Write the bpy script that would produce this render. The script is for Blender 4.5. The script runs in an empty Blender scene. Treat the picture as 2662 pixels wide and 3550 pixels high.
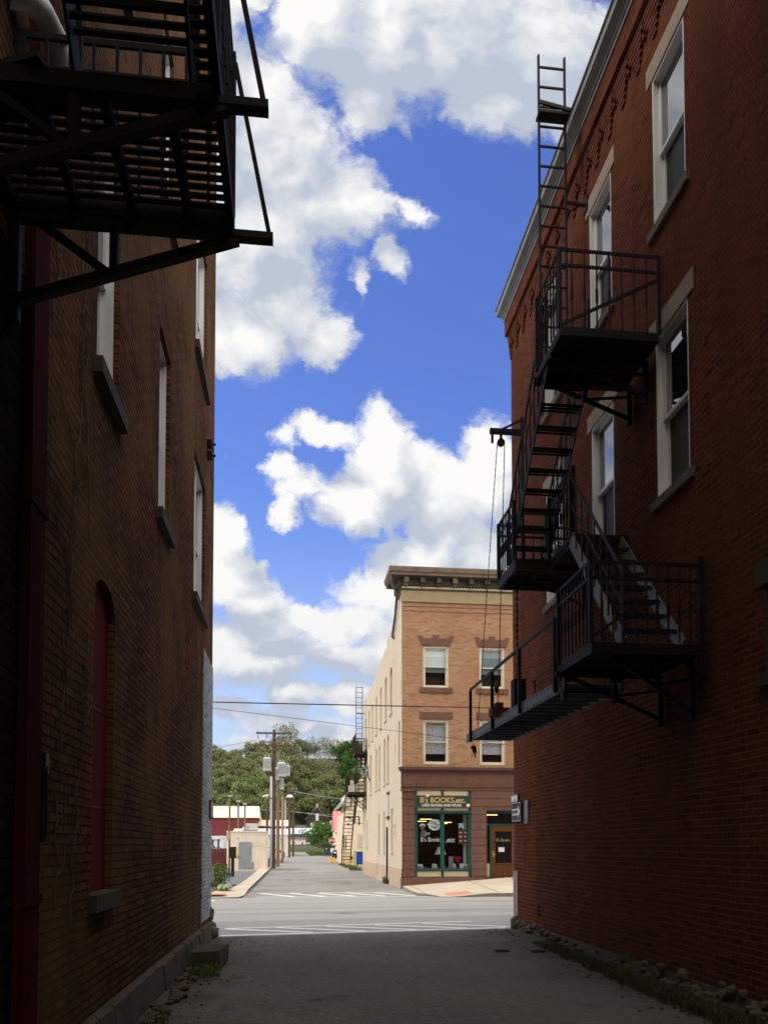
import bpy, bmesh, math, random
from mathutils import Vector, Matrix
SC = bpy.context.scene
COL = SC.collection
R = math.radians

# ------------------------------------------------------------------ camera
CAM_H = 1.64
cam_data = bpy.data.cameras.new('camera')
cam = bpy.data.objects.new('camera', cam_data); COL.objects.link(cam)
cam_data.sensor_fit = 'AUTO'; cam_data.sensor_width = 36.0
cam_data.lens = 36.0 * 2760.0 / 3550.0
cam_data.clip_start = 0.05; cam_data.clip_end = 3000
PITCH, YAW = R(2.3), R(6.4)
cam_data.shift_y = (2932 - 2760 * math.tan(PITCH) - 1775) / 3550.0
cam.location = (0, 0, CAM_H)
cam.rotation_euler = (R(90) + PITCH, 0, -YAW)
SC.camera = cam

# pixel of the 2662 x 3550 photograph -> direction in the place (used to measure sizes)
_fw = Vector((math.sin(YAW) * math.cos(PITCH), math.cos(YAW) * math.cos(PITCH), math.sin(PITCH)))
_rt = Vector((math.cos(YAW), -math.sin(YAW), 0)); _up = _rt.cross(_fw)
def ray(x, y):
    return _fw + _rt * ((x - 1331.0) / 2760.0) + _up * ((2932 - 2760 * math.tan(PITCH) - y) / 2760.0)
def onY(x, y, v):
    r = ray(x, y); t = v / r.y
    return (r.x * t, v, CAM_H + r.z * t)
def onX(x, y, v):
    r = ray(x, y); t = v / r.x
    return (v, r.y * t, CAM_H + r.z * t)
def onZ(x, y, v=0.0):
    r = ray(x, y); t = (v - CAM_H) / r.z
    return (r.x * t, r.y * t, v)

# ------------------------------------------------------------------ world, sun, exposure
SUN_EL, SUN_AZ = R(48), R(-97)          # azimuth from +Y towards +X : the sun stands to the left, a little behind
world = bpy.data.worlds.new('World'); SC.world = world; world.use_nodes = True
SC.view_settings.view_transform = 'Standard'; SC.view_settings.look = 'None'
SC.view_settings.gamma = 1.0; SC.view_settings.use_curve_mapping = False
SC.view_settings.exposure = 0.25
sun_data = bpy.data.lights.new('sun', 'SUN'); sun = bpy.data.objects.new('sun', sun_data); COL.objects.link(sun)
sun_data.energy = 1.35; sun_data.angle = R(10); sun_data.color = (1.0, 0.95, 0.87)
_sd = Vector((math.sin(SUN_AZ) * math.cos(SUN_EL), math.cos(SUN_AZ) * math.cos(SUN_EL), math.sin(SUN_EL)))
sun.rotation_euler = _sd.to_track_quat('Z', 'Y').to_euler()
sun.location = _sd * 60

def _sky():
    nt = world.node_tree; N = nt.nodes; L = nt.links; N.clear()
    # --- group: how much cloud lies in direction (u, v) = (x / y, z / y)
    def field(nm, soft):
     g = bpy.data.node_groups.new(nm, 'ShaderNodeTree')
     _field(g, soft); return g
    def _field(g, soft):
        g.interface.new_socket('P', in_out='INPUT', socket_type='NodeSocketVector')
        g.interface.new_socket('D', in_out='OUTPUT', socket_type='NodeSocketFloat')
        gi = g.nodes.new('NodeGroupInput'); go = g.nodes.new('NodeGroupOutput')
        def gn(t, **k):
            n = g.nodes.new(t)
            for a, b in k.items(): setattr(n, a, b)
            return n
        def vm(op, a, b):
            n = gn('ShaderNodeVectorMath', operation=op)
            for i, s in enumerate((a, b)):
                if s is None: continue
                if isinstance(s, tuple): n.inputs[i].default_value = s
                else: g.links.new(s, n.inputs[i])
            return n
        def ma(op, a, b=None, c=None):
            n = gn('ShaderNodeMath', operation=op)
            for i, s in enumerate((a, b, c)):
                if s is None: continue
                if isinstance(s, (int, float)): n.inputs[i].default_value = s
                else: g.links.new(s, n.inputs[i])
            return n.outputs[0]
        P = gi.outputs['P']
        def noise(scale, detail, rough, src, off=(0, 0, 0)):
            a = vm('ADD', src, off)
            n = gn('ShaderNodeTexNoise'); n.inputs['Scale'].default_value = scale
            n.inputs['Detail'].default_value = detail; n.inputs['Roughness'].default_value = rough
            g.links.new(a.outputs[0], n.inputs['Vector']); return n
        w1 = noise(9, 6 if not soft else 2, 0.66, P)
        w1c = vm('SUBTRACT', w1.outputs['Color'], (0.5, 0.5, 0.5))
        w1s = vm('MULTIPLY', w1c.outputs[0], (0.095, 0.095, 0.0))
        P1 = vm('ADD', P, w1s.outputs[0])
        BL = [(-200,500,420,420,1),(-900,500,600,520,1),(-500,300,800,700,1),(-500,1100,500,300,.9),(2200,300,500,500,.9),(540,230,95,150,1),(600,330,130,130,1),(680,430,140,105,1),(765,455,100,62,1),(555,520,140,160,1),(610,650,105,85,1),(690,735,80,55,1),
              (520,720,95,105,1),(450,300,110,380,1),(840,548,34,50,.72),(780,615,20,46,.6),(880,455,34,34,.6),
              (700,60,120,110,1),(830,90,160,130,1),(1000,90,190,150,1),(1190,110,190,160,1),(790,215,75,75,.9),(1080,225,105,75,1),(1240,240,100,75,1),(640,30,65,80,1),(520,-10,60,30,.9),
              (830,955,58,85,1),(860,1040,135,90,1),(780,1090,95,70,1),(960,1080,115,100,1),(1060,1020,70,115,1),(1010,1180,170,90,1),(900,1225,115,80,1),
              (700,930,75,34,.8),(625,950,38,28,.7),(600,1020,36,36,.7),(650,1055,55,44,.8),(622,1115,36,30,.8),(830,1265,90,55,.9),
              (485,1140,44,50,.9),(500,1250,70,62,1),(545,1300,66,48,1),(560,1385,140,50,1),(665,1350,110,42,.9),(770,1345,90,50,.8),(470,1400,80,75,1),(710,1410,190,44,.8),(850,1400,80,75,.9),
              (560,1440,150,40,.8),(900,1330,70,60,.9),(620,1560,110,34,.55),(700,1660,120,40,.7),(500,1660,60,30,.6),(640,1495,78,32,.95),(745,1500,70,36,.9),(490,1530,44,28,.8),(530,1615,60,30,.6),(745,1610,66,44,.9),(1000,1420,260,60,.9)]
        f = None
        for (x, y, rx, ry, s) in BL:
            q = ray(x * 1.6046, y * 1.6046); u, v = q.x / q.y, q.z / q.y
            a = vm('SUBTRACT', P1.outputs[0], (u, v, 0.0))
            b = vm('MULTIPLY', a.outputs[0], (1720.0 / rx / 1.25, 1720.0 / ry / 1.25, 0.0))
            ln = gn('ShaderNodeVectorMath', operation='LENGTH'); g.links.new(b.outputs[0], ln.inputs[0])
            d = ma('MULTIPLY_ADD', ln.outputs['Value'], -1.0 * s, 1.0 * s)
            f = d if f is None else ma('SMOOTH_MAX', f, d, 0.16)
        n2 = noise(15, 8 if not soft else 2, 0.62, P1.outputs[0], (3.1, 7.7, 1.3))
        f2 = ma('MULTIPLY_ADD', n2.outputs['Fac'], 1.30, f)
        f4 = ma('SUBTRACT', f2, 0.70)
        g.links.new(f4, go.inputs['D'])
    # --- world tree
    def wn(t, **k):
        n = N.new(t)
        for a, b in k.items(): setattr(n, a, b)
        return n
    def wm(op, a, b=None, c=None, clamp=False):
        n = wn('ShaderNodeMath', operation=op); n.use_clamp = clamp
        for i, s in enumerate((a, b, c)):
            if s is None: continue
            if isinstance(s, (int, float)): n.inputs[i].default_value = s
            else: L.new(s, n.inputs[i])
        return n.outputs[0]
    tc = wn('ShaderNodeTexCoord'); sp = wn('ShaderNodeSeparateXYZ'); L.new(tc.outputs['Generated'], sp.inputs[0])
    yy = wm('MAXIMUM', sp.outputs['Y'], 0.12)
    u = wm('DIVIDE', sp.outputs['X'], yy); v = wm('DIVIDE', sp.outputs['Z'], yy)
    cb = wn('ShaderNodeCombineXYZ'); L.new(u, cb.inputs[0]); L.new(v, cb.inputs[1])
    G1 = wn('ShaderNodeGroup'); G1.node_tree = field('cloud_field', False); L.new(cb.outputs[0], G1.inputs[0])
    of = wn('ShaderNodeVectorMath', operation='ADD'); of.inputs[1].default_value = (-0.03, 0.055, 0); L.new(cb.outputs[0], of.inputs[0])
    G2 = wn('ShaderNodeGroup'); G2.node_tree = field('cloud_field_soft', True); L.new(of.outputs[0], G2.inputs[0])
    # the rest of the sky: broken cloud on a flat layer
    zz = wm('ADD', wm('MAXIMUM', sp.outputs['Z'], 0.0), 0.22)
    cb2 = wn('ShaderNodeCombineXYZ'); L.new(wm('DIVIDE', sp.outputs['X'], zz), cb2.inputs[0]); L.new(wm('DIVIDE', sp.outputs['Y'], zz), cb2.inputs[1])
    nb = wn('ShaderNodeTexNoise'); nb.inputs['Scale'].default_value = 1.5; nb.inputs['Detail'].default_value = 8; nb.inputs['Roughness'].default_value = 0.6
    L.new(cb2.outputs[0], nb.inputs['Vector'])
    back = wm('MULTIPLY_ADD', nb.outputs['Fac'], 3.2, -0.85)
    mr = wn('ShaderNodeMapRange', interpolation_type='SMOOTHSTEP'); mr.inputs['From Min'].default_value = 0.3; mr.inputs['From Max'].default_value = 0.5
    L.new(sp.outputs['Y'], mr.inputs['Value'])
    mixf = wn('ShaderNodeMix', data_type='FLOAT'); L.new(mr.outputs[0], mixf.inputs[0]); L.new(back, mixf.inputs[2]); L.new(G1.outputs[0], mixf.inputs[3])
    dens = wn('ShaderNodeMapRange', interpolation_type='SMOOTHSTEP'); dens.inputs['From Min'].default_value = -0.12; dens.inputs['From Max'].default_value = 0.30
    L.new(mixf.outputs[0], dens.inputs['Value'])
    # thin parts and tops are white, thick undersides grey
    dif = wm('SUBTRACT', G1.outputs[0], G2.outputs[0])
    bn = wn('ShaderNodeTexNoise'); bn.inputs['Scale'].default_value = 17; bn.inputs['Detail'].default_value = 3; bn.inputs['Roughness'].default_value = 0.6; L.new(cb.outputs[0], bn.inputs['Vector'])
    lit = wm('MULTIPLY_ADD', dif, 1.30, wm('MULTIPLY_ADD', bn.outputs['Fac'], 0.78, 0.04))
    lit = wm('SUBTRACT', lit, wm('MULTIPLY', wm('MAXIMUM', wm('SUBTRACT', G1.outputs[0], 0.35), 0.0), 0.25))
    # the big cloud overhead is seen from below, so it is greyer
    gy = wn('ShaderNodeMapRange', interpolation_type='SMOOTHSTEP'); gy.inputs['From Min'].default_value = 0.92; gy.inputs['From Max'].default_value = 1.20
    L.new(wm('ADD', v, wm('MULTIPLY', u, 0.55)), gy.inputs['Value'])
    lit = wm('SUBTRACT', lit, wm('MULTIPLY', gy.outputs[0], 0.42), clamp=True)
    lo = wn('ShaderNodeMapRange', interpolation_type='SMOOTHSTEP'); lo.inputs['From Min'].default_value = 0.40; lo.inputs['From Max'].default_value = 0.10; lo.inputs['To Max'].default_value = 0.30; L.new(v, lo.inputs['Value'])
    lit = wm('SUBTRACT', lit, lo.outputs[0], clamp=True)
    ramp = wn('ShaderNodeMix', data_type='RGBA'); L.new(lit, ramp.inputs[0])
    ramp.inputs[6].default_value = (4.3, 4.8, 5.7, 1); ramp.inputs[7].default_value = (8.2, 8.15, 8.05, 1)
    sky = wn('ShaderNodeTexSky', sky_type='NISHITA'); sky.sun_disc = False
    sky.sun_elevation = SUN_EL; sky.sun_rotation = SUN_AZ; sky.altitude = 300; sky.air_density = 1.0; sky.dust_density = 0.6; sky.ozone_density = 2.0
    hs = wn('ShaderNodeHueSaturation'); hs.inputs['Hue'].default_value = 0.522; hs.inputs['Saturation'].default_value = 1.24; hs.inputs['Value'].default_value = 1.9
    L.new(sky.outputs[0], hs.inputs['Color'])
    # haze of far cloud near the horizon
    hz = wn('ShaderNodeMapRange', interpolation_type='SMOOTHSTEP'); hz.inputs['From Min'].default_value = 0.42; hz.inputs['From Max'].default_value = 0.05
    hz.inputs['To Max'].default_value = 0.8; L.new(sp.outputs['Z'], hz.inputs['Value'])
    hm = wn('ShaderNodeMix', data_type='RGBA'); L.new(hz.outputs[0], hm.inputs[0]); L.new(hs.outputs[0], hm.inputs[6]); hm.inputs[7].default_value = (4.7, 5.7, 7.2, 1)
    cm = wn('ShaderNodeMix', data_type='RGBA'); L.new(dens.outputs[0], cm.inputs[0]); L.new(hm.outputs[2], cm.inputs[6])
    # unseen cloud overhead and behind is brightened to add light to the alley
    bc = wn('ShaderNodeMix', data_type='RGBA'); L.new(mr.outputs[0], bc.inputs[0]); bc.inputs[6].default_value = (19.5, 18.2, 16.6, 1); L.new(ramp.outputs[2], bc.inputs[7]); L.new(bc.outputs[2], cm.inputs[7])
    bg = wn('ShaderNodeBackground'); bg.inputs['Strength'].default_value = 0.1; L.new(cm.outputs[2], bg.inputs['Color'])
    out = wn('ShaderNodeOutputWorld'); L.new(bg.outputs[0], out.inputs['Surface'])
_sky()
world.cycles.sampling_method = 'MANUAL'; world.cycles.sample_map_resolution = 256

# ------------------------------------------------------------------ materials (all procedural)
def hexc(r, g, b):      # sRGB 0-255 -> linear
    def f(c):
        c /= 255.0
        return c / 12.92 if c <= 0.04045 else ((c + 0.055) / 1.055) ** 2.4
    return (f(r), f(g), f(b), 1.0)
class Mat:
    def __init__(s, name):
        s.m = bpy.data.materials.new(name); s.m.use_nodes = True
        s.nt = s.m.node_tree; s.nt.nodes.clear()
        s.out = s.n('ShaderNodeOutputMaterial'); s.b = s.n('ShaderNodeBsdfPrincipled')
        s.l(s.b.outputs[0], s.out.inputs['Surface'])
        s._pos = None
    def n(s, t, **k):
        q = s.nt.nodes.new(t)
        for a, b in k.items(): setattr(q, a, b)
        return q
    def l(s, a, b): s.nt.links.new(a, b)
    def pos(s):
        if s._pos is None: s._pos = s.n('ShaderNodeNewGeometry').outputs['Position']
        return s._pos
    def obj(s):
        return s.n('ShaderNodeTexCoord').outputs['Object']
    def map(s, src, scale=(1, 1, 1), loc=(0, 0, 0)):
        q = s.n('ShaderNodeMapping'); q.inputs['Scale'].default_value = scale; q.inputs['Location'].default_value = loc
        s.l(src, q.inputs['Vector']); return q.outputs[0]
    def noise(s, scale, detail=4, rough=0.55, src=None, sc=(1, 1, 1)):
        q = s.n('ShaderNodeTexNoise'); q.inputs['Scale'].default_value = scale
        q.inputs['Detail'].default_value = detail; q.inputs['Roughness'].default_value = rough
        s.l(s.map(src or s.pos(), sc), q.inputs['Vector']); return q.outputs['Fac']
    def ramp(s, fac, stops):
        q = s.n('ShaderNodeValToRGB'); e = q.color_ramp.elements
        while len(e) < len(stops): e.new(0.5)
        for i, (p, c) in enumerate(stops):
            e[i].position = p; e[i].color = c if len(c) == 4 else (*c, 1)
        s.l(fac, q.inputs[0]); return q.outputs[0]
    def mix(s, fac, a, b, mode='MIX'):
        q = s.n('ShaderNodeMix', data_type='RGBA', blend_type=mode)
        for i, v in ((0, fac), (6, a), (7, b)):
            if isinstance(v, (int, float)): q.inputs[i].default_value = v
            elif isinstance(v, tuple): q.inputs[i].default_value = v if len(v) == 4 else (*v, 1)
            else: s.l(v, q.inputs[i])
        return q.outputs[2]
    def step(s, v, a, b, lo=0.0, hi=1.0):
        q = s.n('ShaderNodeMapRange', interpolation_type='SMOOTHSTEP')
        q.inputs['From Min'].default_value = a; q.inputs['From Max'].default_value = b
        q.inputs['To Min'].default_value = lo; q.inputs['To Max'].default_value = hi
        s.l(v, q.inputs['Value']); return q.outputs[0]
    def math(s, op, a, b=None):
        q = s.n('ShaderNodeMath', operation=op)
        for i, v in enumerate((a, b)):
            if v is None: continue
            if isinstance(v, (int, float)): q.inputs[i].default_value = v
            else: s.l(v, q.inputs[i])
        return q.outputs[0]
    def xyz(s, src=None):
        q = s.n('ShaderNodeSeparateXYZ'); s.l(src or s.pos(), q.inputs[0]); return q.outputs
    def set(s, color=None, rough=None, metal=None, spec=None, bump=None, bstr=0.4, bdist=0.01):
        if color is not None:
            if isinstance(color, tuple): s.b.inputs['Base Color'].default_value = color if len(color) == 4 else (*color, 1)
            else: s.l(color, s.b.inputs['Base Color'])
        if rough is not None:
            if isinstance(rough, (int, float)): s.b.inputs['Roughness'].default_value = rough
            else: s.l(rough, s.b.inputs['Roughness'])
        if metal is not None: s.b.inputs['Metallic'].default_value = metal
        if spec is not None: s.b.inputs['Specular IOR Level'].default_value = spec
        if bump is not None:
            q = s.n('ShaderNodeBump'); q.inputs['Strength'].default_value = bstr; q.inputs['Distance'].default_value = bdist
            s.l(bump, q.inputs['Height']); s.l(q.outputs[0], s.b.inputs['Normal'])
        return s.m

def mat_brick(name, axes, c1, c2, mortar, stain=None, stain_amt=0.5, bw=0.215, rh=0.0685, ms=0.006, bump=0.5, vary=0.5, grime=None, squash=1.0, odd_amt=1.0):
    M = Mat(name); x = M.xyz()
    cb = M.n('ShaderNodeCombineXYZ'); M.l(x[axes[0]], cb.inputs[0]); M.l(x[axes[1]], cb.inputs[1])
    wob = M.noise(1.1, 3); w2 = M.noise(11, 2)
    wz = M.n('ShaderNodeVectorMath', operation='ADD')
    off = M.n('ShaderNodeCombineXYZ'); M.l(M.math('MULTIPLY', M.math('SUBTRACT', w2, 0.5), 0.018), off.inputs[0])
    M.l(M.math('ADD', M.math('MULTIPLY', M.math('SUBTRACT', wob, 0.5), 0.05), M.math('MULTIPLY', M.math('SUBTRACT', w2, 0.5), 0.010)), off.inputs[1])
    M.l(cb.outputs[0], wz.inputs[0]); M.l(off.outputs[0], wz.inputs[1])
    bt = M.n('ShaderNodeTexBrick'); bt.offset = 0.5; bt.squash = squash
    for k, v in (('Color1', c1), ('Color2', c2), ('Mortar', mortar)): bt.inputs[k].default_value = v if len(v) == 4 else (*v, 1)
    bt.inputs['Scale'].default_value = 1.0; bt.inputs['Mortar Size'].default_value = ms; bt.inputs['Mortar Smooth'].default_value = 0.3
    bt.inputs['Bias'].default_value = 0.0; bt.inputs['Brick Width'].default_value = bw; bt.inputs['Row Height'].default_value = rh
    M.l(wz.outputs[0], bt.inputs['Vector'])
    big = M.noise(0.55, 5, 0.6); fine = M.noise(28, 4, 0.6); streak = M.noise(1.0, 4, 0.6, sc=(2.2, 2.2, 0.35))
    odd = M.n('ShaderNodeTexBrick'); odd.offset = 0.5; odd.squash = squash       # same coursing: odd bricks, burnt or pale
    for k, v in (('Color1', (0, 0, 0, 1)), ('Color2', (1, 1, 1, 1)), ('Mortar', (0.5, 0.5, 0.5, 1))): odd.inputs[k].default_value = v
    for k, v in (('Scale', 1.0), ('Mortar Size', ms), ('Mortar Smooth', 0.3), ('Bias', 0.0), ('Brick Width', bw), ('Row Height', rh)): odd.inputs[k].default_value = v
    M.l(wz.outputs[0], odd.inputs['Vector']); ov = M.xyz(odd.outputs['Color'])[0]
    col = M.mix(M.step(ov, 0.80, 0.95, 0, 0.55 * odd_amt), bt.outputs['Color'], tuple(min(1, q * 1.4 + .01) for q in c1[:3]))
    col = M.mix(M.step(ov, 0.20, 0.06, 0, 0.65 * odd_amt), col, tuple(q * 0.35 for q in c2[:3]))
    col = M.mix(M.step(fine, 0.3, 0.72, 0.0, vary), col, (0.3, 0.28, 0.27, 1), 'MULTIPLY')
    patch = M.noise(0.9, 5, 0.7, sc=(1, 1, 0.6)); col = M.mix(M.step(patch, 0.58, 0.66, 0, 0.28 * odd_amt), col, tuple(q * 1.35 for q in c1[:3]))
    if stain:
        col = M.mix(M.math('MULTIPLY', M.step(big, 0.42, 0.66), stain_amt), col, stain)
    if grime:
        col = M.mix(M.math('MULTIPLY', M.step(streak, 0.45, 0.7), 0.5), col, grime)
    # some joints stand out pale, most are dirty
    h = M.math('ADD', M.math('MULTIPLY', bt.outputs['Fac'], -1.0), M.math('MULTIPLY', fine, 0.5))
    return M.set(col, 1.0, spec=0.04, bump=h, bstr=bump, bdist=0.012)

def mat_plain(name, c, rough=0.7, var=0.25, nscale=3.0, bump=0.0, metal=0.0, spec=0.35, dark=None, bscale=40, streak=None):
    M = Mat(name); a = M.noise(nscale, 6, 0.62); b = M.noise(bscale, 3, 0.6)
    d = dark or (c[0] * 0.45, c[1] * 0.42, c[2] * 0.4)
    col = M.mix(M.step(a, 0.42, 0.75, 0.0, var), c, d)
    col = M.mix(M.step(b, 0.45, 0.8, 0.0, var * 0.5), col, d)
    if streak:      # rain streaks and a few blotches
        s1 = M.noise(1.0, 5, 0.65, sc=(2.6, 2.6, 0.16)); s2 = M.noise(0.7, 4, 0.6); col = M.mix(M.step(s1, 0.50, 0.68, 0, 0.55), col, streak); col = M.mix(M.step(s2, 0.56, 0.68, 0, 0.4), col, streak)
    return M.set(col, rough, metal, spec, bump=b if bump else None, bstr=bump, bdist=0.008)

def mat_glass(name, tint=(0.015, 0.017, 0.018), rough=0.02, spec=1.0, ior=1.6):
    M = Mat(name); n = M.noise(2.2, 2)
    M.b.inputs['IOR'].default_value = ior
    return M.set(tint, rough, 0.0, spec, bump=n, bstr=0.02, bdist=0.02)

def mat_wood(name, c, d, axis=2, rough=0.75):
    M = Mat(name); sc = [14, 14, 14]; sc[axis] = 1.0
    a = M.noise(1.0, 6, 0.65, sc=tuple(sc))
    return M.set(M.mix(M.step(a, 0.35, 0.7), c, d), rough, spec=0.3, bump=a, bstr=0.3, bdist=0.006)

def mat_leaf(name, c1, c2, trans=0.25):
    M = Mat(name)
    oi = M.n('ShaderNodeObjectInfo'); ge = M.n('ShaderNodeNewGeometry')
    f = M.math('ADD', M.math('MULTIPLY', ge.outputs['Random Per Island'], 0.75), M.math('MULTIPLY', oi.outputs['Random'], 0.25))
    col = M.ramp(f, [(0.0, c1), (1.0, c2)])
    M.set(col, 0.7, spec=0.25)
    tr = M.n('ShaderNodeBsdfTranslucent'); M.l(col, tr.inputs['Color'])
    ms = M.n('ShaderNodeMixShader'); ms.inputs[0].default_value = trans
    M.l(M.b.outputs[0], ms.inputs[1]); M.l(tr.outputs[0], ms.inputs[2]); M.l(ms.outputs[0], M.out.inputs['Surface'])
    return M.m

def mat_emit(name, c, s):
    M = Mat(name); M.set((0.8, 0.8, 0.7, 1), 0.5); M.b.inputs['Emission Color'].default_value = (*c, 1); M.b.inputs['Emission Strength'].default_value = s
    return M.m

m = {}
m['brick_left'] = mat_brick('old_brown_brick', (1, 2), (0.200, 0.087, 0.042), (0.102, 0.048, 0.025), (0.036, 0.023, 0.014), stain=(0.175, 0.104, 0.044), stain_amt=0.6, ms=0.0095, bump=1.0, vary=0.6, grime=(0.058, 0.036, 0.017))
m['brick_left_front'] = mat_brick('old_brown_brick_front', (0, 2), (0.20, 0.095, 0.066), (0.14, 0.07, 0.05), (0.10, 0.08, 0.066))
m['brick_right'] = mat_brick('dark_red_brick', (1, 2), (0.185, 0.047, 0.024), (0.108, 0.030, 0.016), (0.22, 0.125, 0.078), stain=(0.125, 0.046, 0.022), stain_amt=0.5, ms=0.0075, bump=0.9, vary=0.55, grime=(0.075, 0.031, 0.012))
m['brick_right_front'] = mat_brick('dark_red_brick_front', (0, 2), (0.20, 0.06, 0.04), (0.15, 0.05, 0.03), (0.2, 0.16, 0.13))
m['brick_shop'] = mat_brick('orange_buff_brick', (0, 2), (0.385, 0.205, 0.112), (0.50, 0.300, 0.180), (0.38, 0.26, 0.18), stain=(0.34, 0.168, 0.09), stain_amt=0.4, ms=0.007, bw=0.235, rh=0.072, bump=0.3, vary=0.3, odd_amt=0.3)
m['near_shade'] = mat_brick('near_shade_brick', (1, 2), (0.022, 0.016, 0.014), (0.016, 0.012, 0.010), (0.008, 0.007, 0.007), ms=0.007, bump=0.8)  # deep shade at the wall's near end, put into the brick colour
m['plaster_grey'] = mat_brick('flaking_whitewash_on_brick', (1, 2), (0.40, 0.43, 0.45), (0.34, 0.37, 0.40), (0.20, 0.21, 0.22), stain=(0.26, 0.28, 0.30), stain_amt=0.8, ms=0.005, bump=0.7, vary=0.4)
m['rubble'] = mat_plain('rubble_stone', (0.125, 0.096, 0.062), 0.95, 0.7, 7, 0.8, dark=(0.035, 0.036, 0.024))
m['mossy'] = mat_plain('mossy_stone', (0.055, 0.052, 0.028), 0.95, 0.7, 6, 0.8, dark=(0.03, 0.035, 0.018))
m['plinth'] = mat_plain('damp_concrete', (0.085, 0.058, 0.038), 0.95, 0.75, 3, 0.6, dark=(0.026, 0.022, 0.014))
m['lintel'] = mat_plain('sandstone', (0.34, 0.28, 0.215), 0.9, 0.35, 5, 0.3)
m['sill_dark'] = mat_plain('weathered_sill_stone', (0.065, 0.053, 0.040), 0.9, 0.5, 5, 0.4)
m['sill_mid'] = mat_plain('brown_sill_stone', (0.17, 0.125, 0.09), 0.9, 0.5, 5, 0.4)
m['white'] = mat_plain('white_window_paint', (0.78, 0.79, 0.80), 0.5, 0.12, 4)
m['white_old'] = mat_plain('peeling_cream_paint', (0.70, 0.66, 0.54), 0.6, 0.35, 6)
m['red_board'] = mat_plain('dark_red_paint', (0.135, 0.017, 0.011), 0.85, 0.6, 2.5, 0.3, spec=.1)
m['red_pipe'] = mat_plain('dull_red_metal', (0.060, 0.012, 0.009), 0.95, 0.5, 3, spec=.03)
m['black_iron'] = mat_plain('black_iron', (0.008, 0.008, 0.010), 0.65, 0.4, 8, spec=.15, dark=(0.022, 0.010, 0.006))
m['iron'] = mat_plain('rusty_dark_iron', (0.010, 0.010, 0.012), 0.65, 0.7, 6, 0.2, spec=.18, dark=(0.034, 0.012, 0.008))
m['iron_pale'] = mat_plain('weathered_grey_iron', (0.16, 0.16, 0.155), 0.55, 0.6, 7, 0.2, dark=(0.10, 0.075, 0.06))
m['rust'] = mat_plain('rust', (0.09, 0.028, 0.014), 0.85, 0.6, 14, 0.3)
m['glass'] = mat_glass('window_glass', ior=2.4)
m['glass_dark'] = mat_plain('insect_screen', (0.028, 0.03, 0.031), 0.6, 0.3, 10)
m['glass_shop'] = mat_glass('shop_glass', (0.012, 0.013, 0.014), ior=1.45)
m['gutter'] = mat_plain('weathered_grey_metal', (0.25, 0.255, 0.26), 0.55, 0.55, 3.5, dark=(0.13, 0.14, 0.15), streak=(0.15, 0.15, 0.15))
m['roof'] = mat_plain('roof_felt', (0.06, 0.06, 0.06), 0.9, 0.3)
m['stucco'] = mat_plain('cream_stucco', (0.55, 0.475, 0.37), 0.9, 0.16, 0.8, 0.15, dark=(0.45, 0.36, 0.25), streak=(0.40, 0.325, 0.235))
m['stucco_base'] = mat_plain('stained_stucco', (0.46, 0.37, 0.275), 0.9, 0.65, 0.9, 0.3, dark=(0.36, 0.20, 0.10), streak=(0.33, 0.21, 0.13))
m['stucco_grey'] = mat_plain('grey_niche_stucco', (0.50, 0.46, 0.42), 0.9, 0.5, 3, 0.2, dark=(0.30, 0.24, 0.19))
m['brownstone'] = mat_plain('brownstone', (0.175, 0.088, 0.068), 0.9, 0.5, 5, 0.35, dark=(0.09, 0.045, 0.036), streak=(0.115, 0.06, 0.05))
m['brownstone_dark'] = mat_plain('dark_brownstone', (0.105, 0.062, 0.05), 0.9, 0.35, 4, 0.3)
m['ochre'] = mat_plain('ochre_paint', (0.37, 0.295, 0.17), 0.7, 0.6, 3.5, dark=(0.26, 0.20, 0.11))
m['cornice'] = mat_plain('rusty_cornice_paint', (0.20, 0.15, 0.112), 0.8, 0.7, 4, 0.3, dark=(0.07, 0.055, 0.045))
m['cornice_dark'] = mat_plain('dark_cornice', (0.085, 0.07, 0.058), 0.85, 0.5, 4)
m['green'] = mat_plain('dark_green_paint', (0.022, 0.085, 0.072), 0.4, 0.3, 5)
m['sign_green'] = mat_plain('sign_green', (0.012, 0.060, 0.046), 0.45, 0.15, 3)
m['cream'] = mat_plain('cream_panel', (0.66, 0.60, 0.40), 0.6, 0.15, 4)
m['gold'] = mat_plain('gold_letters', (0.66, 0.42, 0.18), 0.5, 0.15)
m['red_line'] = mat_plain('red_brown_line', (0.28, 0.07, 0.03), 0.5, 0.1)
m['white_letter'] = mat_plain('white_letters', (0.78, 0.78, 0.75), 0.6, 0.1)
m['chalk'] = mat_plain('chalk_letters', (0.52, 0.54, 0.52), 0.8, 0.2, 20)
m['chalk_green'] = mat_plain('yellow_green_letters', (0.34, 0.36, 0.16), 0.8, 0.2, 20)
m['black'] = mat_plain('black_paint', (0.012, 0.012, 0.013), 0.5, 0.1)
m['door_wood'] = mat_wood('orange_oak', (0.17, 0.065, 0.022), (0.10, 0.036, 0.013))
m['cardboard'] = mat_plain('brown_board', (0.11, 0.035, 0.022), 0.8, 0.2)
m['paper'] = mat_plain('white_paper', (0.84, 0.85, 0.85), 0.8, 0.1)
m['paper_blue'] = mat_plain('pale_blue_card', (0.70, 0.84, 0.88), 0.8, 0.08)
m['interior'] = mat_plain('dim_interior', (0.05, 0.042, 0.036), 0.9, 0.3)
m['pole'] = mat_wood('brown_pole_wood', (0.105, 0.066, 0.044), (0.055, 0.033, 0.022))
m['pole_grey'] = mat_wood('grey_pole_wood', (0.20, 0.165, 0.125), (0.11, 0.085, 0.06))
m['pole_light'] = mat_wood('tan_pole_wood', (0.40, 0.25, 0.13), (0.24, 0.12, 0.06))
m['transformer'] = mat_plain('pale_blue_grey_enamel', (0.50, 0.57, 0.60), 0.45, 0.15, 3)
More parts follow.
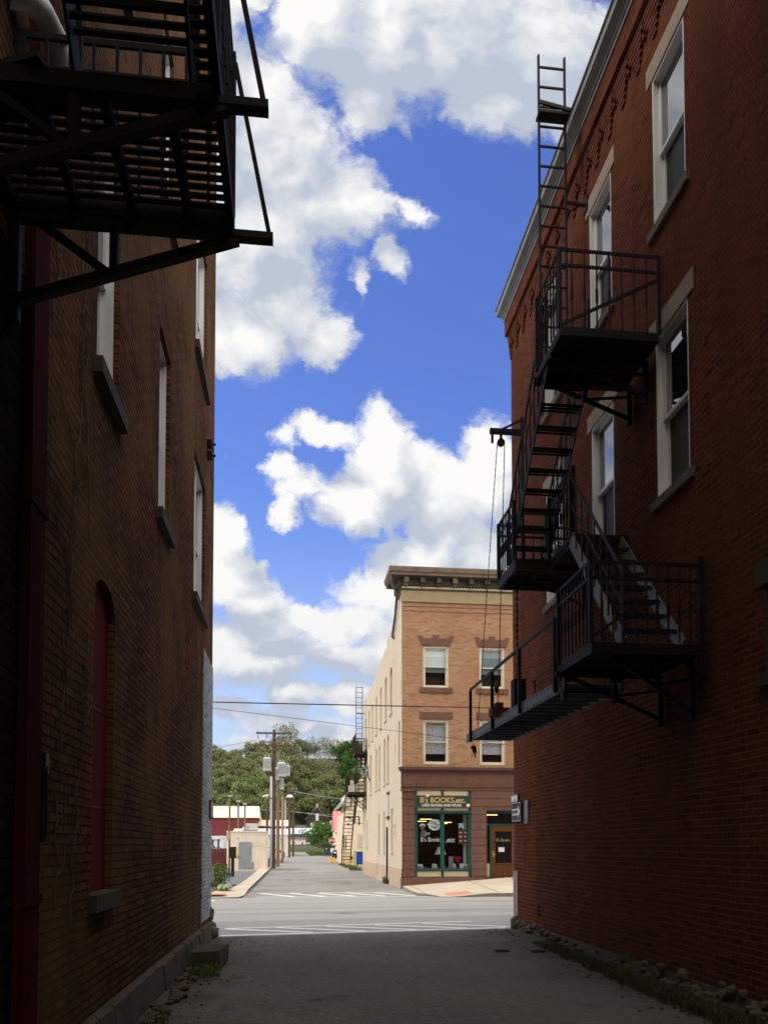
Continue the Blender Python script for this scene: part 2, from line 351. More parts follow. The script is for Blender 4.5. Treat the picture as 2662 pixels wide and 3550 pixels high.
m['conduit'] = mat_plain('galvanised_conduit', (0.50, 0.52, 0.55), 0.45, 0.2, 3)
m['wire'] = mat_plain('black_wire', (0.03, 0.03, 0.035), 0.6, 0.1)
m['hut'] = mat_plain('pale_stucco_block', (0.74, 0.655, 0.555), 0.9, 0.12, 1.2, 0.1, streak=(0.58, 0.49, 0.39))
m['hut_side'] = mat_plain('white_stucco_block', (0.70, 0.67, 0.63), 0.9, 0.12, 1.2)
m['grey_door'] = mat_plain('grey_steel_door', (0.27, 0.30, 0.325), 0.5, 0.25, 2)
m['maroon'] = mat_plain('maroon_board', (0.105, 0.022, 0.020), 0.8, 0.3, 3)
m['barn_red'] = mat_plain('barn_red', (0.165, 0.030, 0.030), 0.8, 0.2, 0.5)
m['roof_cream'] = mat_plain('cream_metal_roof', (0.78, 0.66, 0.48), 0.5, 0.1, 0.3)
m['roof_white'] = mat_plain('white_metal_roof', (0.66, 0.68, 0.74), 0.5, 0.1, 0.3)
m['blue_wall'] = mat_plain('blue_siding', (0.055, 0.15, 0.27), 0.7, 0.2, 0.5)
m['siding'] = mat_plain('white_siding', (0.62, 0.62, 0.60), 0.7, 0.1, 0.8)
m['cream_siding'] = mat_plain('cream_siding', (0.70, 0.60, 0.44), 0.7, 0.15, 0.6)
m['pink_roof'] = mat_plain('pink_roof', (0.55, 0.18, 0.19), 0.7, 0.15, 0.6)
m['brown_roof'] = mat_plain('brown_roof', (0.19, 0.060, 0.035), 0.8, 0.2, 0.8)
m['house_dark'] = mat_plain('dark_brown_shingle', (0.045, 0.042, 0.035), 0.9, 0.3, 1)
m['house_grey'] = mat_plain('grey_clapboard', (0.20, 0.20, 0.18), 0.9, 0.3, 1)
m['grey_wood'] = mat_plain('grey_boards', (0.16, 0.145, 0.13), 0.9, 0.4, 1)
m['hvac'] = mat_plain('pale_grey_unit', (0.44, 0.43, 0.40), 0.6, 0.2, 2)
m['blue_bin'] = mat_plain('blue_plastic', (0.010, 0.065, 0.36), 0.45, 0.1, 3)
m['dumpster'] = mat_plain('dark_navy_steel', (0.020, 0.026, 0.036), 0.55, 0.3, 2)
m['yellow'] = mat_plain('yellow_paint', (0.60, 0.44, 0.05), 0.5, 0.35, 5)
m['yellow_base'] = mat_plain('orange_yellow_plastic', (0.78, 0.44, 0.10), 0.5, 0.1, 3)
m['stop_red'] = mat_plain('sign_red', (0.40, 0.018, 0.022), 0.4, 0.08)
m['sign_white'] = mat_plain('sign_white', (0.76, 0.76, 0.74), 0.45, 0.08)
m['sign_black'] = mat_plain('sign_black', (0.022, 0.018, 0.02), 0.5, 0.15)
m['street_blue'] = mat_plain('street_sign_grey_blue', (0.13, 0.16, 0.18), 0.5, 0.1)
m['car_black'] = mat_plain('black_car_paint', (0.012, 0.013, 0.015), 0.15, 0.05, spec=0.6)
m['car_white'] = mat_plain('white_car_paint', (0.62, 0.63, 0.65), 0.2, 0.05, spec=0.6)
m['car_red'] = mat_plain('red_car_paint', (0.20, 0.012, 0.012), 0.2, 0.05, spec=0.6)
m['tyre'] = mat_plain('tyre', (0.012, 0.012, 0.012), 0.9, 0.1)
m['truck'] = mat_plain('white_truck_body', (0.64, 0.67, 0.74), 0.4, 0.1, 1)
m['leaf_hedge'] = mat_leaf('hedge_leaf', (0.030, 0.070, 0.012, 1), (0.15, 0.23, 0.035, 1))
m['leaf_hosta'] = mat_leaf('hosta_leaf', (0.20, 0.32, 0.10, 1), (0.72, 0.76, 0.56, 1))
m['leaf_round'] = mat_leaf('round_tree_leaf', (0.045, 0.115, 0.018, 1), (0.115, 0.215, 0.035, 1))
m['leaf_olive'] = mat_leaf('olive_spring_leaf', (0.135, 0.170, 0.062, 1), (0.225, 0.265, 0.105, 1))
m['leaf_brown'] = mat_leaf('budding_brown_leaf', (0.145, 0.160, 0.072, 1), (0.225, 0.235, 0.11, 1))
m['leaf_grey'] = mat_leaf('grey_green_bud', (0.15, 0.155, 0.085, 1), (0.27, 0.27, 0.155, 1))
m['leaf_green'] = mat_leaf('deep_green_leaf', (0.025, 0.080, 0.018, 1), (0.085, 0.20, 0.040, 1))
m['leaf_dark'] = mat_leaf('dark_evergreen_leaf', (0.012, 0.040, 0.014, 1), (0.035, 0.085, 0.026, 1))
m['bark'] = mat_wood('bark', (0.085, 0.068, 0.052), (0.045, 0.036, 0.028))
m['grass'] = mat_leaf('grass_blade', (0.030, 0.075, 0.012, 1), (0.12, 0.18, 0.035, 1))
m['grass_dry'] = mat_leaf('dry_grass_blade', (0.045, 0.055, 0.018, 1), (0.14, 0.125, 0.05, 1))
m['vine'] = mat_plain('dead_vine', (0.125, 0.095, 0.065), 0.9, 0.4, 20)
m['hill'] = mat_plain('hill_ground', (0.055, 0.065, 0.028), 0.95, 0.5, 0.05, dark=(0.03, 0.04, 0.015))
m['tactile'] = mat_plain('salmon_pavers', (0.58, 0.235, 0.165), 0.8, 0.2, 6, 0.2)
m['soil'] = mat_plain('mulch', (0.065, 0.045, 0.03), 0.95, 0.4, 8, 0.5)

def _ground_mats():
    M = Mat('worn_grey_street_asphalt'); x = M.xyz()
    a = M.noise(0.35, 6, 0.6, sc=(0.25, 1.5, 1)); b = M.noise(60, 3, 0.7); c = M.noise(1.6, 5, 0.65)
    col = M.ramp(a, [(0.3, (0.27, 0.268, 0.262)), (0.5, (0.33, 0.325, 0.312)), (0.7, (0.37, 0.356, 0.33))])
    col = M.mix(M.step(b, 0.5, 0.8, 0, 0.4), col, (0.16, 0.16, 0.16)); col = M.mix(M.step(c, 0.58, 0.75, 0, 0.35), col, (0.20, 0.195, 0.19))
    ln = M.noise(0.8, 3, 0.5, sc=(0.02, 1.1, 1)); col = M.mix(M.step(ln, 0.48, 0.62, 0, 0.45), col, (0.205, 0.203, 0.2))
    seam = M.noise(0.35, 3, 0.4, sc=(0.1, 1, 1)); sm = M.math('ABSOLUTE', M.math('SUBTRACT', seam, 0.5)); col = M.mix(M.step(sm, 0.006, 0.001, 0, 0.6), col, (0.08, 0.08, 0.08))
    m['street'] = M.set(col, 0.9, spec=0.3, bump=b, bstr=0.3, bdist=0.01)
    M = Mat('dark_alley_asphalt')
    a = M.noise(0.5, 6, 0.62); b = M.noise(75, 3, 0.75); c = M.noise(1.4, 6, 0.7, sc=(1.6, 0.7, 1))
    col = M.ramp(a, [(0.3, (0.086, 0.082, 0.062)), (0.55, (0.115, 0.109, 0.084)), (0.75, (0.150, 0.140, 0.108))])
    col = M.mix(M.step(b, 0.52, 0.75, 0, 0.75), col, (0.28, 0.265, 0.235)); col = M.mix(M.step(c, 0.52, 0.72, 0, 0.7), col, (0.062, 0.056, 0.044))
    vo = M.n('ShaderNodeTexVoronoi', feature='DISTANCE_TO_EDGE'); vo.inputs['Scale'].default_value = 0.55
    wv = M.n('ShaderNodeVectorMath', operation='ADD'); nz = M.n('ShaderNodeTexNoise'); nz.inputs['Scale'].default_value = 1.3; nz.inputs['Detail'].default_value = 5
    M.l(M.pos(), nz.inputs['Vector']); M.l(nz.outputs['Color'], wv.inputs[0]); M.l(M.pos(), wv.inputs[1]); M.l(wv.outputs[0], vo.inputs['Vector'])
    col = M.mix(M.math('MULTIPLY', M.step(vo.outputs['Distance'], 0.008, 0.0, 0, 0.5), M.step(a, 0.5, 0.62)), col, (0.03, 0.028, 0.024))
    md = M.noise(16, 5, 0.8); col = M.mix(M.step(md, 0.52, 0.66, 0, 0.45), col, (0.27, 0.255, 0.22)); col = M.mix(M.step(md, 0.46, 0.34, 0, 0.5), col, (0.05, 0.046, 0.038))
    gr = M.noise(190, 2, 0.8); col = M.mix(M.step(gr, 0.55, 0.7, 0, 0.6), col, (0.36, 0.34, 0.30)); col = M.mix(M.step(gr, 0.45, 0.3, 0, 0.6), col, (0.04, 0.037, 0.032))
    oil = M.noise(0.9, 3, 0.5); col = M.mix(M.step(oil, 0.62, 0.72, 0, 0.6), col, (0.035, 0.032, 0.027))
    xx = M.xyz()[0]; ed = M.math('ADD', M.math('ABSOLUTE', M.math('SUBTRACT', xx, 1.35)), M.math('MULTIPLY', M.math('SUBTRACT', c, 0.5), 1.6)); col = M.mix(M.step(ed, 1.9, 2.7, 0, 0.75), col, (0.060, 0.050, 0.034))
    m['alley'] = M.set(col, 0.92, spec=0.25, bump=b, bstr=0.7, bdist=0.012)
    M = Mat('patched_back_lane_asphalt')
    a = M.noise(0.30, 6, 0.6); b = M.noise(40, 3, 0.7); c = M.noise(0.9, 6, 0.7, sc=(1.2, 0.45, 1))
    col = M.ramp(a, [(0.3, (0.205, 0.20, 0.19)), (0.55, (0.265, 0.26, 0.245)), (0.75, (0.32, 0.31, 0.285))])
    col = M.mix(M.step(c, 0.55, 0.72, 0, 0.75), col, (0.085, 0.082, 0.08)); pt = M.noise(0.16, 3, 0.5, sc=(1, .5, 1)); col = M.mix(M.step(pt, 0.55, 0.60, 0, 0.35), col, (0.15, 0.147, 0.14)); col = M.mix(M.step(b, 0.5, 0.8, 0, 0.35), col, (0.13, 0.13, 0.125))
    m['lane'] = M.set(col, 0.92, spec=0.25, bump=b, bstr=0.3, bdist=0.01)
    M = Mat('pale_concrete_pavement'); x = M.xyz()
    a = M.noise(0.6, 5); b = M.noise(45, 3)
    col = M.ramp(a, [(0.3, (0.44, 0.385, 0.30)), (0.7, (0.56, 0.50, 0.40))]); col = M.mix(M.step(b, 0.5, 0.8, 0, 0.25), col, (0.25, 0.23, 0.2))
    m['pavement'] = M.set(col, 0.9, spec=0.3, bump=b, bstr=0.25, bdist=0.006)
    M = Mat('worn_white_road_paint'); a = M.noise(14, 5, 0.7)
    m['paint'] = M.set(M.mix(M.step(a, 0.52, 0.78, 0, 0.8), (0.78, 0.77, 0.74), (0.36, 0.355, 0.34)), 0.8, spec=0.3)
    M = Mat('distant_town_ground'); a = M.noise(0.02, 6); b = M.noise(2.0, 5)
    m['earth'] = M.set(M.mix(M.step(b, 0.4, 0.7), M.ramp(a, [(0.4, (0.20, 0.195, 0.18)), (0.6, (0.10, 0.13, 0.05))]), (0.12, 0.115, 0.10)), 0.95, spec=0.2)
_ground_mats()

# ------------------------------------------------------------------ mesh helpers
class MB:
    "collects shapes in world coordinates; build() links them as ONE mesh object"
    def __init__(s): s.v = []; s.f = []; s.mi = []; s.cur = 0; s.sm = set()
    def mat(s, i): s.cur = i; return s
    def face(s, pts, smooth=False):
        b = len(s.v); s.v += [tuple(p) for p in pts]; s.f.append(tuple(range(b, b + len(pts)))); s.mi.append(s.cur)
        if smooth: s.sm.add(len(s.f) - 1)
        return s
    def add(s, verts, faces, smooth=False):
        b = len(s.v); s.v += [tuple(p) for p in verts]
        for f in faces:
            s.f.append(tuple(b + i for i in f)); s.mi.append(s.cur)
            if smooth: s.sm.add(len(s.f) - 1)
        return s
    def box(s, x0, x1, y0, y1, z0, z1):
        x0, x1 = sorted((x0, x1)); y0, y1 = sorted((y0, y1)); z0, z1 = sorted((z0, z1))
        v = [(x0, y0, z0), (x1, y0, z0), (x1, y1, z0), (x0, y1, z0), (x0, y0, z1), (x1, y0, z1), (x1, y1, z1), (x0, y1, z1)]
        return s.add(v, [(3, 2, 1, 0), (4, 5, 6, 7), (0, 1, 5, 4), (1, 2, 6, 5), (2, 3, 7, 6), (3, 0, 4, 7)])
    def hexa(s, b, t):     # two quads (same winding, ccw seen from outside of t)
        return s.add(list(b) + list(t), [(3, 2, 1, 0), (4, 5, 6, 7), (0, 1, 5, 4), (1, 2, 6, 5), (2, 3, 7, 6), (3, 0, 4, 7)])
    def bar(s, p, q, w, h=None, up=(0, 0, 1)):
        h = w if h is None else h
        p = Vector(p); q = Vector(q); d = (q - p)
        if d.length < 1e-6: return s
        d.normalize(); u = Vector(up)
        if abs(d.dot(u)) > 0.98: u = Vector((0, 1, 0)) if abs(d.y) < 0.9 else Vector((1, 0, 0))
        a = d.cross(u).normalized() * (w / 2); b = a.cross(d).normalized() * (h / 2)
        B = [p - a - b, p + a - b, p + a + b, p - a + b]; T = [q - a - b, q + a - b, q + a + b, q - a + b]
        return s.hexa([B[0], B[1], B[2], B[3]], [T[0], T[1], T[2], T[3]])
    def tube(s, pts, r, n=8, cap=True, r2=None):
        pts = [Vector(p) for p in pts]; k = len(pts); rings = []
        ref = None
        for i, p in enumerate(pts):
            d = (pts[min(i + 1, k - 1)] - pts[max(i - 1, 0)]).normalized()
            if ref is None: ref = Vector((0, 0, 1)) if abs(d.z) < 0.9 else Vector((1, 0, 0))
            a = d.cross(ref).normalized(); b = a.cross(d).normalized(); ref = b
            rr = r if r2 is None else r + (r2 - r) * i / max(1, k - 1)
            if callable(r): rr = r(i / max(1, k - 1))
            rings.append([p + a * (rr * math.cos(2 * math.pi * j / n)) + b * (rr * math.sin(2 * math.pi * j / n)) for j in range(n)])
        V = [q for g in rings for q in g]; F = []
        for i in range(k - 1):
            for j in range(n):
                F.append((i * n + j, i * n + (j + 1) % n, (i + 1) * n + (j + 1) % n, (i + 1) * n + j))
        s.add(V, F, True)
        if cap:
            s.face(list(reversed(rings[0]))); s.face(rings[-1])
        return s
    def lathe(s, prof, c, n=20):
        V = []; F = []
        for (r, z) in prof:
            for j in range(n):
                a = 2 * math.pi * j / n; V.append((c[0] + r * math.cos(a), c[1] + r * math.sin(a), c[2] + z))
        for i in range(len(prof) - 1):
            for j in range(n):
                F.append((i * n + j, i * n + (j + 1) % n, (i + 1) * n + (j + 1) % n, (i + 1) * n + j))
        return s.add(V, F, True)
    def prism(s, poly, fn, d0, d1):
        "poly in (u, v), extruded in depth from d0 to d1; fn(u, v, d) -> world"
        n = len(poly); A = [fn(u, v, d0) for u, v in poly]; B = [fn(u, v, d1) for u, v in poly]
        s.face(list(reversed(A))); s.face(B)
        for i in range(n):
            j = (i + 1) % n; s.face([A[i], A[j], B[j], B[i]])
        return s
    def rock(s, c, r, seed, squash=(1, 1, 0.7)):
        rnd = random.Random(seed); bm = bmesh.new(); bmesh.ops.create_icosphere(bm, subdivisions=1, radius=1)
        off = [Vector([rnd.uniform(-1, 1) for _ in range(3)]).normalized() for _ in range(5)]
        a = rnd.uniform(0, 6.3)
        bm.verts.ensure_lookup_table(); V = []
        for v in bm.verts:
            k = 1 + 0.14 * sum(max(0, v.co.dot(o)) * rnd.uniform(0.6, 1.2) for o in off) - 0.15
            p = Vector((v.co.x * squash[0], v.co.y * squash[1], v.co.z * squash[2])) * (r * k)
            V.append((c[0] + p.x * math.cos(a) - p.y * math.sin(a), c[1] + p.x * math.sin(a) + p.y * math.cos(a), c[2] + p.z))
        F = [tuple(v.index for v in f.verts) for f in bm.faces]; bm.free()
        return s.add(V, F, seed % 2 == 0)
    def build(s, name, mat, parent=None, label=None, loc=None, merge=False):
        "parent: an Empty / part; coordinates are world ones and are made local to the thing's base"
        o0 = Vector((0, 0, 0)); q = parent
        while q is not None: o0 += q.location; q = q.parent
        if loc is not None and parent is None: o0 = Vector(loc)
        me = bpy.data.meshes.new(name)
        me.from_pydata([(a - o0.x, b - o0.y, c - o0.z) for a, b, c in s.v], [], s.f)
        mats = mat if isinstance(mat, (list, tuple)) else [mat]
        for k in mats: me.materials.append(k)
        for i, p in enumerate(me.polygons):
            p.material_index = s.mi[i]
            if i in s.sm: p.use_smooth = True
        if merge:
            bm = bmesh.new(); bm.from_mesh(me); bmesh.ops.remove_doubles(bm, verts=bm.verts, dist=0.0005)
            bmesh.ops.recalc_face_normals(bm, faces=bm.faces); bm.to_mesh(me); bm.free()
        o = bpy.data.objects.new(name, me); COL.objects.link(o)
        if parent is not None: o.parent = parent
        elif loc is not None: o.location = loc
        if label: o['label'] = label
        return o

def thing(name, label, cat, loc=(0, 0, 0), group=None):
    o = bpy.data.objects.new(name, None); COL.objects.link(o); o.location = loc; o.empty_display_size = 0.2
    o['label'] = label; o['category'] = cat
    if group: o['group'] = group
    return o
def tag(o, label, cat, group=None):
    o['label'] = label; o['category'] = cat
    if group: o['group'] = group
    return o
def struct(o): o['kind'] = 'structure'; return o
def copy_tree(o, loc=None, parent=None, rotz=None, scale=None):
    c = o.copy(); COL.objects.link(c)
    if parent is not None: c.parent = parent
    if loc is not None: c.location = loc
    if rotz is not None: c.rotation_euler[2] = rotz
    if scale is not None: c.scale = scale
    for ch in list(o.children): copy_tree(ch, None, c)
    return c

def text(name, body, mat, parent, size, fn, u, v, d, depth=0.006, align='CENTER', weight=0.0, sx=1.0, shear=0.0):
    "lettering as a real mesh; fn(u, v, d) maps the lettering plane into the place"
    cu = bpy.data.curves.new(name, 'FONT'); cu.body = body; cu.size = size; cu.extrude = depth / 2; cu.offset = weight
    cu.align_x = align; cu.align_y = 'CENTER'; cu.shear = shear
    t = bpy.data.objects.new(name, cu); COL.objects.link(t)
    dg = bpy.context.evaluated_depsgraph_get(); ev = t.evaluated_get(dg); me = bpy.data.meshes.new_from_object(ev)
    bpy.data.objects.remove(t); bpy.data.curves.remove(cu)
    o0 = Vector((0, 0, 0)); q = parent
    while q is not None: o0 += q.location; q = q.parent
    for w in me.vertices: w.co = Vector(fn(u + w.co.x * sx, v + w.co.y, d + w.co.z)) - o0
    me.materials.clear(); me.materials.append(mat); me.name = name
    o = bpy.data.objects.new(name, me); COL.objects.link(o); o.parent = parent
    return o

def wall(mb, fn, u0, u1, v0, v1, holes, depth):
    """a wall sheet in (u, v) with openings (u0, u1, v0, v1, rise) and their reveals; fn(u, v, d) -> world, d = depth into the wall"""
    us = sorted({u0, u1, *[h[0] for h in holes], *[h[1] for h in holes]}); vs = sorted({v0, v1, *[h[2] for h in holes], *[h[3] for h in holes]})
    for i in range(len(us) - 1):
        for j in range(len(vs) - 1):
            cu, cv = (us[i] + us[i + 1]) / 2, (vs[j] + vs[j + 1]) / 2
            if any(h[0] < cu < h[1] and h[2] < cv < h[3] for h in holes): continue
            mb.face([fn(us[i], vs[j], 0), fn(us[i + 1], vs[j], 0), fn(us[i + 1], vs[j + 1], 0), fn(us[i], vs[j + 1], 0)])
    for h in holes:
        a, b, c, e = h[:4]; rise = h[4] if len(h) > 4 else 0
        if rise:
            n = 10; cx = (a + b) / 2; w = (b - a) / 2
            arc = [(cx + w * math.cos(math.pi * (1 - t / n)), e - rise + rise * math.sin(math.pi * t / n)) for t in range(n + 1)]
            for t in range(n):
                p, q = arc[t], arc[t + 1]
                mb.face([fn(p[0], p[1], 0), fn(q[0], q[1], 0), fn(q[0], e, 0), fn(p[0], e, 0)])
                mb.face([fn(p[0], p[1], 0), fn(q[0], q[1], 0), fn(q[0], q[1], depth), fn(p[0], p[1], depth)])
            e2 = e - rise
        else:
            e2 = e; mb.face([fn(a, e, 0), fn(b, e, 0), fn(b, e, depth), fn(a, e, depth)])
        mb.face([fn(a, c, 0), fn(b, c, 0), fn(b, c, depth), fn(a, c, depth)])
        mb.face([fn(a, c, 0), fn(a, e2, 0), fn(a, e2, depth), fn(a, c, depth)])
        mb.face([fn(b, c, 0), fn(b, e2, 0), fn(b, e2, depth), fn(b, c, depth)])

def fbox(mb, fn, u0, u1, v0, v1, d0, d1):
    mb.hexa([fn(u0, v0, d0), fn(u1, v0, d0), fn(u1, v1, d0), fn(u0, v1, d0)], [fn(u0, v0, d1), fn(u1, v0, d1), fn(u1, v1, d1), fn(u0, v1, d1)])

def sash_window(fn, parent, u0, u1, v0, v1, mats, d=0.004, dep=0.17, cw=0.03, sw=0.045, name='window', sill=None, lintel=None, meet=0.5, label=None, mull=0):
    "casing and sashes (the window part) with panes, sill and lintel as sub-parts"
    mb = MB()
    fbox(mb, fn, u0 + 0.001, u0 + cw, v0 + 0.001, v1 - 0.001, d, d + dep); fbox(mb, fn, u1 - cw, u1 - 0.001, v0 + 0.001, v1 - 0.001, d, d + dep)
    fbox(mb, fn, u0 + cw, u1 - cw, v1 - cw, v1 - 0.001, d, d + dep); fbox(mb, fn, u0 + cw, u1 - cw, v0 + 0.001, v0 + cw, d, d + dep)
    cols = [u0 + cw + (u1 - u0 - 2 * cw) * k / (mull + 1) for k in range(mull + 2)]
    vm = v0 + (v1 - v0) * meet; P = []
    for k in range(mull + 1):
        a0, a1 = cols[k] + (0.04 if k else 0), cols[k + 1] - (0.04 if k < mull else 0)
        if k < mull: fbox(mb, fn, a1, a1 + 0.08, v0 + cw, v1 - cw, d + 0.02, d + dep - 0.004)
        for (b0, b1, dd) in ((vm - 0.02, v1 - cw, d + dep * 0.42), (v0 + cw, vm + 0.02, d + dep * 0.68)):
            fbox(mb, fn, a0, a0 + sw, b0, b1, dd, dd + 0.04); fbox(mb, fn, a1 - sw, a1, b0, b1, dd, dd + 0.04)
            fbox(mb, fn, a0 + sw, a1 - sw, b0, b0 + sw, dd + 0.001, dd + 0.039); fbox(mb, fn, a0 + sw, a1 - sw, b1 - sw, b1, dd + 0.001, dd + 0.039)
            P.append((a0 + sw, a1 - sw, b0 + sw, b1 - sw, dd + 0.02))
    w = mb.build(name, mats['frame'], parent, label)
    for i, (a0, a1, b0, b1, dd) in enumerate(P):
        a = MB(); a.face([fn(a0, b0, dd), fn(a1, b0, dd), fn(a1, b1, dd), fn(a0, b1, dd)])
        a.build('pane', mats['pane'] if i % 2 == 0 else mats.get('lower', mats['pane']), w)
    if sill:
        a = MB(); fbox(a, fn, u0 - sill[0], u1 + sill[0], v0 - sill[1], v0 - 0.003, -sill[2], dep - 0.01); a.build('sill', mats['sill'], w)
    if lintel:
        a = MB(); fbox(a, fn, u0 - lintel[0], u1 + lintel[0], v1 + 0.003, v1 + lintel[1], -0.012, 0.12); a.build('lintel', mats['lintel'], w)
    return w

# ------------------------------------------------------------------ ground, street, lane, pavements
def sst(a, b, x):
    t = min(1, max(0, (x - a) / (b - a))); return t * t * (3 - 2 * t)
def gz(x, y):
    return 0.016 * (min(12, max(-10, x)) - 1.4) * sst(5, 15, y) * (1 - sst(16, 24.5, y))
def sheet(name, mat, x0, x1, y0, y1, nx, ny, dz=0.0, zf=None):
    mb = MB(); V = []; F = []
    for j in range(ny + 1):
        for i in range(nx + 1):
            x = x0 + (x1 - x0) * i / nx; y = y0 + (y1 - y0) * j / ny
            V.append((x, y, (gz(x, y) if zf is None else zf(x, y)) + dz))
    for j in range(ny):
        for i in range(nx):
            a = j * (nx + 1) + i; F.append((a, a + 1, a + nx + 2, a + nx + 1))
    mb.add(V, F, True); return struct(mb.build(name, mat))
mb = MB(); mb.face([(-1500, -1500, -0.45), (1500, -1500, -0.45), (1500, 1500, -0.45), (-1500, 1500, -0.45)]); struct(mb.build('ground', m['earth']))
mb = MB(); mb.box(-90, 90, 25.3, 330, -0.44, -0.03); struct(mb.build('town_ground', m['earth']))
_ar = random.Random(4)
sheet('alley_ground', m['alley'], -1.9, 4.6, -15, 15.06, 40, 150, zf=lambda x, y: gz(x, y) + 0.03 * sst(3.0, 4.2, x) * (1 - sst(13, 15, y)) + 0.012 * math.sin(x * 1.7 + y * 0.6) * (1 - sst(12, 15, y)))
sheet('street', m['street'], -90, 90, 15.06, 25.34, 160, 20)
LANE_L = -1.62
sheet('back_lane', m['lane'], LANE_L, 4.05, 25.34, 48.2, 10, 30)
sheet('back_lane', m['lane'], LANE_L, 9.0, 48.2, 207, 10, 30)

def stripe(mb, p, q, w, y_only=False):
    p = Vector((p[0], p[1], 0)); q = Vector((q[0], q[1], 0)); d = (q - p).normalized(); n = Vector((-d.y, d.x, 0)) * w / 2
    k = max(1, int((q - p).length / 0.5))
    for i in range(k):
        a = p + (q - p) * (i / k); b = p + (q - p) * ((i + 1) / k)
        pts = [a - n, b - n, b + n, a + n]; mb.face([(t.x, t.y, gz(t.x, t.y) + 0.005) for t in pts])
mb = MB()
stripe(mb, (-1.36, 15.20), (4.10, 15.24), 0.15); stripe(mb, (-1.40, 16.5), (3.75, 16.65), 0.13)
for i in range(5): x = -1.35 + i * 1.0; stripe(mb, (x, 16.42), (x + 1.7, 15.33), 0.15)
struct(mb.build('crosswalk_marking', m['paint']))
mb = MB()
stripe(mb, (-1.2, 25.75), (4.45, 25.45), 0.14); stripe(mb, (-1.3, 27.95), (0.25, 27.8), 0.14); stripe(mb, (0.9, 28.0), (3.9, 28.0), 0.14)
for i in range(5): x = -1.15 + i * 0.98; stripe(mb, (x, 27.7), (x + 1.15, 25.85), 0.22)
struct(mb.build('crosswalk_marking', m['paint']))
mb = MB(); stripe(mb, (-9, 24.35), (-2.35, 24.25), 0.30); stripe(mb, (-9, 22.6), (-2.75, 22.6), 0.32); struct(mb.build('stop_line_marking', m['paint']))
mb = MB(); stripe(mb, (5.6, 22.7), (60, 22.9), 0.10); struct(mb.build('faded_centre_line', m['tactile']))

def pavement(name, outline_top, mat, kerb=0.14):
    pass
def walk_h(x, y):      # right pavement: dropped at the corner, rising to the right
    hk = 0.015 + 0.105 * sst(4.9, 6.4, x); hf = 0.12 + 0.072 * max(0, min(8, x - 4.05))
    t = min(1, max(0, (y - 25.2) / 4.8)); return hk + (hf - hk) * t
mb = MB(); V = []; nx, ny = 60, 10
def wl(y): return 4.06 if y > 28 else 4.06 + 1.15 * (1 - sst(25.1, 28, y)) ** 2 * 0.55
for j in range(ny + 1):
    y = 25.12 + (30.06 - 25.12) * j / ny
    for i in range(nx + 1):
        x = wl(y) + (34 - wl(y)) * (i / nx) ** 2; V.append((x, y, walk_h(x, y)))
F = [(j * (nx + 1) + i, j * (nx + 1) + i + 1, (j + 1) * (nx + 1) + i + 1, (j + 1) * (nx + 1) + i) for j in range(ny) for i in range(nx)]
mb.add(V, F, True)
for i in range(nx): a, b = V[i], V[i + 1]; mb.mat(1).face([(a[0], a[1], -0.05), (b[0], b[1], -0.05), b, a])
for j in range(ny): a, b = V[j * (nx + 1)], V[(j + 1) * (nx + 1)]; mb.face([(a[0], a[1], -0.05), (b[0], b[1], -0.05), b, a])
struct(mb.build('pavement', [m['pavement'], mat_plain('kerb_stone', (0.27, 0.24, 0.20), 0.9, 0.4, 4)]))
def lay(name, mat, xs, ys, zf, dz):
    mb = MB(); (x0, x1), (y0, y1) = xs, ys; n = 6
    for i in range(n):
        for j in range(n):
            q = [(x0 + (x1 - x0) * a / n, y0 + (y1 - y0) * b / n) for a, b in ((i, j), (i + 1, j), (i + 1, j + 1), (i, j + 1))]
            mb.face([(x, y, zf(x, y) + dz) for x, y in q])
    return struct(mb.build(name, mat))
lay('tactile_paving', m['tactile'], (4.95, 5.75), (25.5, 26.4), walk_h, 0.006)
mb = MB()
for x in (4.35, 6.6, 8.2): mb.bar((x, 25.3, walk_h(x, 25.3) + 0.002), (x, 29.9, walk_h(x, 29.9) + 0.002), 0.02, 0.006)
struct(mb.build('pavement_joint', m['brownstone_dark']))
# left pavement: along the far side of the street and along the lane
mb = MB()
out = [(-60, 25.34), (-2.4, 25.34), (-1.75, 25.6), (LANE_L, 26.4), (LANE_L, 29), (LANE_L, 57.6), (-2.3, 57.6), (-2.3, 52.2), (-2.2, 44), (-2.15, 33), (-2.3, 28.2), (-3.4, 27.3), (-60, 27.3)]
hh = [.12, .02, .02, .03, .10, .12, .12, .12, .12, .12, .10, .10, .12]
top = [(x, y, h) for (x, y), h in zip(out, hh)]
import mathutils
tri = mathutils.geometry.tessellate_polygon([[Vector((x, y, 0)) for x, y, h in top]])
mb.add(top, [tuple(t) for t in tri])
for i in range(len(top)):
    a, b = top[i], top[(i + 1) % len(top)]; mb.mat(1).face([(a[0], a[1], -0.05), (b[0], b[1], -0.05), b, a])
struct(mb.build('pavement', [m['pavement'], mat_plain('dark_kerb_stone', (0.10, 0.09, 0.08), 0.9, 0.4, 4)]))
lay('tactile_paving', m['tactile'], (-2.95, -2.2), (25.75, 26.55), lambda x, y: 0.09, 0.0)
mb = MB(); mb.face([(-2.22, 33.7, 0.02), (-2.22, 52.0, 0.02), (-9, 52.0, 0.02), (-9, 34, 0.02)]); struct(mb.build('driveway', mat_plain('dark_drive_asphalt', (0.16, 0.165, 0.175), 0.9, 0.3, 1)))
mb = MB(); mb.face([(-2.7, 27.4, 0.10), (-2.9, 33.6, 0.10), (-14, 33.6, 0.12), (-14, 27.4, 0.12)]); struct(mb.build('planting_bed', m['soil']))
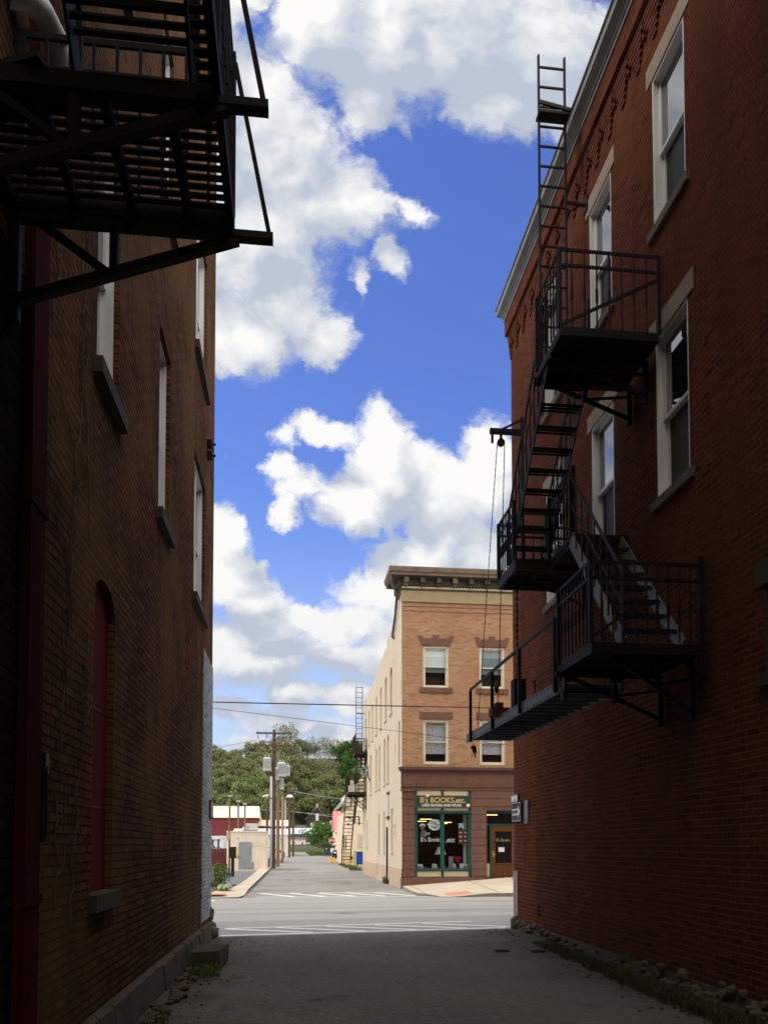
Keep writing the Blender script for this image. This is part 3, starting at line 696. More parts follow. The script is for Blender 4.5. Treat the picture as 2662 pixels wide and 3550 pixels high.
mb = MB(); mb.box(-14, -2.72, 27.28, 27.42, 0.0, 0.17); struct(mb.build('bed_kerb', mat_plain('bed_kerb_stone', (0.34, 0.30, 0.25), 0.9, 0.3, 4)))

# ------------------------------------------------------------------ the two buildings that make the alley
XL, XR, YC = -1.55, 4.25, 15.15
fL = lambda u, v, d: (XL - d, u, v)
fR = lambda u, v, d: (XR + d, u, v)
# ---- left
LB = thing('brick_building', 'tall old brown brick building with dead vines, white windows and a red blocked arch', 'building', (XL - 5, 0, 0))
LW = [(6.28, 7.05, 5.42, 7.62, 0), (9.10, 9.87, 5.45, 7.62, 0), (12.25, 13.72, 5.50, 7.75, 0), (6.28, 7.05, 9.28, 11.45, 0), (9.10, 9.87, 9.28, 11.45, 0), (12.25, 13.72, 9.42, 11.7, 0)]
ARCH = (6.33, 7.04, 1.27, 3.80, 0.22)
mb = MB()
wall(mb, fL, 5.1, 15.15, 0.0, 17.0, LW + [ARCH], 0.21)
mb.face([(XL, YC, 0), (-17, YC, 0), (-17, YC, 17), (XL, YC, 17)]); mb.mat(1).face([(XL, -14, 17), (XL, YC, 17), (-17, YC, 17), (-17, -14, 17)])
mb.face([(XL, -14, 0), (-17, -14, 0), (-17, -14, 17), (XL, -14, 17)]); mb.face([(-17, -14, 0), (-17, YC, 0), (-17, YC, 17), (-17, -14, 17)])
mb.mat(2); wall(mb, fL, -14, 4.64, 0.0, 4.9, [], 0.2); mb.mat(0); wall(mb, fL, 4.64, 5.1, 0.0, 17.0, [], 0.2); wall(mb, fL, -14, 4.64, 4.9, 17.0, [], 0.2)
mb.build('wall', [m['brick_left'], m['roof'], m['near_shade']], LB)
wl_m = dict(frame=m['white'], pane=m['glass'], lower=m['glass_dark'], sill=m['sill_dark'], lintel=m['brick_left'])
for (a, b, c, d, r) in LW:
    sash_window(fL, LB, a, b, c, d, wl_m, sill=(0.09, 0.13, 0.07), mull=1 if b - a > 1 else 0, dep=0.15, d=0.05)
mb = MB(); wall_d = 0.06
n = 10; cx, w = (ARCH[0] + ARCH[1]) / 2, (ARCH[1] - ARCH[0]) / 2
poly = [(ARCH[0], ARCH[2])] + [(ARCH[1], ARCH[2])] + [(cx + w * math.cos(math.pi * t / n), ARCH[3] - 0.22 + 0.22 * math.sin(math.pi * t / n)) for t in range(n + 1)]
mb.face([fL(u, v, wall_d) for u, v in poly])
ad = mb.build('blind_door', m['red_board'], LB)
for v in (1.95, 2.75): mb = MB(); fbox(mb, fL, ARCH[0] + 0.01, ARCH[1] - 0.01, v, v + 0.012, wall_d - 0.004, wall_d + 0.01); mb.build('board_joint', m['black'], ad)
mb = MB(); fbox(mb, fL, 6.24, 7.10, 1.13, 1.265, -0.07, 0.12); mb.build('door_sill', m['mossy'], LB)
mb = MB()      # whitewashed corner
ys = [13.62 + 0.02 * math.sin(i * 2.1) for i in range(15)]
for i in range(14):
    z0, z1 = 0.34 + i * 0.332, 0.34 + (i + 1) * 0.332
    mb.hexa([fL(ys[i], z0, 0), fL(YC - 0.002, z0, 0), fL(YC - 0.002, z1, 0), fL(ys[i + 1], z1, 0)], [fL(ys[i], z0, -0.012), fL(YC + 0.012, z0, -0.012), fL(YC + 0.012, z1, -0.012), fL(ys[i + 1], z1, -0.012)])
mb.build('whitewashed_corner', m['plaster_grey'], LB)
mb = MB()      # foundation ledge, a little uneven
k = 26
for i in range(k):
    y0, y1 = 2 + (14.85 - 2) * i / k, 2 + (14.85 - 2) * (i + 1) / k
    r_ = random.Random(i); pz = lambda y: 0.33 - 0.008 * (y - 3) ; px = 0.06 + r_.uniform(-0.012, 0.012)
    mb.hexa([(XL, y0, -0.1), (XL + px + 0.05, y0, -0.1), (XL + px + 0.05, y1, -0.1), (XL, y1, -0.1)], [(XL, y0, pz(y0) + 0.03), (XL + px, y0, pz(y0) + r_.uniform(-.02, .01)), (XL + px, y1, pz(y1) + r_.uniform(-.02, .01)), (XL, y1, pz(y1) + 0.03)])
mb.build('plinth', m['plinth'], LB)
mb = MB(); mb.rock((XL - 0.02, 15.0, 0.12), 0.20, 3, (1, 0.9, 1.1)); mb.rock((XL - 0.04, 15.02, 0.36), 0.16, 5, (0.9, 0.8, 1.2)); mb.rock((XL, 14.7, 0.08), 0.17, 8, (.8, 1.3, .9)); mb.build('corner_stone', m['rubble'], LB)
mb = MB(); mb.box(XL - 0.03, XL + 0.06, 4.64, 4.90, 0.02, 16.9)
for z in (1.3, 3.6, 6.4, 9.2): mb.box(XL + 0.06, XL + 0.07, 4.61, 4.93, z, z + 0.06)
mb.build('downpipe', m['red_pipe'], LB)
mb = MB(); mb.tube([(XL + 0.05, 4.98, 1.66), (XL + 0.05, 4.98, 2.12)], 0.025); mb.box(XL, XL + 0.07, 4.95, 5.02, 2.08, 2.20); mb.build('cable_cover', m['black'], LB)
for k_, z in enumerate((8.62, 8.42)):
    mb = MB(); mb.box(XL - 0.01, XL + 0.09, 13.86, 14.02, z, z + 0.10); mb.tube([(XL + 0.09, 13.94, z + 0.05), (XL + 0.15, 13.94, z + 0.05)], 0.02); mb.build('cable_bracket', m['black_iron'], LB)

# ---- right
RB = thing('brick_building', 'dark red brick building on the right with corbelled brick cornice, grey gutter and stone lintels', 'building', (XR + 5, 0, 0))
RW = [(a, b, c, d) for (c, d) in ((5.72, 7.66), (9.02, 10.88)) for (a, b) in ((8.07, 8.86), (10.12, 10.92), (12.22, 13.03), (5.95, 6.76))] 
RW = [h for h in RW if not h[0] < 6] + [(5.95, 6.76, 3.20, 4.02)]
mb = MB()
wall(mb, fR, -14, YC, 0.0, 12.3, RW, 0.21)
mb.mat(1).face([(XR, YC, 0), (20, YC, 0), (20, YC, 12.3), (XR, YC, 12.3)])
mb.mat(2).face([(XR, -14, 12.3), (20, -14, 12.3), (20, YC, 12.3), (XR, YC, 12.3)]); mb.face([(XR, -14, 0), (20, -14, 0), (20, -14, 12.3), (XR, -14, 12.3)]); mb.face([(20, -14, 0), (20, YC, 0), (20, YC, 12.3), (20, -14, 12.3)])
mb.build('wall', [m['brick_right'], m['brick_right_front'], m['roof']], RB)
wr_m = dict(frame=m['white'], pane=m['glass'], lower=m['glass_dark'], sill=m['sill_mid'], lintel=m['lintel'])
wr_d = dict(frame=m['sill_dark'], pane=m['glass'], lower=m['glass_dark'], sill=m['sill_dark'], lintel=m['sill_dark'])
for (a, b, c, d) in RW:
    lo = d < 5
    sash_window(fR, RB, a, b, c, d, wr_d if lo else wr_m, sill=(0.10, 0.11, 0.045), lintel=(0.13, 0.24), dep=0.17)
mb = MB()      # corbel table: flat band, then stepped brick teeth
mb.box(XR - 0.10, XR - 0.001, -14, YC + 0.10, 11.86, 12.17); mb.box(XR, 20, YC + 0.001, YC + 0.10, 11.86, 12.17)
mb.box(XR - 0.055, XR - 0.0015, -14, YC + 0.05, 11.78, 11.858)
per = 0.46
for q in range(-12, 34):
    yc = q * per
    if yc > YC - 0.1: continue
    for j in range(6):
        z1 = 11.775 - j * 0.072; z0 = z1 - 0.068; w = 0.40 - j * 0.058; pr = 0.052 - j * 0.006
        if w < 0.05: continue
        mb.box(XR - pr, XR - 0.002, yc - w / 2, yc + w / 2, z0, z1)
for j in range(6): mb.box(XR - 0.05 + j * 0.006, XR + 0.3, YC - 0.1, YC + 0.05 - j * 0.007, 11.775 - j * 0.072 - 0.07, 11.775 - j * 0.072)
for j in range(3):
    z1 = 11.775 - j * 0.072; k = 0; y = -13.8 + (j % 2) * .0575
    while y < YC: mb.box(XR - 0.046 + j * .004, XR - 0.0015, y, y + .055, z1 - .0675, z1 - .0005); y += .115
mb.build('corbel_table', m['brick_right'], RB)
mb = MB()
prof = [(XR - 0.001, 12.172), (XR - 0.12, 12.172), (XR - 0.12, 12.22), (XR - 0.145, 12.24), (XR - 0.145, 12.28), (XR - 0.235, 12.35), (XR - 0.235, 12.465), (XR - 0.26, 12.475), (XR - 0.26, 12.49), (XR + 0.1, 12.49)]
A = [(x, -14, z) for x, z in prof]; B = [(x, YC + (XR - x), z) for x, z in prof]
for i in range(len(prof) - 1): mb.face([A[i], A[i + 1], B[i + 1], B[i]])
C_ = [(20, YC + (XR - x), z) for x, z in prof]
for i in range(len(prof) - 1): mb.face([B[i], B[i + 1], C_[i + 1], C_[i]])
mb.build('gutter', m['gutter'], RB)
mb = MB(); mb.box(XR - 0.02, XR + 0.3, YC - 0.28, YC + 0.02, 0.30, 1.16); mb.build('corner_stone', m['lintel'], RB); mb = MB(); mb.rock((XR + 0.02, YC - 0.10, 0.13), 0.19, 2, (0.8, 0.9, 1.05)); mb.build('corner_stone', m['rubble'], RB)
mb = MB(); r_ = random.Random(12)
for i in range(190):
    y = r_.uniform(4.2, 14.9); z = r_.uniform(0.0, 0.24 + 0.05 * math.sin(y)); s_ = r_.uniform(0.05, 0.11)
    mb.rock((XR + 0.02 - (0.25 - z) * r_.uniform(0.0, 0.45), y, z - .03), s_, i * 2 + 1, (0.75, 1.4, 0.7))
mb.box(XR - 0.012, XR + 0.02, 4.1, 15.0, -0.05, 0.2); mb.build('rubble_foundation', m['rubble'], RB)
mb = MB(); mb.box(XR - 0.006, XR + 0.05, 13.6, 13.72, 0.55, 0.62); mb.box(XR - 0.02, XR - 0.002, 13.58, 13.64, 0.40, 0.60); mb.build('wall_hook', m['black_iron'], RB)

# signs on the corner of the right building
fRs = lambda u, v, d: (XR - d, u, v)      # d counts out of the wall; u decreases to the right as seen
t = thing('one_way_sign', 'black and white one-way arrow sign on the corner of the right brick wall', 'sign', (XR, 14.9, 2.28))
fS = lambda u, v, d: (XR - 0.03 - d, 14.87 - u, 2.285 + v)
mb = MB(); fbox(mb, fS, -0.305, 0.305, -0.185, 0.185, 0, 0.006); pl = mb.build('sign_plate', m['sign_black'], t)
mb = MB()
for (a, b, c, d) in ((-0.295, 0.295, 0.165, 0.175), (-0.295, 0.295, -0.175, -0.165), (-0.295, -0.285, -0.164, 0.164), (0.285, 0.295, -0.164, 0.164)): fbox(mb, fS, a, b, c, d, 0.0065, 0.008)
mb.build('border', m['sign_white'], pl)
mb = MB(); mb.prism([(-0.25, -0.062), (0.12, -0.062), (0.12, -0.12), (0.26, 0.0), (0.12, 0.12), (0.12, 0.062), (-0.25, 0.062)], fS, 0.0065, 0.0085); ar = mb.build('arrow', m['sign_white'], t)
text('lettering', 'ONE WAY', m['sign_black'], ar, 0.088, fS, -0.06, 0.0, 0.010, weight=0.001, sx=0.82)
for v in (-0.12, 0.12): mb = MB(); mb.bar((XR + 0.02, 14.87, 2.285 + v), (XR - 0.03, 14.87, 2.285 + v), 0.02); mb.build('bracket', m['iron'], t)
t = thing('street_name_sign', 'small white and grey-blue street sign above the one-way arrow on the wall corner', 'sign', (XR, 15.0, 2.5))
fS = lambda u, v, d: (XR - 0.03 - d, 14.99 - u, 2.53 + v)
mb = MB(); fbox(mb, fS, -0.22, 0.22, -0.105, 0.105, 0, 0.006); pl = mb.build('sign_plate', m['street_blue'], t)
mb = MB(); fbox(mb, fS, -0.215, 0.21, -0.035, 0.075, 0.0065, 0.008); q = mb.build('white_panel', m['sign_white'], t)
mb = MB()
for u in (-0.06, -0.02, 0.03): fbox(mb, fS, u, u + 0.022, -0.01, 0.05 - abs(u), 0.0085, 0.009); fbox(mb, fS, u, u + .045, -.016, -.008, .0086, .0091)
mb.build('marking', m['street_blue'], q)
mb = MB(); mb.bar((XR + 0.02, 14.99, 2.53), (XR - 0.03, 14.99, 2.53), 0.02); mb.build('bracket', m['iron'], t)
t = thing('wall_plaque', 'tall narrow pale plaque fixed to the red brick beside the one-way sign', 'plaque', (XR, 14.22, 2.26))
mb = MB(); mb.box(XR - 0.035, XR - 0.004, 14.12, 14.33, 2.05, 2.48); pq = mb.build('panel', m['gutter'], t)
mb = MB(); mb.box(XR - 0.04, XR - 0.035, 14.19, 14.21, 2.08, 2.14); mb.build('marking', m['black'], pq)
# sign seen edge-on on the whitewashed corner, and the white board round the front
t = thing('wall_sign', 'small tan sign in a dark frame on the whitewashed corner of the left building', 'sign', (XL, 14.8, 2.3))
mb = MB(); mb.box(XL + 0.014, XL + 0.045, 14.62, 15.10, 2.14, 2.47); fr = mb.build('frame', m['sill_dark'], t)
mb = MB(); mb.box(XL + 0.045, XL + 0.05, 14.66, 15.06, 2.17, 2.44); mb.build('panel', mat_plain('tan_sign', (0.36, 0.29, 0.20), 0.7, 0.3, 8), t)
t = thing('notice_board', 'thin white board on the street front of the left building, seen edge-on above the hedge', 'sign', (XL, 15.2, 1.0))
mb = MB(); mb.box(XL - 0.5, XL + 0.05, 15.19, 15.215, 0.95, 1.26); mb.build('board', m['sign_white'], t)
mb = MB(); mb.box(XL - 0.4, XL - 0.35, 15.151, 15.189, 1.05, 1.15); mb.build('bracket', m['iron'], t)

# ------------------------------------------------------------------ fire escape on the right wall
def rail_run(mb, pts, h, n, mid=0.68, bw=0.016, post=0.045, twist=True, rail=0.034):
    "posts, two rails and balusters along a run of floor points"
    for p in pts: mb.bar(p, (p[0], p[1], p[2] + h + 0.015), post)
    for a, b, k in zip(pts[:-1], pts[1:], n):
        for hh_ in (h, h * mid / 0.85 if mid > 0.5 else mid): mb.bar((a[0], a[1], a[2] + hh_), (b[0], b[1], b[2] + hh_), rail * 0.55, rail)
        for i in range(1, k):
            t = i / k; x, y, z = (a[j] + (b[j] - a[j]) * t for j in range(3))
            mb.bar((x, y, z + 0.02), (x, y, z + h * 0.35), bw, bw); mb.bar((x, y, z + h * 0.35), (x, y, z + h * 0.52), bw * 1.9, bw * 0.8); mb.bar((x, y, z + h * 0.52), (x, y, z + h), bw, bw)
def flight(parent, xa, xb, top, bot, n, mats, rail_sides=(1, 1), rail_h=0.8, name='stair', bal=9):
    "a straight flight along Y: top = (y, z), bot = (y, z)"
    mb = MB(); (y0, z0), (y1, z1) = top, bot
    for x in (xa, xb): mb.bar((x, y0, z0 - 0.04), (x, y1, z1 + 0.02), 0.014, 0.17)
    st = mb.build(name, mats[0], parent)
    mb = MB(); sgn = 1 if y1 > y0 else -1
    for i in range(1, n):
        t = i / n; y = y0 + (y1 - y0) * t; z = z0 + (z1 - z0) * t
        for k in range(3): mb.box(xa + 0.008, xb - 0.008, y - 0.085 + k * 0.07, y - 0.055 + k * 0.07, z - 0.010, z + 0.004)
        mb.box(xa + 0.008, xb - 0.008, y - 0.10, y - 0.092, z - 0.035, z + 0.004)
    mb.build('tread', mats[1], st)
    mb = MB()
    for x, on in zip((xa - 0.01, xb + 0.01), rail_sides):
        if not on: continue
        mb.bar((x, y0, z0 + rail_h), (x, y1, z1 + rail_h), 0.02, 0.034); mb.bar((x, y0, z0 + rail_h * 0.55), (x, y1, z1 + rail_h * 0.55), 0.012, 0.024)
        for i in range(bal + 1):
            t = i / bal; y = y0 + (y1 - y0) * t; z = z0 + (z1 - z0) * t
            mb.bar((x, y, z), (x, y, z + rail_h), 0.03 if i in (0, bal) else 0.016)
    mb.build('handrail', mats[2], st)
    return st
def bracket(mb, y, xo, xw, z, drop, w=0.045):
    "triangular wall bracket across the alley: xo free end, xw wall"
    mb.bar((xo, y, z), (xw, y, z), w, w * 1.3); mb.bar((xo + (xw - xo) * 0.12, y, z - 0.02), (xw, y, z - drop), w * 0.7, w)
    mb.bar((xw, y, z), (xw, y, z - drop - 0.08), w * 1.3, w * 1.3)
    mx = xo + (xw - xo) * 0.55; mz = z - drop * 0.49
    mb.bar((mx, y, z), (mx, y, mz), w * 0.7); mb.bar((mx, y, mz), (xw, y, z - drop * 0.33), w * 0.6)
FE = thing('fire_escape', 'black iron fire escape with zigzag stairs on the right brick wall', 'fire escape', (XR, 10, 0))
XO = 3.0; XW = XR - 0.06
I, IP, RU = m['iron'], m['iron_pale'], m['rust']
def platform(parent, x0, x1, y0, y1, z, thick=0.10, name='platform', slats=True):
    mb = MB()
    for (a, b, c, d) in ((x0, x1, y0, y0 + 0.05), (x0, x1, y1 - 0.05, y1)): mb.box(a, b, c, d, z - thick, z)
    for (a, b, c, d) in ((x0, x0 + 0.05, y0 + 0.05, y1 - 0.05), (x1 - 0.05, x1, y0 + 0.05, y1 - 0.05)): mb.box(a, b, c, d, z - thick, z)
    k = int((y1 - y0 - 0.1) / 0.06)
    for i in range(k):
        y = y0 + 0.065 + i * (y1 - y0 - 0.12) / k; mb.box(x0 + 0.05, x1 - 0.05, y, y + 0.042, z - 0.014, z - 0.004)
    for x in (x0 + (x1 - x0) * 0.36, x0 + (x1 - x0) * 0.7): mb.box(x, x + 0.05, y0 + 0.05, y1 - 0.05, z - 0.055, z - 0.016)
    return mb.build(name, I, parent)
# upper balcony
PA = platform(FE, XO, XW, 8.62, 9.66, 7.60)
mb = MB(); mb.box(XO + 0.05, XW - 0.05, 8.67, 9.6, 7.52, 7.535); mb.build('floor_plate', I, PA)
mb = MB(); rail_run(mb, [(XW, 8.64, 7.6), (XO, 8.64, 7.6), (XO, 9.5, 7.6)], 0.92, (8, 8)); mb.bar((XO, 8.64, 7.62), (XW, 8.64, 8.25), 0.02, 0.035); mb.build('railing', I, PA)
for y_, x_ in ((9.0, XO), (9.5, XO - 0.05)): mb = MB(); bracket(mb, y_, x_, XW, 7.48, 0.42); mb.build('bracket', I, PA)
# roof ladder
mb = MB(); yl = 11.0; l0, l1 = 3.53, 3.925
for x in (l0, l1): mb.bar((x, yl, 7.9), (x, yl, 13.33), 0.03, 0.036)
for i in range(18): z = 8.0 + i * 0.303; mb.bar((l0, yl, z), (l1, yl, z), 0.024, 0.024)
ld = mb.build('ladder', I, FE)
for z in (11.12, 8.6): mb = MB(); mb.bar((l1, yl, z), (XR + 0.02, yl, z - .02), 0.034, 0.034); mb.bar((l1, yl, z - .18), (l1 + .22, yl, z - .02), 0.02); mb.box(XR - 0.03, XR + 0.02, yl - .08, yl + .08, z - .12, z + .08); mb.build('wall_stay', I, ld)
mb = MB(); mb.box(l0 - 0.03, l1 + 0.04, yl - 0.12, yl + 0.06, 12.36, 12.40); mb.bar((l0 - 0.03, yl - 0.12, 12.50), (l1 + 0.05, yl - 0.12, 12.42), 0.03, 0.05); mb.build('ladder_step', I, ld)
# middle balcony with the flight down to it
flight(FE, XO + 0.03, XO + 0.55, (9.2, 7.55), (10.92, 5.62), 10, (I, I, I), bal=10)
PB = platform(FE, XO, XW, 10.55, 11.46, 5.60, 0.15)
mb = MB(); mb.box(3.45, XW, 9.52, 10.549, 5.50, 5.56)
for x in (3.46, XW - 0.05): mb.box(x, x + 0.05, 9.52, 10.549, 5.44, 5.499)
mb.build('walkway', I, PB)
mb = MB(); rail_run(mb, [(XO, 10.62, 5.6), (XO, 11.44, 5.6), (XW, 11.44, 5.6)], 0.82, (9, 9)); mb.bar((XO, 11.44, 5.62), (XO + 0.8, 11.44, 6.0), 0.02, 0.03)
rail_run(mb, [(3.47, 10.5, 5.6), (3.47, 9.55, 5.6)], 0.82, (8,)); mb.build('railing', I, PB)
mb = MB(); mb.tube([(XO + 0.02, 11.1, 5.43), (XO + 0.5, 11.1, 5.40), (XO + 0.85, 11.1, 5.30), (XW, 11.1, 5.12)], 0.022, 6); mb.bar((XO + 0.45, 11.1, 5.41), (XW, 11.1, 5.44), 0.04); mb.bar((XW, 11.1, 5.06), (XW, 11.1, 5.47), 0.045); mb.build('bracket', I, PB)
# lower flight, coming back towards the alley's near end
flight(FE, 3.44, 4.08, (9.55, 5.52), (7.98, 3.74), 8, (IP, I, I), rail_sides=(1, 0), bal=8)
PD = platform(FE, XO, XW, 7.76, 8.80, 3.72, 0.11)
mb = MB(); mb.box(XO + 0.05, XW - 0.05, 7.82, 8.75, 3.63, 3.645); mb.build('floor_plate', I, PD)
mb = MB(); rail_run(mb, [(XW, 7.78, 3.72), (XO, 7.78, 3.72), (XO, 8.78, 3.72)], 0.84, (10, 9)); mb.bar((XO, 7.78, 3.76), (XO + 0.62, 7.78, 4.22), 0.018, 0.03); mb.bar((XW, 7.78, 3.4), (XW, 7.78, 4.65), 0.055)
mb.build('railing', I, PD)
for y_, x_, d_ in ((8.0, XO + 0.3, .55), (8.75, XO - 0.05, .5)): mb = MB(); bracket(mb, y_, x_, XW, 3.60, d_); mb.build('bracket', m['black_iron'], PD)
# counterbalanced drop stair, swung up level
mb = MB(); zs = 3.46; ys0, ys1 = 8.62, 13.72
for x, a1 in ((XO + 0.005, ys1), (XO + 0.70, ys1 - 0.35)): mb.bar((x, ys0, zs), (x, a1, zs + 0.06), 0.016, 0.15)
DS = mb.build('drop_stair', IP, FE)
mb = MB()
for i in range(17):
    y = ys0 + 0.22 + i * 0.285; z = zs + 0.06 * (y - ys0) / 5.1
    for k in range(4):
        o_ = -0.10 + k * 0.062; mb.bar((XO + 0.015, y + o_ * 0.75, z + o_ * 0.55), (XO + 0.69, y + o_ * 0.75, z + o_ * 0.55), 0.045, 0.012, up=(0, -0.6, 0.8))
mb.build('tread', m['black_iron'], DS)
mb = MB()
for i in range(36):
    y = ys0 + 0.15 + i * 0.137
    for dz in (-0.05, 0.05): mb.box(XO - 0.010, XO - 0.003, y, y + 0.022, zs + 0.06 * (y - ys0) / 5.1 + dz - 0.011, zs + 0.06 * (y - ys0) / 5.1 + dz + 0.011)
mb.build('rivet', m['black'], DS)
mb = MB()
mb.bar((XO - 0.02, 8.7, 4.27), (XO - 0.02, 13.32, 4.31), 0.02, 0.045)
for y in (8.86, 10.32, 11.8, 13.3): mb.bar((XO - 0.02, y, zs - 0.05), (XO - 0.02, y, 4.29), 0.045, 0.04)
mb.build('handrail', I, DS)
mb = MB(); mb.bar((XO + 0.71, 8.9, 4.2), (XO + 0.71, 12.3, 4.24), 0.012, 0.02)
for y in (9.2, 10.6, 12.0): mb.bar((XO + 0.71, y, zs), (XO + 0.71, y, 4.22), 0.02)
mb.build('handrail', m['rust'], DS)
for x in (XO + 0.02, XO + 0.62): mb = MB(); mb.bar((x, 8.72, 3.62), (x, 8.66, 3.28), 0.05, 0.08); mb.box(x - 0.04, x + 0.12, 8.7, 8.78, 3.52, 3.61); mb.build('hinge', m['black_iron'], DS)
mb = MB(); mb.tube([(XO + 0.08, 13.55, 3.45), (XO + 0.09, 13.55, 3.38)], 0.006, 5); mb.prism([(-0.035, 0), (0.04, -0.005), (0.05, -0.10), (0.028, -0.16), (0.045, -0.20), (0.02, -0.20), (0.005, -0.12), (-0.012, -0.10), (-0.02, -0.19), (-0.03, -0.19), (-0.02, -0.07), (-0.06, -0.04)], lambda u, v, d: (XO + 0.09 + u, 13.55 + d, 3.38 + v), -0.012, 0.012); mb.build('latch_tag', m['rust'], DS)
# pulley beam, chains, counterweight
mb = MB(); mb.box(2.82, 3.30, 11.18, 11.24, 7.69, 7.76); mb.bar((3.0, 11.21, 7.76), (3.30, 11.21, 7.92), 0.025); mb.box(2.84, 2.87, 11.19, 11.23, 7.55, 7.69); mb.bar((3.30, 11.21, 5.6), (3.30, 11.21, 7.95), 0.04)
PBm = mb.build('pulley_beam', I, FE)
mb = MB(); ring = [(2.875 + 0.055 * math.cos(a * 0.5236), 11.23 , 7.31 + 0.055 * math.sin(a * 0.5236)) for a in range(12)]
mb.prism([(0.058 * math.cos(a * 0.5236), 0.058 * math.sin(a * 0.5236)) for a in range(12)], lambda u, v, d: (2.985 + u, 11.21 + d, 7.56 + v), -0.02, 0.02); mb.box(2.97, 3.0, 11.18, 11.24, 7.60, 7.69); mb.build('pulley', I, PBm)
def chain(p, q, mat, parent, w=0.024):
    mb = MB(); p = Vector(p); q = Vector(q); L = (q - p).length; k = int(L / 0.048)
    for i in range(k):
        a = p + (q - p) * (i / k); b = p + (q - p) * ((i + 1.12) / k)
        if i % 2: mb.bar(a, b, w, 0.008)
        else: mb.bar(a, b, 0.008, w)
    return mb.build('chain', mat, parent)
chain((2.93, 11.21, 7.56), (XO - 0.0, 12.85, 3.60), m['rust'], PBm, .012); chain((3.04, 11.21, 7.56), (XO - 0.02, 11.45, 3.66), m['rust'], PBm, .012)
ch = chain((3.28, 11.45, 5.50), (3.28, 11.45, 4.12), m['rust'], FE, 0.03)
mb = MB(); mb.box(3.20, 3.38, 11.36, 11.54, 3.62, 4.10); mb.box(3.18, 3.40, 11.34, 11.56, 3.60, 3.64); mb.tube([(3.28, 11.45, 4.1), (3.28, 11.45, 4.2)], 0.02); mb.build('counterweight', m['black_iron'], FE)
mb = MB(); mb.box(XO - 0.12, XO + 0.14, 11.4, 11.62, 3.56, 3.68); mb.box(XO - 0.05, XO + 0.06, 11.44, 11.58, 3.68, 3.76); mb.build('chain_anchor', m['rust'], DS); mb = MB(); mb.rock((XO - 0.03, 11.5, 3.98), 0.06, 6, (0.7, 0.6, 1.5)); mb.build('chain_coupling', m['rust'], DS)

# ------------------------------------------------------------------ fire escape over the left side of the alley
LF = thing('fire_escape', 'black iron fire escape overhead on the left wall, seen from below through its slats', 'fire escape', (XL, 4, 0))
xo, zf_ = -0.35, 5.18; yn, yf = 2.4, 4.43
mb = MB()
for (a, b, c, d) in ((XL, xo, yf - 0.06, yf), (XL, xo, yn, yn + 0.06)): mb.box(a, b, c, d, zf_ - 0.085, zf_)
mb.box(xo - 0.04, xo, yn + 0.06, yf - 0.06, zf_ - 0.09, zf_); mb.box(XL, XL + 0.05, yn + 0.06, yf - 0.06, zf_ - 0.09, zf_)
for x in (-1.22, -0.92, -0.62): mb.box(x, x + 0.045, 3.66, yf - 0.06, zf_ - 0.075, zf_ - 0.016)
mb.box(XL + 0.05, xo - 0.04, 3.63, 3.66, zf_ - 0.055, zf_ - 0.002)
y = yf - 0.075
while y > yn + 0.1:
    if not (2.6 < y < 3.44 and False): 
        x1 = xo - 0.04
        if 2.55 < y < 3.66: mb.box(-0.46, x1, y - 0.035, y, zf_ - 0.014, zf_ - 0.003)
        else: mb.box(XL + 0.05, x1, y - 0.035, y, zf_ - 0.014, zf_ - 0.003)
    y -= 0.0615
LP = mb.build('platform', m['black_iron'], LF)
for y in (3.60, yf - 0.03):
    mb = MB(); mb.box(XL, -0.135, y - 0.03, y + 0.03, zf_ - 0.140, zf_ - 0.102)      # outrigger
    mb.bar((xo + 0.02, y, zf_ - 0.14), (XL, y, zf_ - 0.60), 0.05, 0.05); mb.bar((-1.0, y, zf_ - 0.14), (-1.0, y, zf_ - 0.38), 0.045); mb.bar((XL + 0.13, y, zf_ - 0.12), (-1.02, y, zf_ - 0.40), 0.035)
    mb.bar((XL + 0.03, y, zf_ - 0.15), (XL + 0.03, y, zf_ - 0.70), 0.05); mb.build('bracket', m['black_iron'], LP)
for y in (3.60, yf - 0.03): mb = MB(); mb.bar((xo, y, zf_ + 0.88), (-0.15, y, zf_ - 0.13), 0.022, 0.028); mb.build('rail_brace', m['black_iron'], LP)
mb = MB()
rail_run(mb, [(XL + 0.05, yf - 0.03, zf_), (xo - 0.02, yf - 0.03, zf_), (xo - 0.02, 3.5, zf_), (xo - 0.02, yn, zf_)], 0.92, (9, 10, 10), bw=0.018); mb.build('railing', m['black_iron'], LP)
flight(LF, -1.03, -0.5, (2.1, 6.85), (3.80, 5.19), 8, (m['black_iron'],) * 3, name='stair')
t = thing('wooden_plank', 'rough wooden plank lying on the left fire escape platform', 'plank', (-1.3, 3.5, zf_ + 0.02))
mb = MB(); mb.bar((-1.12, 3.72, zf_ + 0.03), (-1.52, 3.86, zf_ + 0.03), 0.26, 0.03); mb.build('board', mat_wood('old_board', (0.07, 0.05, 0.03), (0.04, 0.028, 0.018), 0), t)
t = thing('vent_pipe', 'white elbow vent pipe on the dark left wall above the fire escape', 'vent pipe', (XL, 4.5, 6.3))
mb = MB(); mb.tube([(XL - 0.02, 4.30, 6.22), (XL + 0.07, 4.36, 6.28), (XL + 0.12, 4.48, 6.33), (XL + 0.15, 4.60, 6.32), (XL + 0.165, 4.72, 6.24), (XL + 0.165, 4.78, 6.10)], 0.065, 14); mb.build('pipe', m['white'], t)
mb = MB(); mb.tube([(XL + 0.154, 4.615, 6.32), (XL + 0.156, 4.635, 6.312)], 0.072, 14); mb.build('collar', m['gutter'], t)
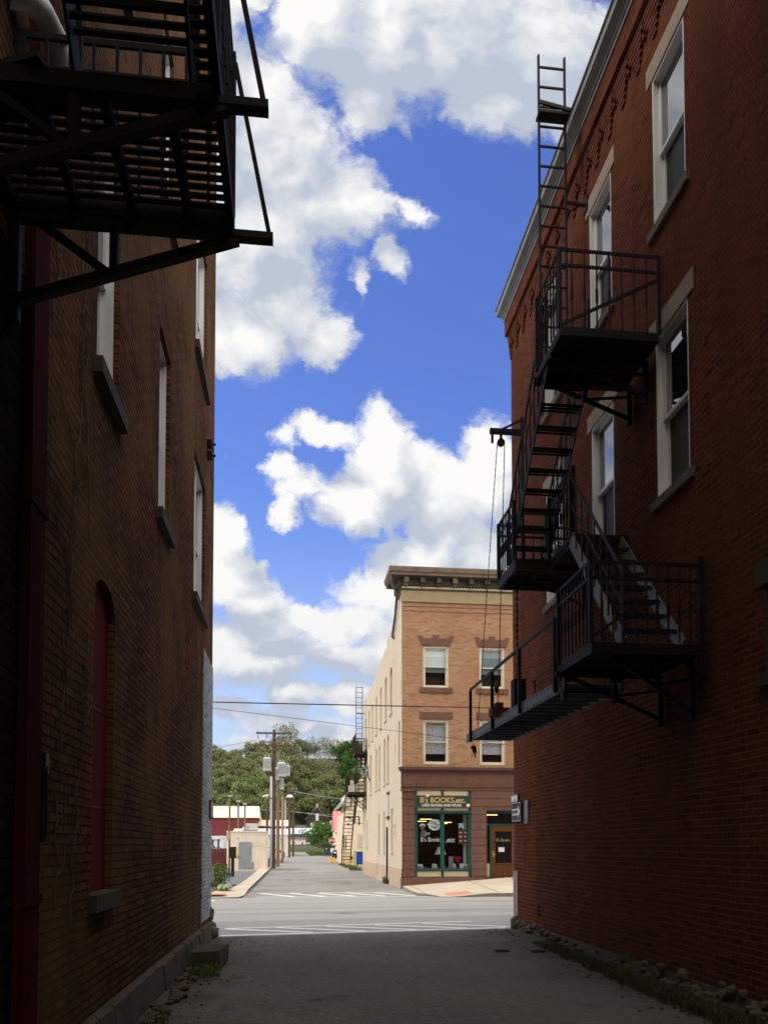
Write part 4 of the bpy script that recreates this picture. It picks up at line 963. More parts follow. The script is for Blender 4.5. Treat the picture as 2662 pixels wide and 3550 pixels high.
# dead vines on the left wall
def vine(seed, y0, z0, y1, z1, n):
    r_ = random.Random(seed); pts = []; mb = MB()
    for i in range(n + 1):
        t = i / n; pts.append((XL + 0.008 + r_.uniform(0, 0.006), y0 + (y1 - y0) * t + r_.uniform(-0.06, 0.06), z0 + (z1 - z0) * t + r_.uniform(-.03, .03)))
    mb.tube(pts, 0.005, 5, r2=0.002)
    for i in range(2, n, 2):
        p = Vector(pts[i]); br = [p]
        for k in range(r_.randint(3, 7)): br.append(br[-1] + Vector((r_.uniform(-0.002, 0.003), r_.uniform(-0.10, 0.13), r_.uniform(-0.03, 0.13))))
        mb.tube([(max(XL + 0.006, q.x), q.y, q.z) for q in br], 0.0035, 4, r2=0.0015)
        for q in br[2::2]:
            e = q + Vector((0, r_.uniform(-.1, .1), r_.uniform(-.08, .1))); mb.tube([q, (q + e) / 2 + Vector((0.002, 0.01, 0)), e], 0.0028, 4, r2=0.0015)
    return mb
V_ = [(1, 5.35, 1.2, 5.7, 4.4, 26, 'dead vine climbing nearest the red downpipe'), (2, 5.6, 3.2, 6.05, 6.9, 30, 'dead vine reaching up past the first tall white window'), (3, 6.1, 3.9, 5.5, 7.9, 30, 'bare vine crossing behind the fire escape bracket'), (4, 5.2, 5.0, 5.35, 9.5, 26, 'bare vine high on the wall beside the vent pipe'), (5, 5.7, 1.0, 6.1, 3.2, 18, 'short dead vine left of the red arched panel')]
for (sd, a, b, c, d, n, lb) in V_:
    o = vine(sd, a, b, c, d, n).build('dead_vine', m['vine'], loc=(XL, a, b)); tag(o, lb, 'vine', 'dead vines on the left wall')
# stones, block, grass at the foot of the walls
o = MB(); r_ = random.Random(2)
bv = [(-1.42, 11.05), (-0.98, 11.0), (-0.95, 11.85), (-1.40, 11.9)]
o.hexa([(x, y, -0.02) for x, y in bv], [(x + r_.uniform(-.03, .03), y + r_.uniform(-.03, .03), 0.21 + r_.uniform(-.02, .02)) for x, y in bv])
tag(o.build('stone_block', m['mossy'], loc=(-1.2, 11.5, 0)), 'square mossy stone block on the ground against the left wall', 'stone block')
ORD = 'first second third fourth fifth sixth seventh eighth ninth tenth eleventh twelfth thirteenth fourteenth fifteenth sixteenth seventeenth eighteenth nineteenth twentieth twenty-first twenty-second twenty-third twenty-fourth twenty-fifth twenty-sixth'.split()
spots = []
for i in range(26):
    y = 7.6 + i * 0.13 + r_.uniform(-.05, .05); x = -1.36 + r_.uniform(-0.06, 0.14); s_ = r_.uniform(0.04, 0.075); spots.append((x, y, s_))
for i, (x, y, s_) in enumerate(spots):
    mb = MB(); mb.rock((x, y, s_ * 0.2), s_, 41 + 2 * i, (1, 1.25, 0.6)); tag(mb.build('cobblestone', m['plinth'], loc=(x, y, 0)), ORD[i] + ' rounded cobblestone from the near end of the loose row along the plinth', 'cobblestone', 'cobblestones along the left wall')
def tufts(name, mat, spots, h, label, cat, kind=None, blades=9, w=0.006, seed=0, spread=0.05):
    r_ = random.Random(seed); mb = MB()
    for (x, y, z) in spots:
        for _ in range(blades):
            a = r_.uniform(0, 6.28); L = h * r_.uniform(0.5, 1.1); bx, by = x + r_.uniform(-spread, spread), y + r_.uniform(-spread, spread)
            dx, dy = math.cos(a), math.sin(a); lean = r_.uniform(0.1, 0.7) * L
            p0 = (bx - dy * w, by + dx * w, z); p1 = (bx + dy * w, by - dx * w, z)
            p2 = (bx + dx * lean * .4 + dy * w * .7, by + dy * lean * .4 - dx * w * .7, z + L * .65); p3 = (bx + dx * lean * .4 - dy * w * .7, by + dy * lean * .4 + dx * w * .7, z + L * .65)
            mb.face([p0, p1, p2, p3]); mb.face([p3, p2, (bx + dx * lean, by + dy * lean, z + L)])
    c = spots[0]; o = mb.build(name, mat, loc=(c[0], c[1], 0)); tag(o, label, cat)
    if kind: o['kind'] = kind
    return o
r_ = random.Random(7)
tufts('grass', m['grass'], [(-1.12 + r_.uniform(-.16, .16), 10.45 + r_.uniform(-.35, .4), 0.0) for _ in range(60)], 0.10, 'bright green grass patch in front of the stone block', 'grass', 'stuff', seed=1)
tufts('grass', m['grass_dry'], [(4.02 + r_.uniform(-.22, .10), r_.uniform(5.5, 12.6), 0.02) for _ in range(620)], 0.12, 'dark weedy grass along the foot of the right wall', 'grass', 'stuff', seed=2)
tufts('grass', m['grass_dry'], [(-1.28 + r_.uniform(-.1, .12), r_.uniform(4.0, 8.2), 0.0) for _ in range(90)], 0.06, 'short weeds in the gutter along the left wall', 'grass', 'stuff', seed=3)
def moss(): pass
mb = MB(); r_ = random.Random(33)      # old soil and weeds heaped against the right foundation
k = 60
for i in range(k):
    y0, y1 = 4.5 + 9.5 * i / k, 4.5 + 9.5 * (i + 1) / k
    f = lambda y: 0.30 * (0.5 + 0.35 * math.sin(y * 1.3) + 0.2 * math.sin(y * 4.1)) * (1 - sst(10.5, 13.5, y)); g = lambda y: 0.07 * (1 - sst(11, 14, y)) + 0.02 * math.sin(y * 5.3)
    mb.face([(XR - 0.05 - f(y0) - 0.12, y0, 0.012), (XR - 0.05 - f(y1) - 0.12, y1, 0.012), (XR + 0.02, y1, 0.05 + max(0, g(y1))), (XR + 0.02, y0, 0.05 + max(0, g(y0)))], True)
struct(mb.build('soil_verge', mat_plain('damp_soil_moss', (0.052, 0.045, 0.028), 0.95, 0.6, 6, 0.8, dark=(0.03, 0.04, 0.014))))
mb = MB(); mb.box(3.05, 3.25, 11.9, 12.0, 0.0, 0.06); tag(mb.build('loose_brick', m['brownstone_dark'], loc=(3.15, 11.95, 0)), 'single loose brick lying on the alley asphalt near the right wall', 'brick', 'loose bricks'); mb = MB(); mb.box(3.52, 3.72, 11.6, 11.7, 0.03, 0.09); tag(mb.build('loose_brick', m['brownstone_dark'], loc=(3.6, 11.65, 0)), 'loose brick closest to the rubble foundation', 'brick', 'loose bricks')
# unseen block added behind the camera to darken the near alley
mb = MB(); mb.box(XL, XR, -12, -9, 2.9, 17.0); mb.build('alley_shade_block', m['brick_left_front'], LB)
# fine gravel and grit washed to the edges of the alley
mb = MB(); r_ = random.Random(91)
for i in range(420):
    y = r_.uniform(4.0, 14.8); x = (-1.38 + abs(r_.gauss(0, .22))) if i % 2 else (3.98 - abs(r_.gauss(0, .28))); s_ = r_.uniform(.006, .022)
    mb.rock((x, y, gz(x, y) + .03 * sst(3, 4.2, x) + s_ * .3), s_, 2 * i + 1, (1, 1, .7))
o = mb.build('gravel', m['rubble'], loc=(0, 9, 0)); tag(o, 'loose gravel and grit along the edges of the alley asphalt', 'gravel'); o['kind'] = 'stuff'

# ------------------------------------------------------------------ bookshop across the street
def mat_clear(name, rough=0.0):
    M = Mat(name); tr = M.n('ShaderNodeBsdfTransparent'); tr.inputs[0].default_value = (0.86, 0.89, 0.88, 1)
    gl = M.n('ShaderNodeBsdfGlossy'); gl.inputs['Roughness'].default_value = 0.02; gl.inputs['Color'].default_value = (0.9, 0.95, 0.97, 1)
    ge = M.n('ShaderNodeNewGeometry'); dp = M.n('ShaderNodeVectorMath', operation='DOT_PRODUCT'); M.l(ge.outputs['Incoming'], dp.inputs[0]); M.l(ge.outputs['Normal'], dp.inputs[1])
    c = M.math('SUBTRACT', 1.0, M.math('ABSOLUTE', dp.outputs['Value'])); fr = M.math('ADD', 0.06, M.math('MULTIPLY', M.math('POWER', c, 5.0), 0.9))
    ms = M.n('ShaderNodeMixShader'); M.l(fr, ms.inputs[0]); M.l(tr.outputs[0], ms.inputs[1]); M.l(gl.outputs[0], ms.inputs[2]); M.l(ms.outputs[0], M.out.inputs['Surface'])
    return M.m
m['clear'] = mat_clear('clear_glass')
m['shade'] = mat_plain('pale_roller_shade', (0.80, 0.88, 0.89), 0.8, 0.08)
m['shade_dim'] = mat_plain('grey_blue_shade', (0.24, 0.31, 0.35), 0.8, 0.25, 6)
m['lace'] = mat_plain('lace_curtain', (0.58, 0.57, 0.63), 0.9, 0.6, 9, dark=(0.16, 0.16, 0.20))
m['curtain'] = mat_plain('white_curtain', (0.62, 0.64, 0.60), 0.9, 0.2, 8)
m['tube_light'] = mat_emit('fluorescent_tube', (1.0, 0.78, 0.30), 2.6)
YF = 30.0
fF = lambda u, v, d: (u, YF + d, v)
XC = 4.05
fC = lambda u, v, d: (XC + d, u, v)
BK = thing('brick_building', 'three-storey orange brick corner bookshop with heavy cornice and cream stucco side', 'building', (8, 36, 0))
FW = [(4.87, 5.88, 4.76, 6.48), (4.87, 5.88, 7.72, 9.34), (7.08, 8.09, 4.76, 6.48), (7.08, 8.09, 7.72, 9.34), (9.3, 10.3, 4.76, 6.48), (9.3, 10.3, 7.72, 9.34)]
SHOP = (4.54, 6.73, 0.44, 3.76); DOOR = (7.34, 9.4, 0.36, 2.99)
mb = MB(); wall(mb, fF, XC, 13, 4.5, 11.2, FW, 0.2); mb.face([fF(XC, 11.2, .02), fF(13, 11.2, .02), fF(13, 12.2, .02), fF(XC, 12.2, .02)]); mb.build('wall', m['brick_shop'], BK)
mb = MB()
for z in (10.66, 10.84): fbox(mb, fF, XC, 13, z, z + 0.02, -0.012, -0.002)
mb.build('brick_band', m['brownstone'], BK)
mb = MB()      # rusticated brownstone ground floor: courses with real joints
zc = 0.44; rows = []
while zc < 3.74: rows.append((zc, min(zc + 0.30, 3.76))); zc += 0.30
r_ = random.Random(5)
for (a, b) in [(XC, 4.54), (6.73, 7.34)]:
    for (z0, z1) in rows: fbox(mb, fF, a + 0.001, b - 0.001, z0 + 0.018, z1, 0.0, 0.25)
    fbox(mb, fF, a + 0.002, b - 0.002, 0.44, 3.76, 0.022, 0.24)
for (z0, z1) in [q for q in rows if q[0] > 2.99]: fbox(mb, fF, 7.34, 9.4, max(z0, 2.99) + 0.018, z1, 0.0, 0.25)
fbox(mb, fF, 7.341, 9.4, 2.99, 3.76, 0.024, 0.2)
for (z0, z1) in rows: fbox(mb, fF, 9.4, 13, z0 + 0.018, z1, 0.001, 0.25)
fbox(mb, fF, XC, 13, 3.765, 4.5, 0.0, 0.25)
mb.build('stone_ground_floor', m['brownstone'], BK)
mb = MB(); fbox(mb, fF, XC - 0.03, 7.33, -0.1, 0.435, -0.05, 0.2); mb.build('stone_base', m['brownstone'], BK)
mb = MB()
fbox(mb, fF, XC - 0.13, 13, 4.535, 4.64, -0.17, 0.05); fbox(mb, fF, XC - 0.09, 13, 4.48, 4.534, -0.11, 0.05)
mb.build('stone_ledge', m['brownstone_dark'], BK)
mb = MB(); fbox(mb, fF, XC - 0.02, 13, 3.90, 3.95, -0.05, 0.0); fbox(mb, fF, XC - 0.01, 13, 3.86, 3.899, -0.025, 0.0); fbox(mb, fF, XC - 0.06, 4.56, 3.72, 3.80, -0.07, 0.02); fbox(mb, fF, XC - 0.03, 4.55, 3.44, 3.475, -0.04, 0.02); mb.build('string_course', m['brownstone'], BK)
# upper windows
wm = dict(frame=m['white_old'], pane=m['clear'], lower=m['clear'])
cover = {(4.87, 7.72): ('shade', 0.62, m['shade'], 0.52), (7.08, 7.72): ('shade', 0.60, m['shade_dim'], 0.5), (4.87, 4.76): ('curtain', 0.2, m['lace'], 0), (7.08, 4.76): ('curtain', 0.2, m['lace'], 0)}
for (a, b, c, d) in FW:
    w = sash_window(fF, BK, a, b, c, d, wm, d=0.05, dep=0.12, cw=0.075, sw=0.04, meet=0.51)
    mb = MB(); fbox(mb, fF, a + 0.02, b - 0.02, c + 0.02, d - 0.02, 0.45, 0.47); mb.build('dark_room', m['interior'], w)
    k = cover.get((a, c))
    if k:
        v0 = c + (d - c) * k[3] if k[3] else c + 0.42; mb = MB()
        if k[0] == 'shade': mb.face([fF(a + 0.1, v0, 0.20), fF(b - 0.1, v0, 0.20), fF(b - 0.1, d - 0.08, 0.20), fF(a + 0.1, d - 0.08, 0.20)]); mb.mat(1).face([fF(a + 0.1, v0 - 0.22, 0.21), fF(b - 0.1, v0 - 0.22, 0.21), fF(b - 0.1, v0 - 0.002, 0.21), fF(a + 0.1, v0 - 0.002, 0.21)]) ; mb.build('roller_shade', [k[2], m['shade_dim']], w)
        else:
            n = 26
            for i in range(n):
                u0 = a + 0.08 + (b - a - 0.16) * i / n; u1 = a + 0.08 + (b - a - 0.16) * (i + 1) / n; dd = lambda i: 0.21 + 0.018 * (i % 2)
                mb.face([fF(u0, v0, dd(i)), fF(u1, v0, dd(i + 1)), fF(u1, d - 0.1, dd(i + 1)), fF(u0, d - 0.1, dd(i))])
            mb.build('lace_curtain', k[2], w)
    mb = MB()
    if c > 7:
        z = d + 0.02; e = 0.18; cx = (a + b) / 2
        mb.prism([(a - 0.06, z), (b + 0.06, z), (b + 0.19, z + 0.36), (b + 0.02, z + 0.36), (b - 0.03, z + 0.27), (cx + 0.14, z + 0.27), (cx + 0.12, z + 0.40), (cx - 0.12, z + 0.40), (cx - 0.14, z + 0.27), (a + 0.03, z + 0.27), (a - 0.02, z + 0.36), (a - 0.19, z + 0.36)], fF, -0.03, 0.05)
    else: fbox(mb, fF, a - 0.13, b + 0.14, d + 0.03, d + 0.29, -0.03, 0.05)
    mb.build('lintel', m['brownstone'], w)
    if c > 7: mb = MB(); fbox(mb, fF, a - 0.13, b + 0.13, c - 0.20, c - 0.004, -0.06, 0.08); mb.build('sill', m['brownstone'], w)
# main cornice
mb = MB(); fbox(mb, fF, XC - 0.02, 13, 11.10, 11.47, -0.03, 0.02); fbox(mb, fF, XC - 0.03, 13, 11.02, 11.098, -0.06, 0.02); mb.build('frieze', m['ochre'], BK)
mb = MB()
prof = [(-0.03, 11.472), (-0.07, 11.475), (-0.07, 11.62), (-0.14, 11.64), (-0.14, 11.90), (-0.46, 11.92), (-0.47, 12.02), (-0.52, 12.04), (-0.55, 12.17), (-0.55, 12.22), (0.6, 12.25)]
L_ = [(XC + dd * 0.98, YF + dd, z) for dd, z in prof]; Rr = [(13, YF + dd, z) for dd, z in prof]
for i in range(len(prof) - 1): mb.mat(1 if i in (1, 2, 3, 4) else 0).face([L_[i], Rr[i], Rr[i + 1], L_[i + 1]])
S_ = [(XC + dd * 0.98, YF + 1.3, z) for dd, z in prof]
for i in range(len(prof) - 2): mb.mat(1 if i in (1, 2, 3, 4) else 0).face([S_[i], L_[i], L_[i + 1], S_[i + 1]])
mb.mat(0).face([S_[0]] + S_[1:-1] + [(XC + 0.3, YF + 1.3, 12.22), (XC + 0.3, YF + 1.3, 11.472)])
co = mb.build('cornice', [m['cornice'], m['cornice_dark']], BK)
for i in range(14):
    x = XC + 0.06 + i * 0.63; mb = MB(); fbox(mb, fF, x, x + 0.17, 11.70, 11.90, -0.36, -0.142); fbox(mb, fF, x + 0.02, x + 0.15, 11.60, 11.698, -0.24, -0.142); mb.build('cornice_bracket', m['cornice_dark'] if i % 3 else m['cornice'], co)
mb = MB(); fbox(mb, fF, XC, 12.4, 11.53, 11.60, -0.0745, -0.0705)
for i in range(66): x = XC + 0.03 + i * 0.125; fbox(mb, fF, x, x + 0.06, 11.53, 11.60, -0.11, -0.071)
mb.build('dentil_band', m['cream'], co)
mb = MB(); mb.box(XC + 0.3, 13, 31.6, 47.0, 9.6, 9.85); mb.build('roof', m['roof'], BK)
mb = MB(); mb.box(XC + 0.4, 13, 31.4, 31.5, 12.0, 12.52); mb.build('roof_flashing', m['roof_white'], BK)
mb = MB(); mb.box(XC + 0.02, XC + 0.34, 31.0, 31.35, 12.0, 12.55); mb.box(XC - 0.01, XC + 0.37, 30.97, 31.38, 12.551, 12.63); mb.build('chimney', m['cornice'], BK)
mb = MB(); mb.tube([(XC - 0.42, 29.75, 11.93), (XC - 0.42, 29.85, 11.70), (XC - 0.2, 30.2, 11.52), (XC - 0.10, 30.7, 11.4), (XC - 0.09, 31.2, 10.9), (XC - 0.09, 32.2, 10.25), (XC - 0.02, 32.3, 10.2)], 0.055, 8); mb.build('downpipe', m['cornice'], BK)
# cream stucco side with bricked-up arched windows
NI = [(33.0, 33.85, 7.35, 9.25, .3), (35.0, 35.75, 7.35, 9.25, .3), (37.1, 37.75, 7.3, 9.2, .3), (39.2, 39.8, 7.3, 9.15, .3), (41.3, 41.9, 7.3, 9.1, .3), (43.2, 43.8, 7.3, 9.1, .3), (45.2, 45.8, 7.3, 9.0, .3),
      (34.2, 34.85, 4.5, 6.53, .26), (35.55, 36.2, 4.5, 6.53, .26), (37.75, 38.4, 4.5, 6.53, .26), (39.2, 39.85, 4.5, 6.53, .26), (42.1, 42.8, 4.5, 6.53, .26), (30.55, 31.0, 4.80, 6.55, .22),
      (32.85, 33.4, 1.45, 3.2, 0), (35.75, 36.25, 1.45, 3.2, 0), (38.0, 38.5, 1.45, 3.15, 0), (44.4, 44.8, 1.6, 3.1, 0)]
topz = [(30.0, 11.35), (31.3, 11.35), (31.31, 10.95), (34.9, 10.75), (34.91, 10.52), (40.1, 10.36), (40.11, 10.20), (47.4, 10.03)]
mb = MB(); wall(mb, fC, 30.0, 47.4, 0.75, 9.9, NI, 0.12)
for (a, z0), (b, z1) in zip(topz[:-1], topz[1:]): mb.face([fC(a, 9.9, 0), fC(b, 9.9, 0), fC(b, z1, 0), fC(a, z0, 0)]); mb.face([fC(a, z0, 0), fC(b, z1, 0), fC(b, z1, 0.3), fC(a, z0, 0.3)])
mb.face([(XC, 47.4, 0), (13, 47.4, 0), (13, 47.4, 9.9), (XC, 47.4, 9.9)]); mb.face([(13, 30, 0), (13, 47.4, 0), (13, 47.4, 9.9), (13, 30, 9.9)])
sw = mb.build('side_wall', m['stucco'], BK)
mb = MB(); mb.face([fC(30.0, -0.05, -0.03), fC(47.4, -0.05, -0.03), fC(47.4, 0.76, -0.012), fC(30.0, 0.76, -0.012)]); mb.face([fC(30, .76, -.012), fC(47.4, .76, -.012), fC(47.4, .77, 0), fC(30, .77, 0)]); mb.build('stained_wall_base', m['stucco_base'], sw)
for (a, b, c, d, rs) in NI:
    mb = MB(); mb.face([fC(a, c, 0.118), fC(b, c, 0.118), fC(b, d, 0.118), fC(a, d, 0.118)]); w = mb.build('blind_window', m['stucco_grey'], sw)
    if b - a > 0.5 or c < 2: mb = MB(); fbox(mb, fC, a - 0.08, b + 0.08, c - 0.16, c - 0.003, -0.05, 0.1); mb.build('sill', m['stucco_grey'], w)
mb = MB(); fbox(mb, fC, 34.0, 34.65, 2.92, 3.86, -0.03, 0.02); w = mb.build('shutter', m['hvac'], sw)
mb = MB(); fbox(mb, fC, 33.9, 34.75, 3.87, 3.98, -0.05, 0.02); mb.build('lintel', m['brownstone_dark'], w); mb = MB(); fbox(mb, fC, 33.9, 34.75, 2.80, 2.915, -0.07, 0.02); mb.build('sill', m['brownstone_dark'], w)
mb = MB(); mb.tube([(XC - 0.05, 34.5, 0.15), (XC - 0.05, 34.5, 2.45)], 0.035, 8); mb.build('standpipe', m['black_iron'], sw)
mb = MB(); fbox(mb, fC, 31.95, 32.2, 2.0, 2.55, -0.05, 0.0); bx = mb.build('meter_box', m['white_old'], sw); mb = MB(); fbox(mb, fC, 31.99, 32.16, 2.08, 2.24, -0.055, -0.0505); mb.build('marking', m['grey_door'], bx); mb = MB(); fbox(mb, fC, 31.99, 32.16, 2.36, 2.52, -0.055, -0.0505); mb.build('marking', m['grey_door'], bx)
# storefront
mb = MB(); a, b, c, d = SHOP; mid = 5.62
for (u0, u1) in ((a, a + 0.10), (mid - 0.05, mid + 0.05), (b - 0.10, b)): fbox(mb, fF, u0, u1, c, d, 0.04, 0.16)
for (z0, z1) in ((c, c + 0.02), (0.66, 0.78), (2.86, 2.99)): fbox(mb, fF, a + 0.1, b - 0.1, z0, z1, 0.045, 0.155)
fbox(mb, fF, a, b, 2.90, 2.96, -0.02, 0.04); fbox(mb, fF, a, b, 0.70, 0.76, -0.03, 0.04)
for u0 in (a + 0.1, mid + 0.05):
    u1 = (mid - 0.05) if u0 < mid else b - 0.1; fbox(mb, fF, u0, u0 + 0.03, 0.78, 2.86, 0.06, 0.12); fbox(mb, fF, u1 - 0.03, u1, 0.78, 2.86, 0.06, 0.12)
sf = mb.build('shop_front', m['green'], BK)
mb = MB()
for (u0, u1) in ((a + 0.1, mid - 0.05), (mid + 0.05, b - 0.1)):
    for (z0, z1) in ((0.46, 0.66), (2.99, 3.10), (3.55, 3.75)): fbox(mb, fF, u0, u1, z0, z1, 0.06, 0.12)
mb.build('cream_panel', m['cream'], sf)
for (u0, u1) in ((a + 0.13, mid - 0.05), (mid + 0.05, b - 0.13)):
    mb = MB(); mb.face([fF(u0, 0.78, 0.09), fF(u1, 0.78, 0.09), fF(u1, 2.86, 0.09), fF(u0, 2.86, 0.09)]); mb.build('pane', m['clear'], sf)
cw_ = MB(); cw_.mat(0)
for q in ([fF(a, 0.6, 2.6), fF(b, 0.6, 2.6), fF(b, 3.2, 2.6), fF(a, 3.2, 2.6)], [fF(a, 0.6, .17), fF(a, 0.6, 2.6), fF(a, 3.2, 2.6), fF(a, 3.2, .17)], [fF(b, 0.6, .17), fF(b, 0.6, 2.6), fF(b, 3.2, 2.6), fF(b, 3.2, .17)], [fF(a, 3.0, .17), fF(b, 3.0, .17), fF(b, 3.0, 2.6), fF(a, 3.0, 2.6)], [fF(a, .74, .13), fF(b, .74, .13), fF(b, .74, 2.6), fF(a, .74, 2.6)]): cw_.face(q)
cw_.build('display_room', m['interior'], sf)
mb = MB()
for (u0, u1, v, dd) in ((4.85, 5.20, 2.60, 1.3), (5.02, 5.5, 2.70, 1.7), (5.75, 6.1, 2.52, 1.5), (6.0, 6.35, 2.58, 1.9)): fbox(mb, fF, u0, u1, v, v + 0.022, dd, dd + 0.05)
mb.build('tube_light', m['tube_light'], sf)
lt = text('window_lettering', "B's Books", m['chalk'], sf, 0.235, fF, 5.17, 1.87, 0.082, sx=0.86, weight=0.001); text('window_lettering', ',etc', m['chalk'], sf, 0.27, fF, 5.93, 1.86, 0.082, weight=0.001, sx=0.95)
# signboard above the window
t = thing('shop_sign', 'dark green bookshop signboard with gold and white lettering over the shop window', 'sign', (5.62, YF, 3.33))
mb = MB(); fbox(mb, fF, a + 0.01, b - 0.01, 3.085, 3.56, -0.01, 0.055); bd = mb.build('board', m['sign_green'], t)
mb = MB()
for (q0, q1, q2, q3) in ((a + 0.02, b - 0.02, 3.535, 3.55), (a + 0.02, b - 0.02, 3.095, 3.11), (a + 0.02, a + 0.035, 3.111, 3.534), (b - 0.035, b - 0.02, 3.111, 3.534)): fbox(mb, fF, q0, q1, q2, q3, -0.014, -0.0105)
mb.build('border', m['red_line'], bd)
text('lettering', "B's BOOKS,etc.", m['gold'], t, 0.285, fF, 5.635, 3.375, -0.014, weight=0.006, sx=0.98)
text('lettering', "USED BOOKS AND MORE", m['white_letter'], t, 0.135, fF, 5.58, 3.185, -0.014, weight=0.003, sx=1.0)
for (u, v, s_) in ((5.04, 3.55, 0.055), (6.61, 3.19, 0.06)): mb = MB(); mb.prism([(u + s_ * math.cos(i * 0.6) * (1 + 0.25 * (i % 2)), v + s_ * math.sin(i * 0.6) * (1.1 - 0.2 * (i % 3 == 0))) for i in range(10)], fF, -0.02, -0.0105); mb.build('white_emblem', m['white_letter'], t)
# door
a, b, c, d = DOOR
mb = MB()
for (u0, u1) in ((a, a + 0.04), (a + 0.20, a + 0.27)): fbox(mb, fF, u0, u1, c, 2.42, 0.35, 0.45)
fbox(mb, fF, a, b, 2.42, 2.50, 0.35, 0.45); fbox(mb, fF, a, b, 2.90, 2.99, 0.35, 0.45); fbox(mb, fF, a + 0.04, a + 0.2, c, 0.42, 0.35, 0.45); fbox(mb, fF, a + 0.04, a + 0.2, 0.95, 1.0, 0.35, 0.45)
ent = mb.build('shop_entrance', m['green'], BK)
mb = MB(); fbox(mb, fF, a + 0.04, a + 0.2, 0.42, 0.95, 0.37, 0.43); mb.build('cream_panel', m['cream'], ent)
mb = MB(); mb.face([fF(a + .04, 1.0, .4), fF(a + .2, 1.0, .4), fF(a + .2, 2.42, .4), fF(a + .04, 2.42, .4)]); mb.build('side_light', m['glass_shop'], ent)
mb = MB(); mb.face([fF(a, 2.5, .4), fF(b, 2.5, .4), fF(b, 2.9, .4), fF(a, 2.9, .4)]); mb.build('transom_pane', m['glass_shop'], ent)
mb = MB(); fbox(mb, fF, a + 0.06, a + 0.5, 2.83, 2.85, 0.30, 0.32); mb.build('tube_light', m['tube_light'], ent)
mb = MB()
mb.face([fF(a, -.05, .0), fF(a, 3.0, .0), fF(a, 3.0, .46), fF(a, -.05, .46)]); mb.face([fF(a, 3.0, 0), fF(b, 3.0, 0), fF(b, 3.0, .46), fF(a, 3.0, .46)]); mb.face([fF(a, .36, -.02), fF(b, .36, -.02), fF(b, .36, .46), fF(a, .36, .46)]); mb.build('recess', m['brownstone_dark'], ent)
DX = a + 0.27
mb = MB()
for (u0, u1, v0, v1) in ((DX, DX + 0.15, c + .01, 2.41), (DX + 0.80, DX + 0.95, c + .01, 2.41), (DX + .15, DX + .80, 2.2, 2.41), (DX + .15, DX + .80, c + .01, 0.92)): fbox(mb, fF, u0, u1, v0, v1, 0.36, 0.41)
fbox(mb, fF, DX + .13, DX + .82, 0.92, 0.97, 0.33, 0.36)
dr = mb.build('shop_door', m['door_wood'], BK)
mb = MB(); mb.face([fF(DX + .15, .97, .39), fF(DX + .8, .97, .39), fF(DX + .8, 2.2, .39), fF(DX + .15, 2.2, .39)]); mb.build('pane', m['glass_shop'], dr)
text('window_lettering', "B's Books", m['chalk_green'], dr, 0.17, fF, DX + 0.46, 1.86, 0.384, sx=0.82, weight=0.001)
mb = MB(); fbox(mb, fF, DX + .28, DX + .52, 1.40, 1.58, 0.375, 0.385); mb.build('paper_notice', m['paper'], dr)
mb = MB(); fbox(mb, fF, DX + .04, DX + .09, 1.2, 1.42, 0.33, 0.36); mb.tube([fF(DX + .065, 1.3, .33), fF(DX + .065, 1.3, .29), fF(DX + .15, 1.3, .29)], 0.012, 6); mb.build('handle', m['gold'], dr)

# things in the shop window
Dg = 0.13
t = thing('speech_cloud', 'pale blue cloud-shaped card with hand-lettered words in the left shop pane', 'sign', (5.32, YF + Dg, 2.44))
pts = []
for i in range(60):
    q = 2 * math.pi * i / 60; w = 1 + 0.07 * abs(math.sin(q * 4.5)); pts.append((5.335 + 0.245 * w * math.cos(q), 2.44 + 0.205 * w * math.sin(q)))
mb = MB(); mb.prism(pts, fF, Dg, Dg + 0.008); cl = mb.build('card', m['paper_blue'], t)
for s_, u, v, z in (('One', 5.27, 2.53, .14), ('New', 5.40, 2.45, .11), ('Page', 5.32, 2.36, .14)): text('lettering', s_, m['black'], t, z, fF, u, v, Dg - 0.004)
for i, (u, v) in enumerate(((5.02, 2.45), (5.06, 2.47))): mb = MB(); mb.prism([(u + 0.018 * math.cos(k * .785), v + 0.018 * math.sin(k * .785)) for k in range(8)], fF, Dg, Dg + 0.006); mb.build('cloud_dot', m['paper_blue'], t)
t = thing('cardboard_figure', 'cut-out figure in white cap and grey jacket holding a card beside the cloud card', 'cut-out', (4.86, YF + Dg + 0.05, 2.1))
mb = MB(); mb.prism([(4.78, 1.98), (5.02, 1.98), (5.07, 2.12), (4.97, 2.24), (4.90, 2.27), (4.80, 2.2)], fF, Dg + .05, Dg + .065); mb.build('jacket', m['grey_wood'], t)
mb = MB(); mb.prism([(4.86 + 0.085 * math.cos(k * .52), 2.36 + 0.10 * math.sin(k * .52)) for k in range(12)], fF, Dg + .04, Dg + .06); mb.build('face', mat_plain('printed_face', (0.24, 0.13, 0.095), 0.7, 0.3, 12), t)
mb = MB(); mb.prism([(4.76, 2.38), (4.765, 2.46), (4.83, 2.49), (4.92, 2.485), (4.97, 2.44), (4.965, 2.36), (4.945, 2.36), (4.93, 2.42), (4.80, 2.42), (4.78, 2.36)], fF, Dg + .03, Dg + .04); mb.build('cap', m['paper'], t)
mb = MB(); mb.prism([(4.93, 2.02), (5.15, 2.06), (5.15, 2.16), (4.94, 2.13)], fF, Dg + .025, Dg + .035); mb.build('card', m['shade_dim'], t)
t = thing('display_board', 'brown hanging board with six small white shapes in the right shop pane', 'display board', (6.47, YF + Dg, 1.9))
mb = MB(); mb.prism([(6.25, 1.72), (6.63, 1.70), (6.635, 2.24), (6.46, 2.24), (6.36, 2.30), (6.26, 2.24)], fF, Dg, Dg + .012); mb.build('board', m['cardboard'], t)
mb = MB()
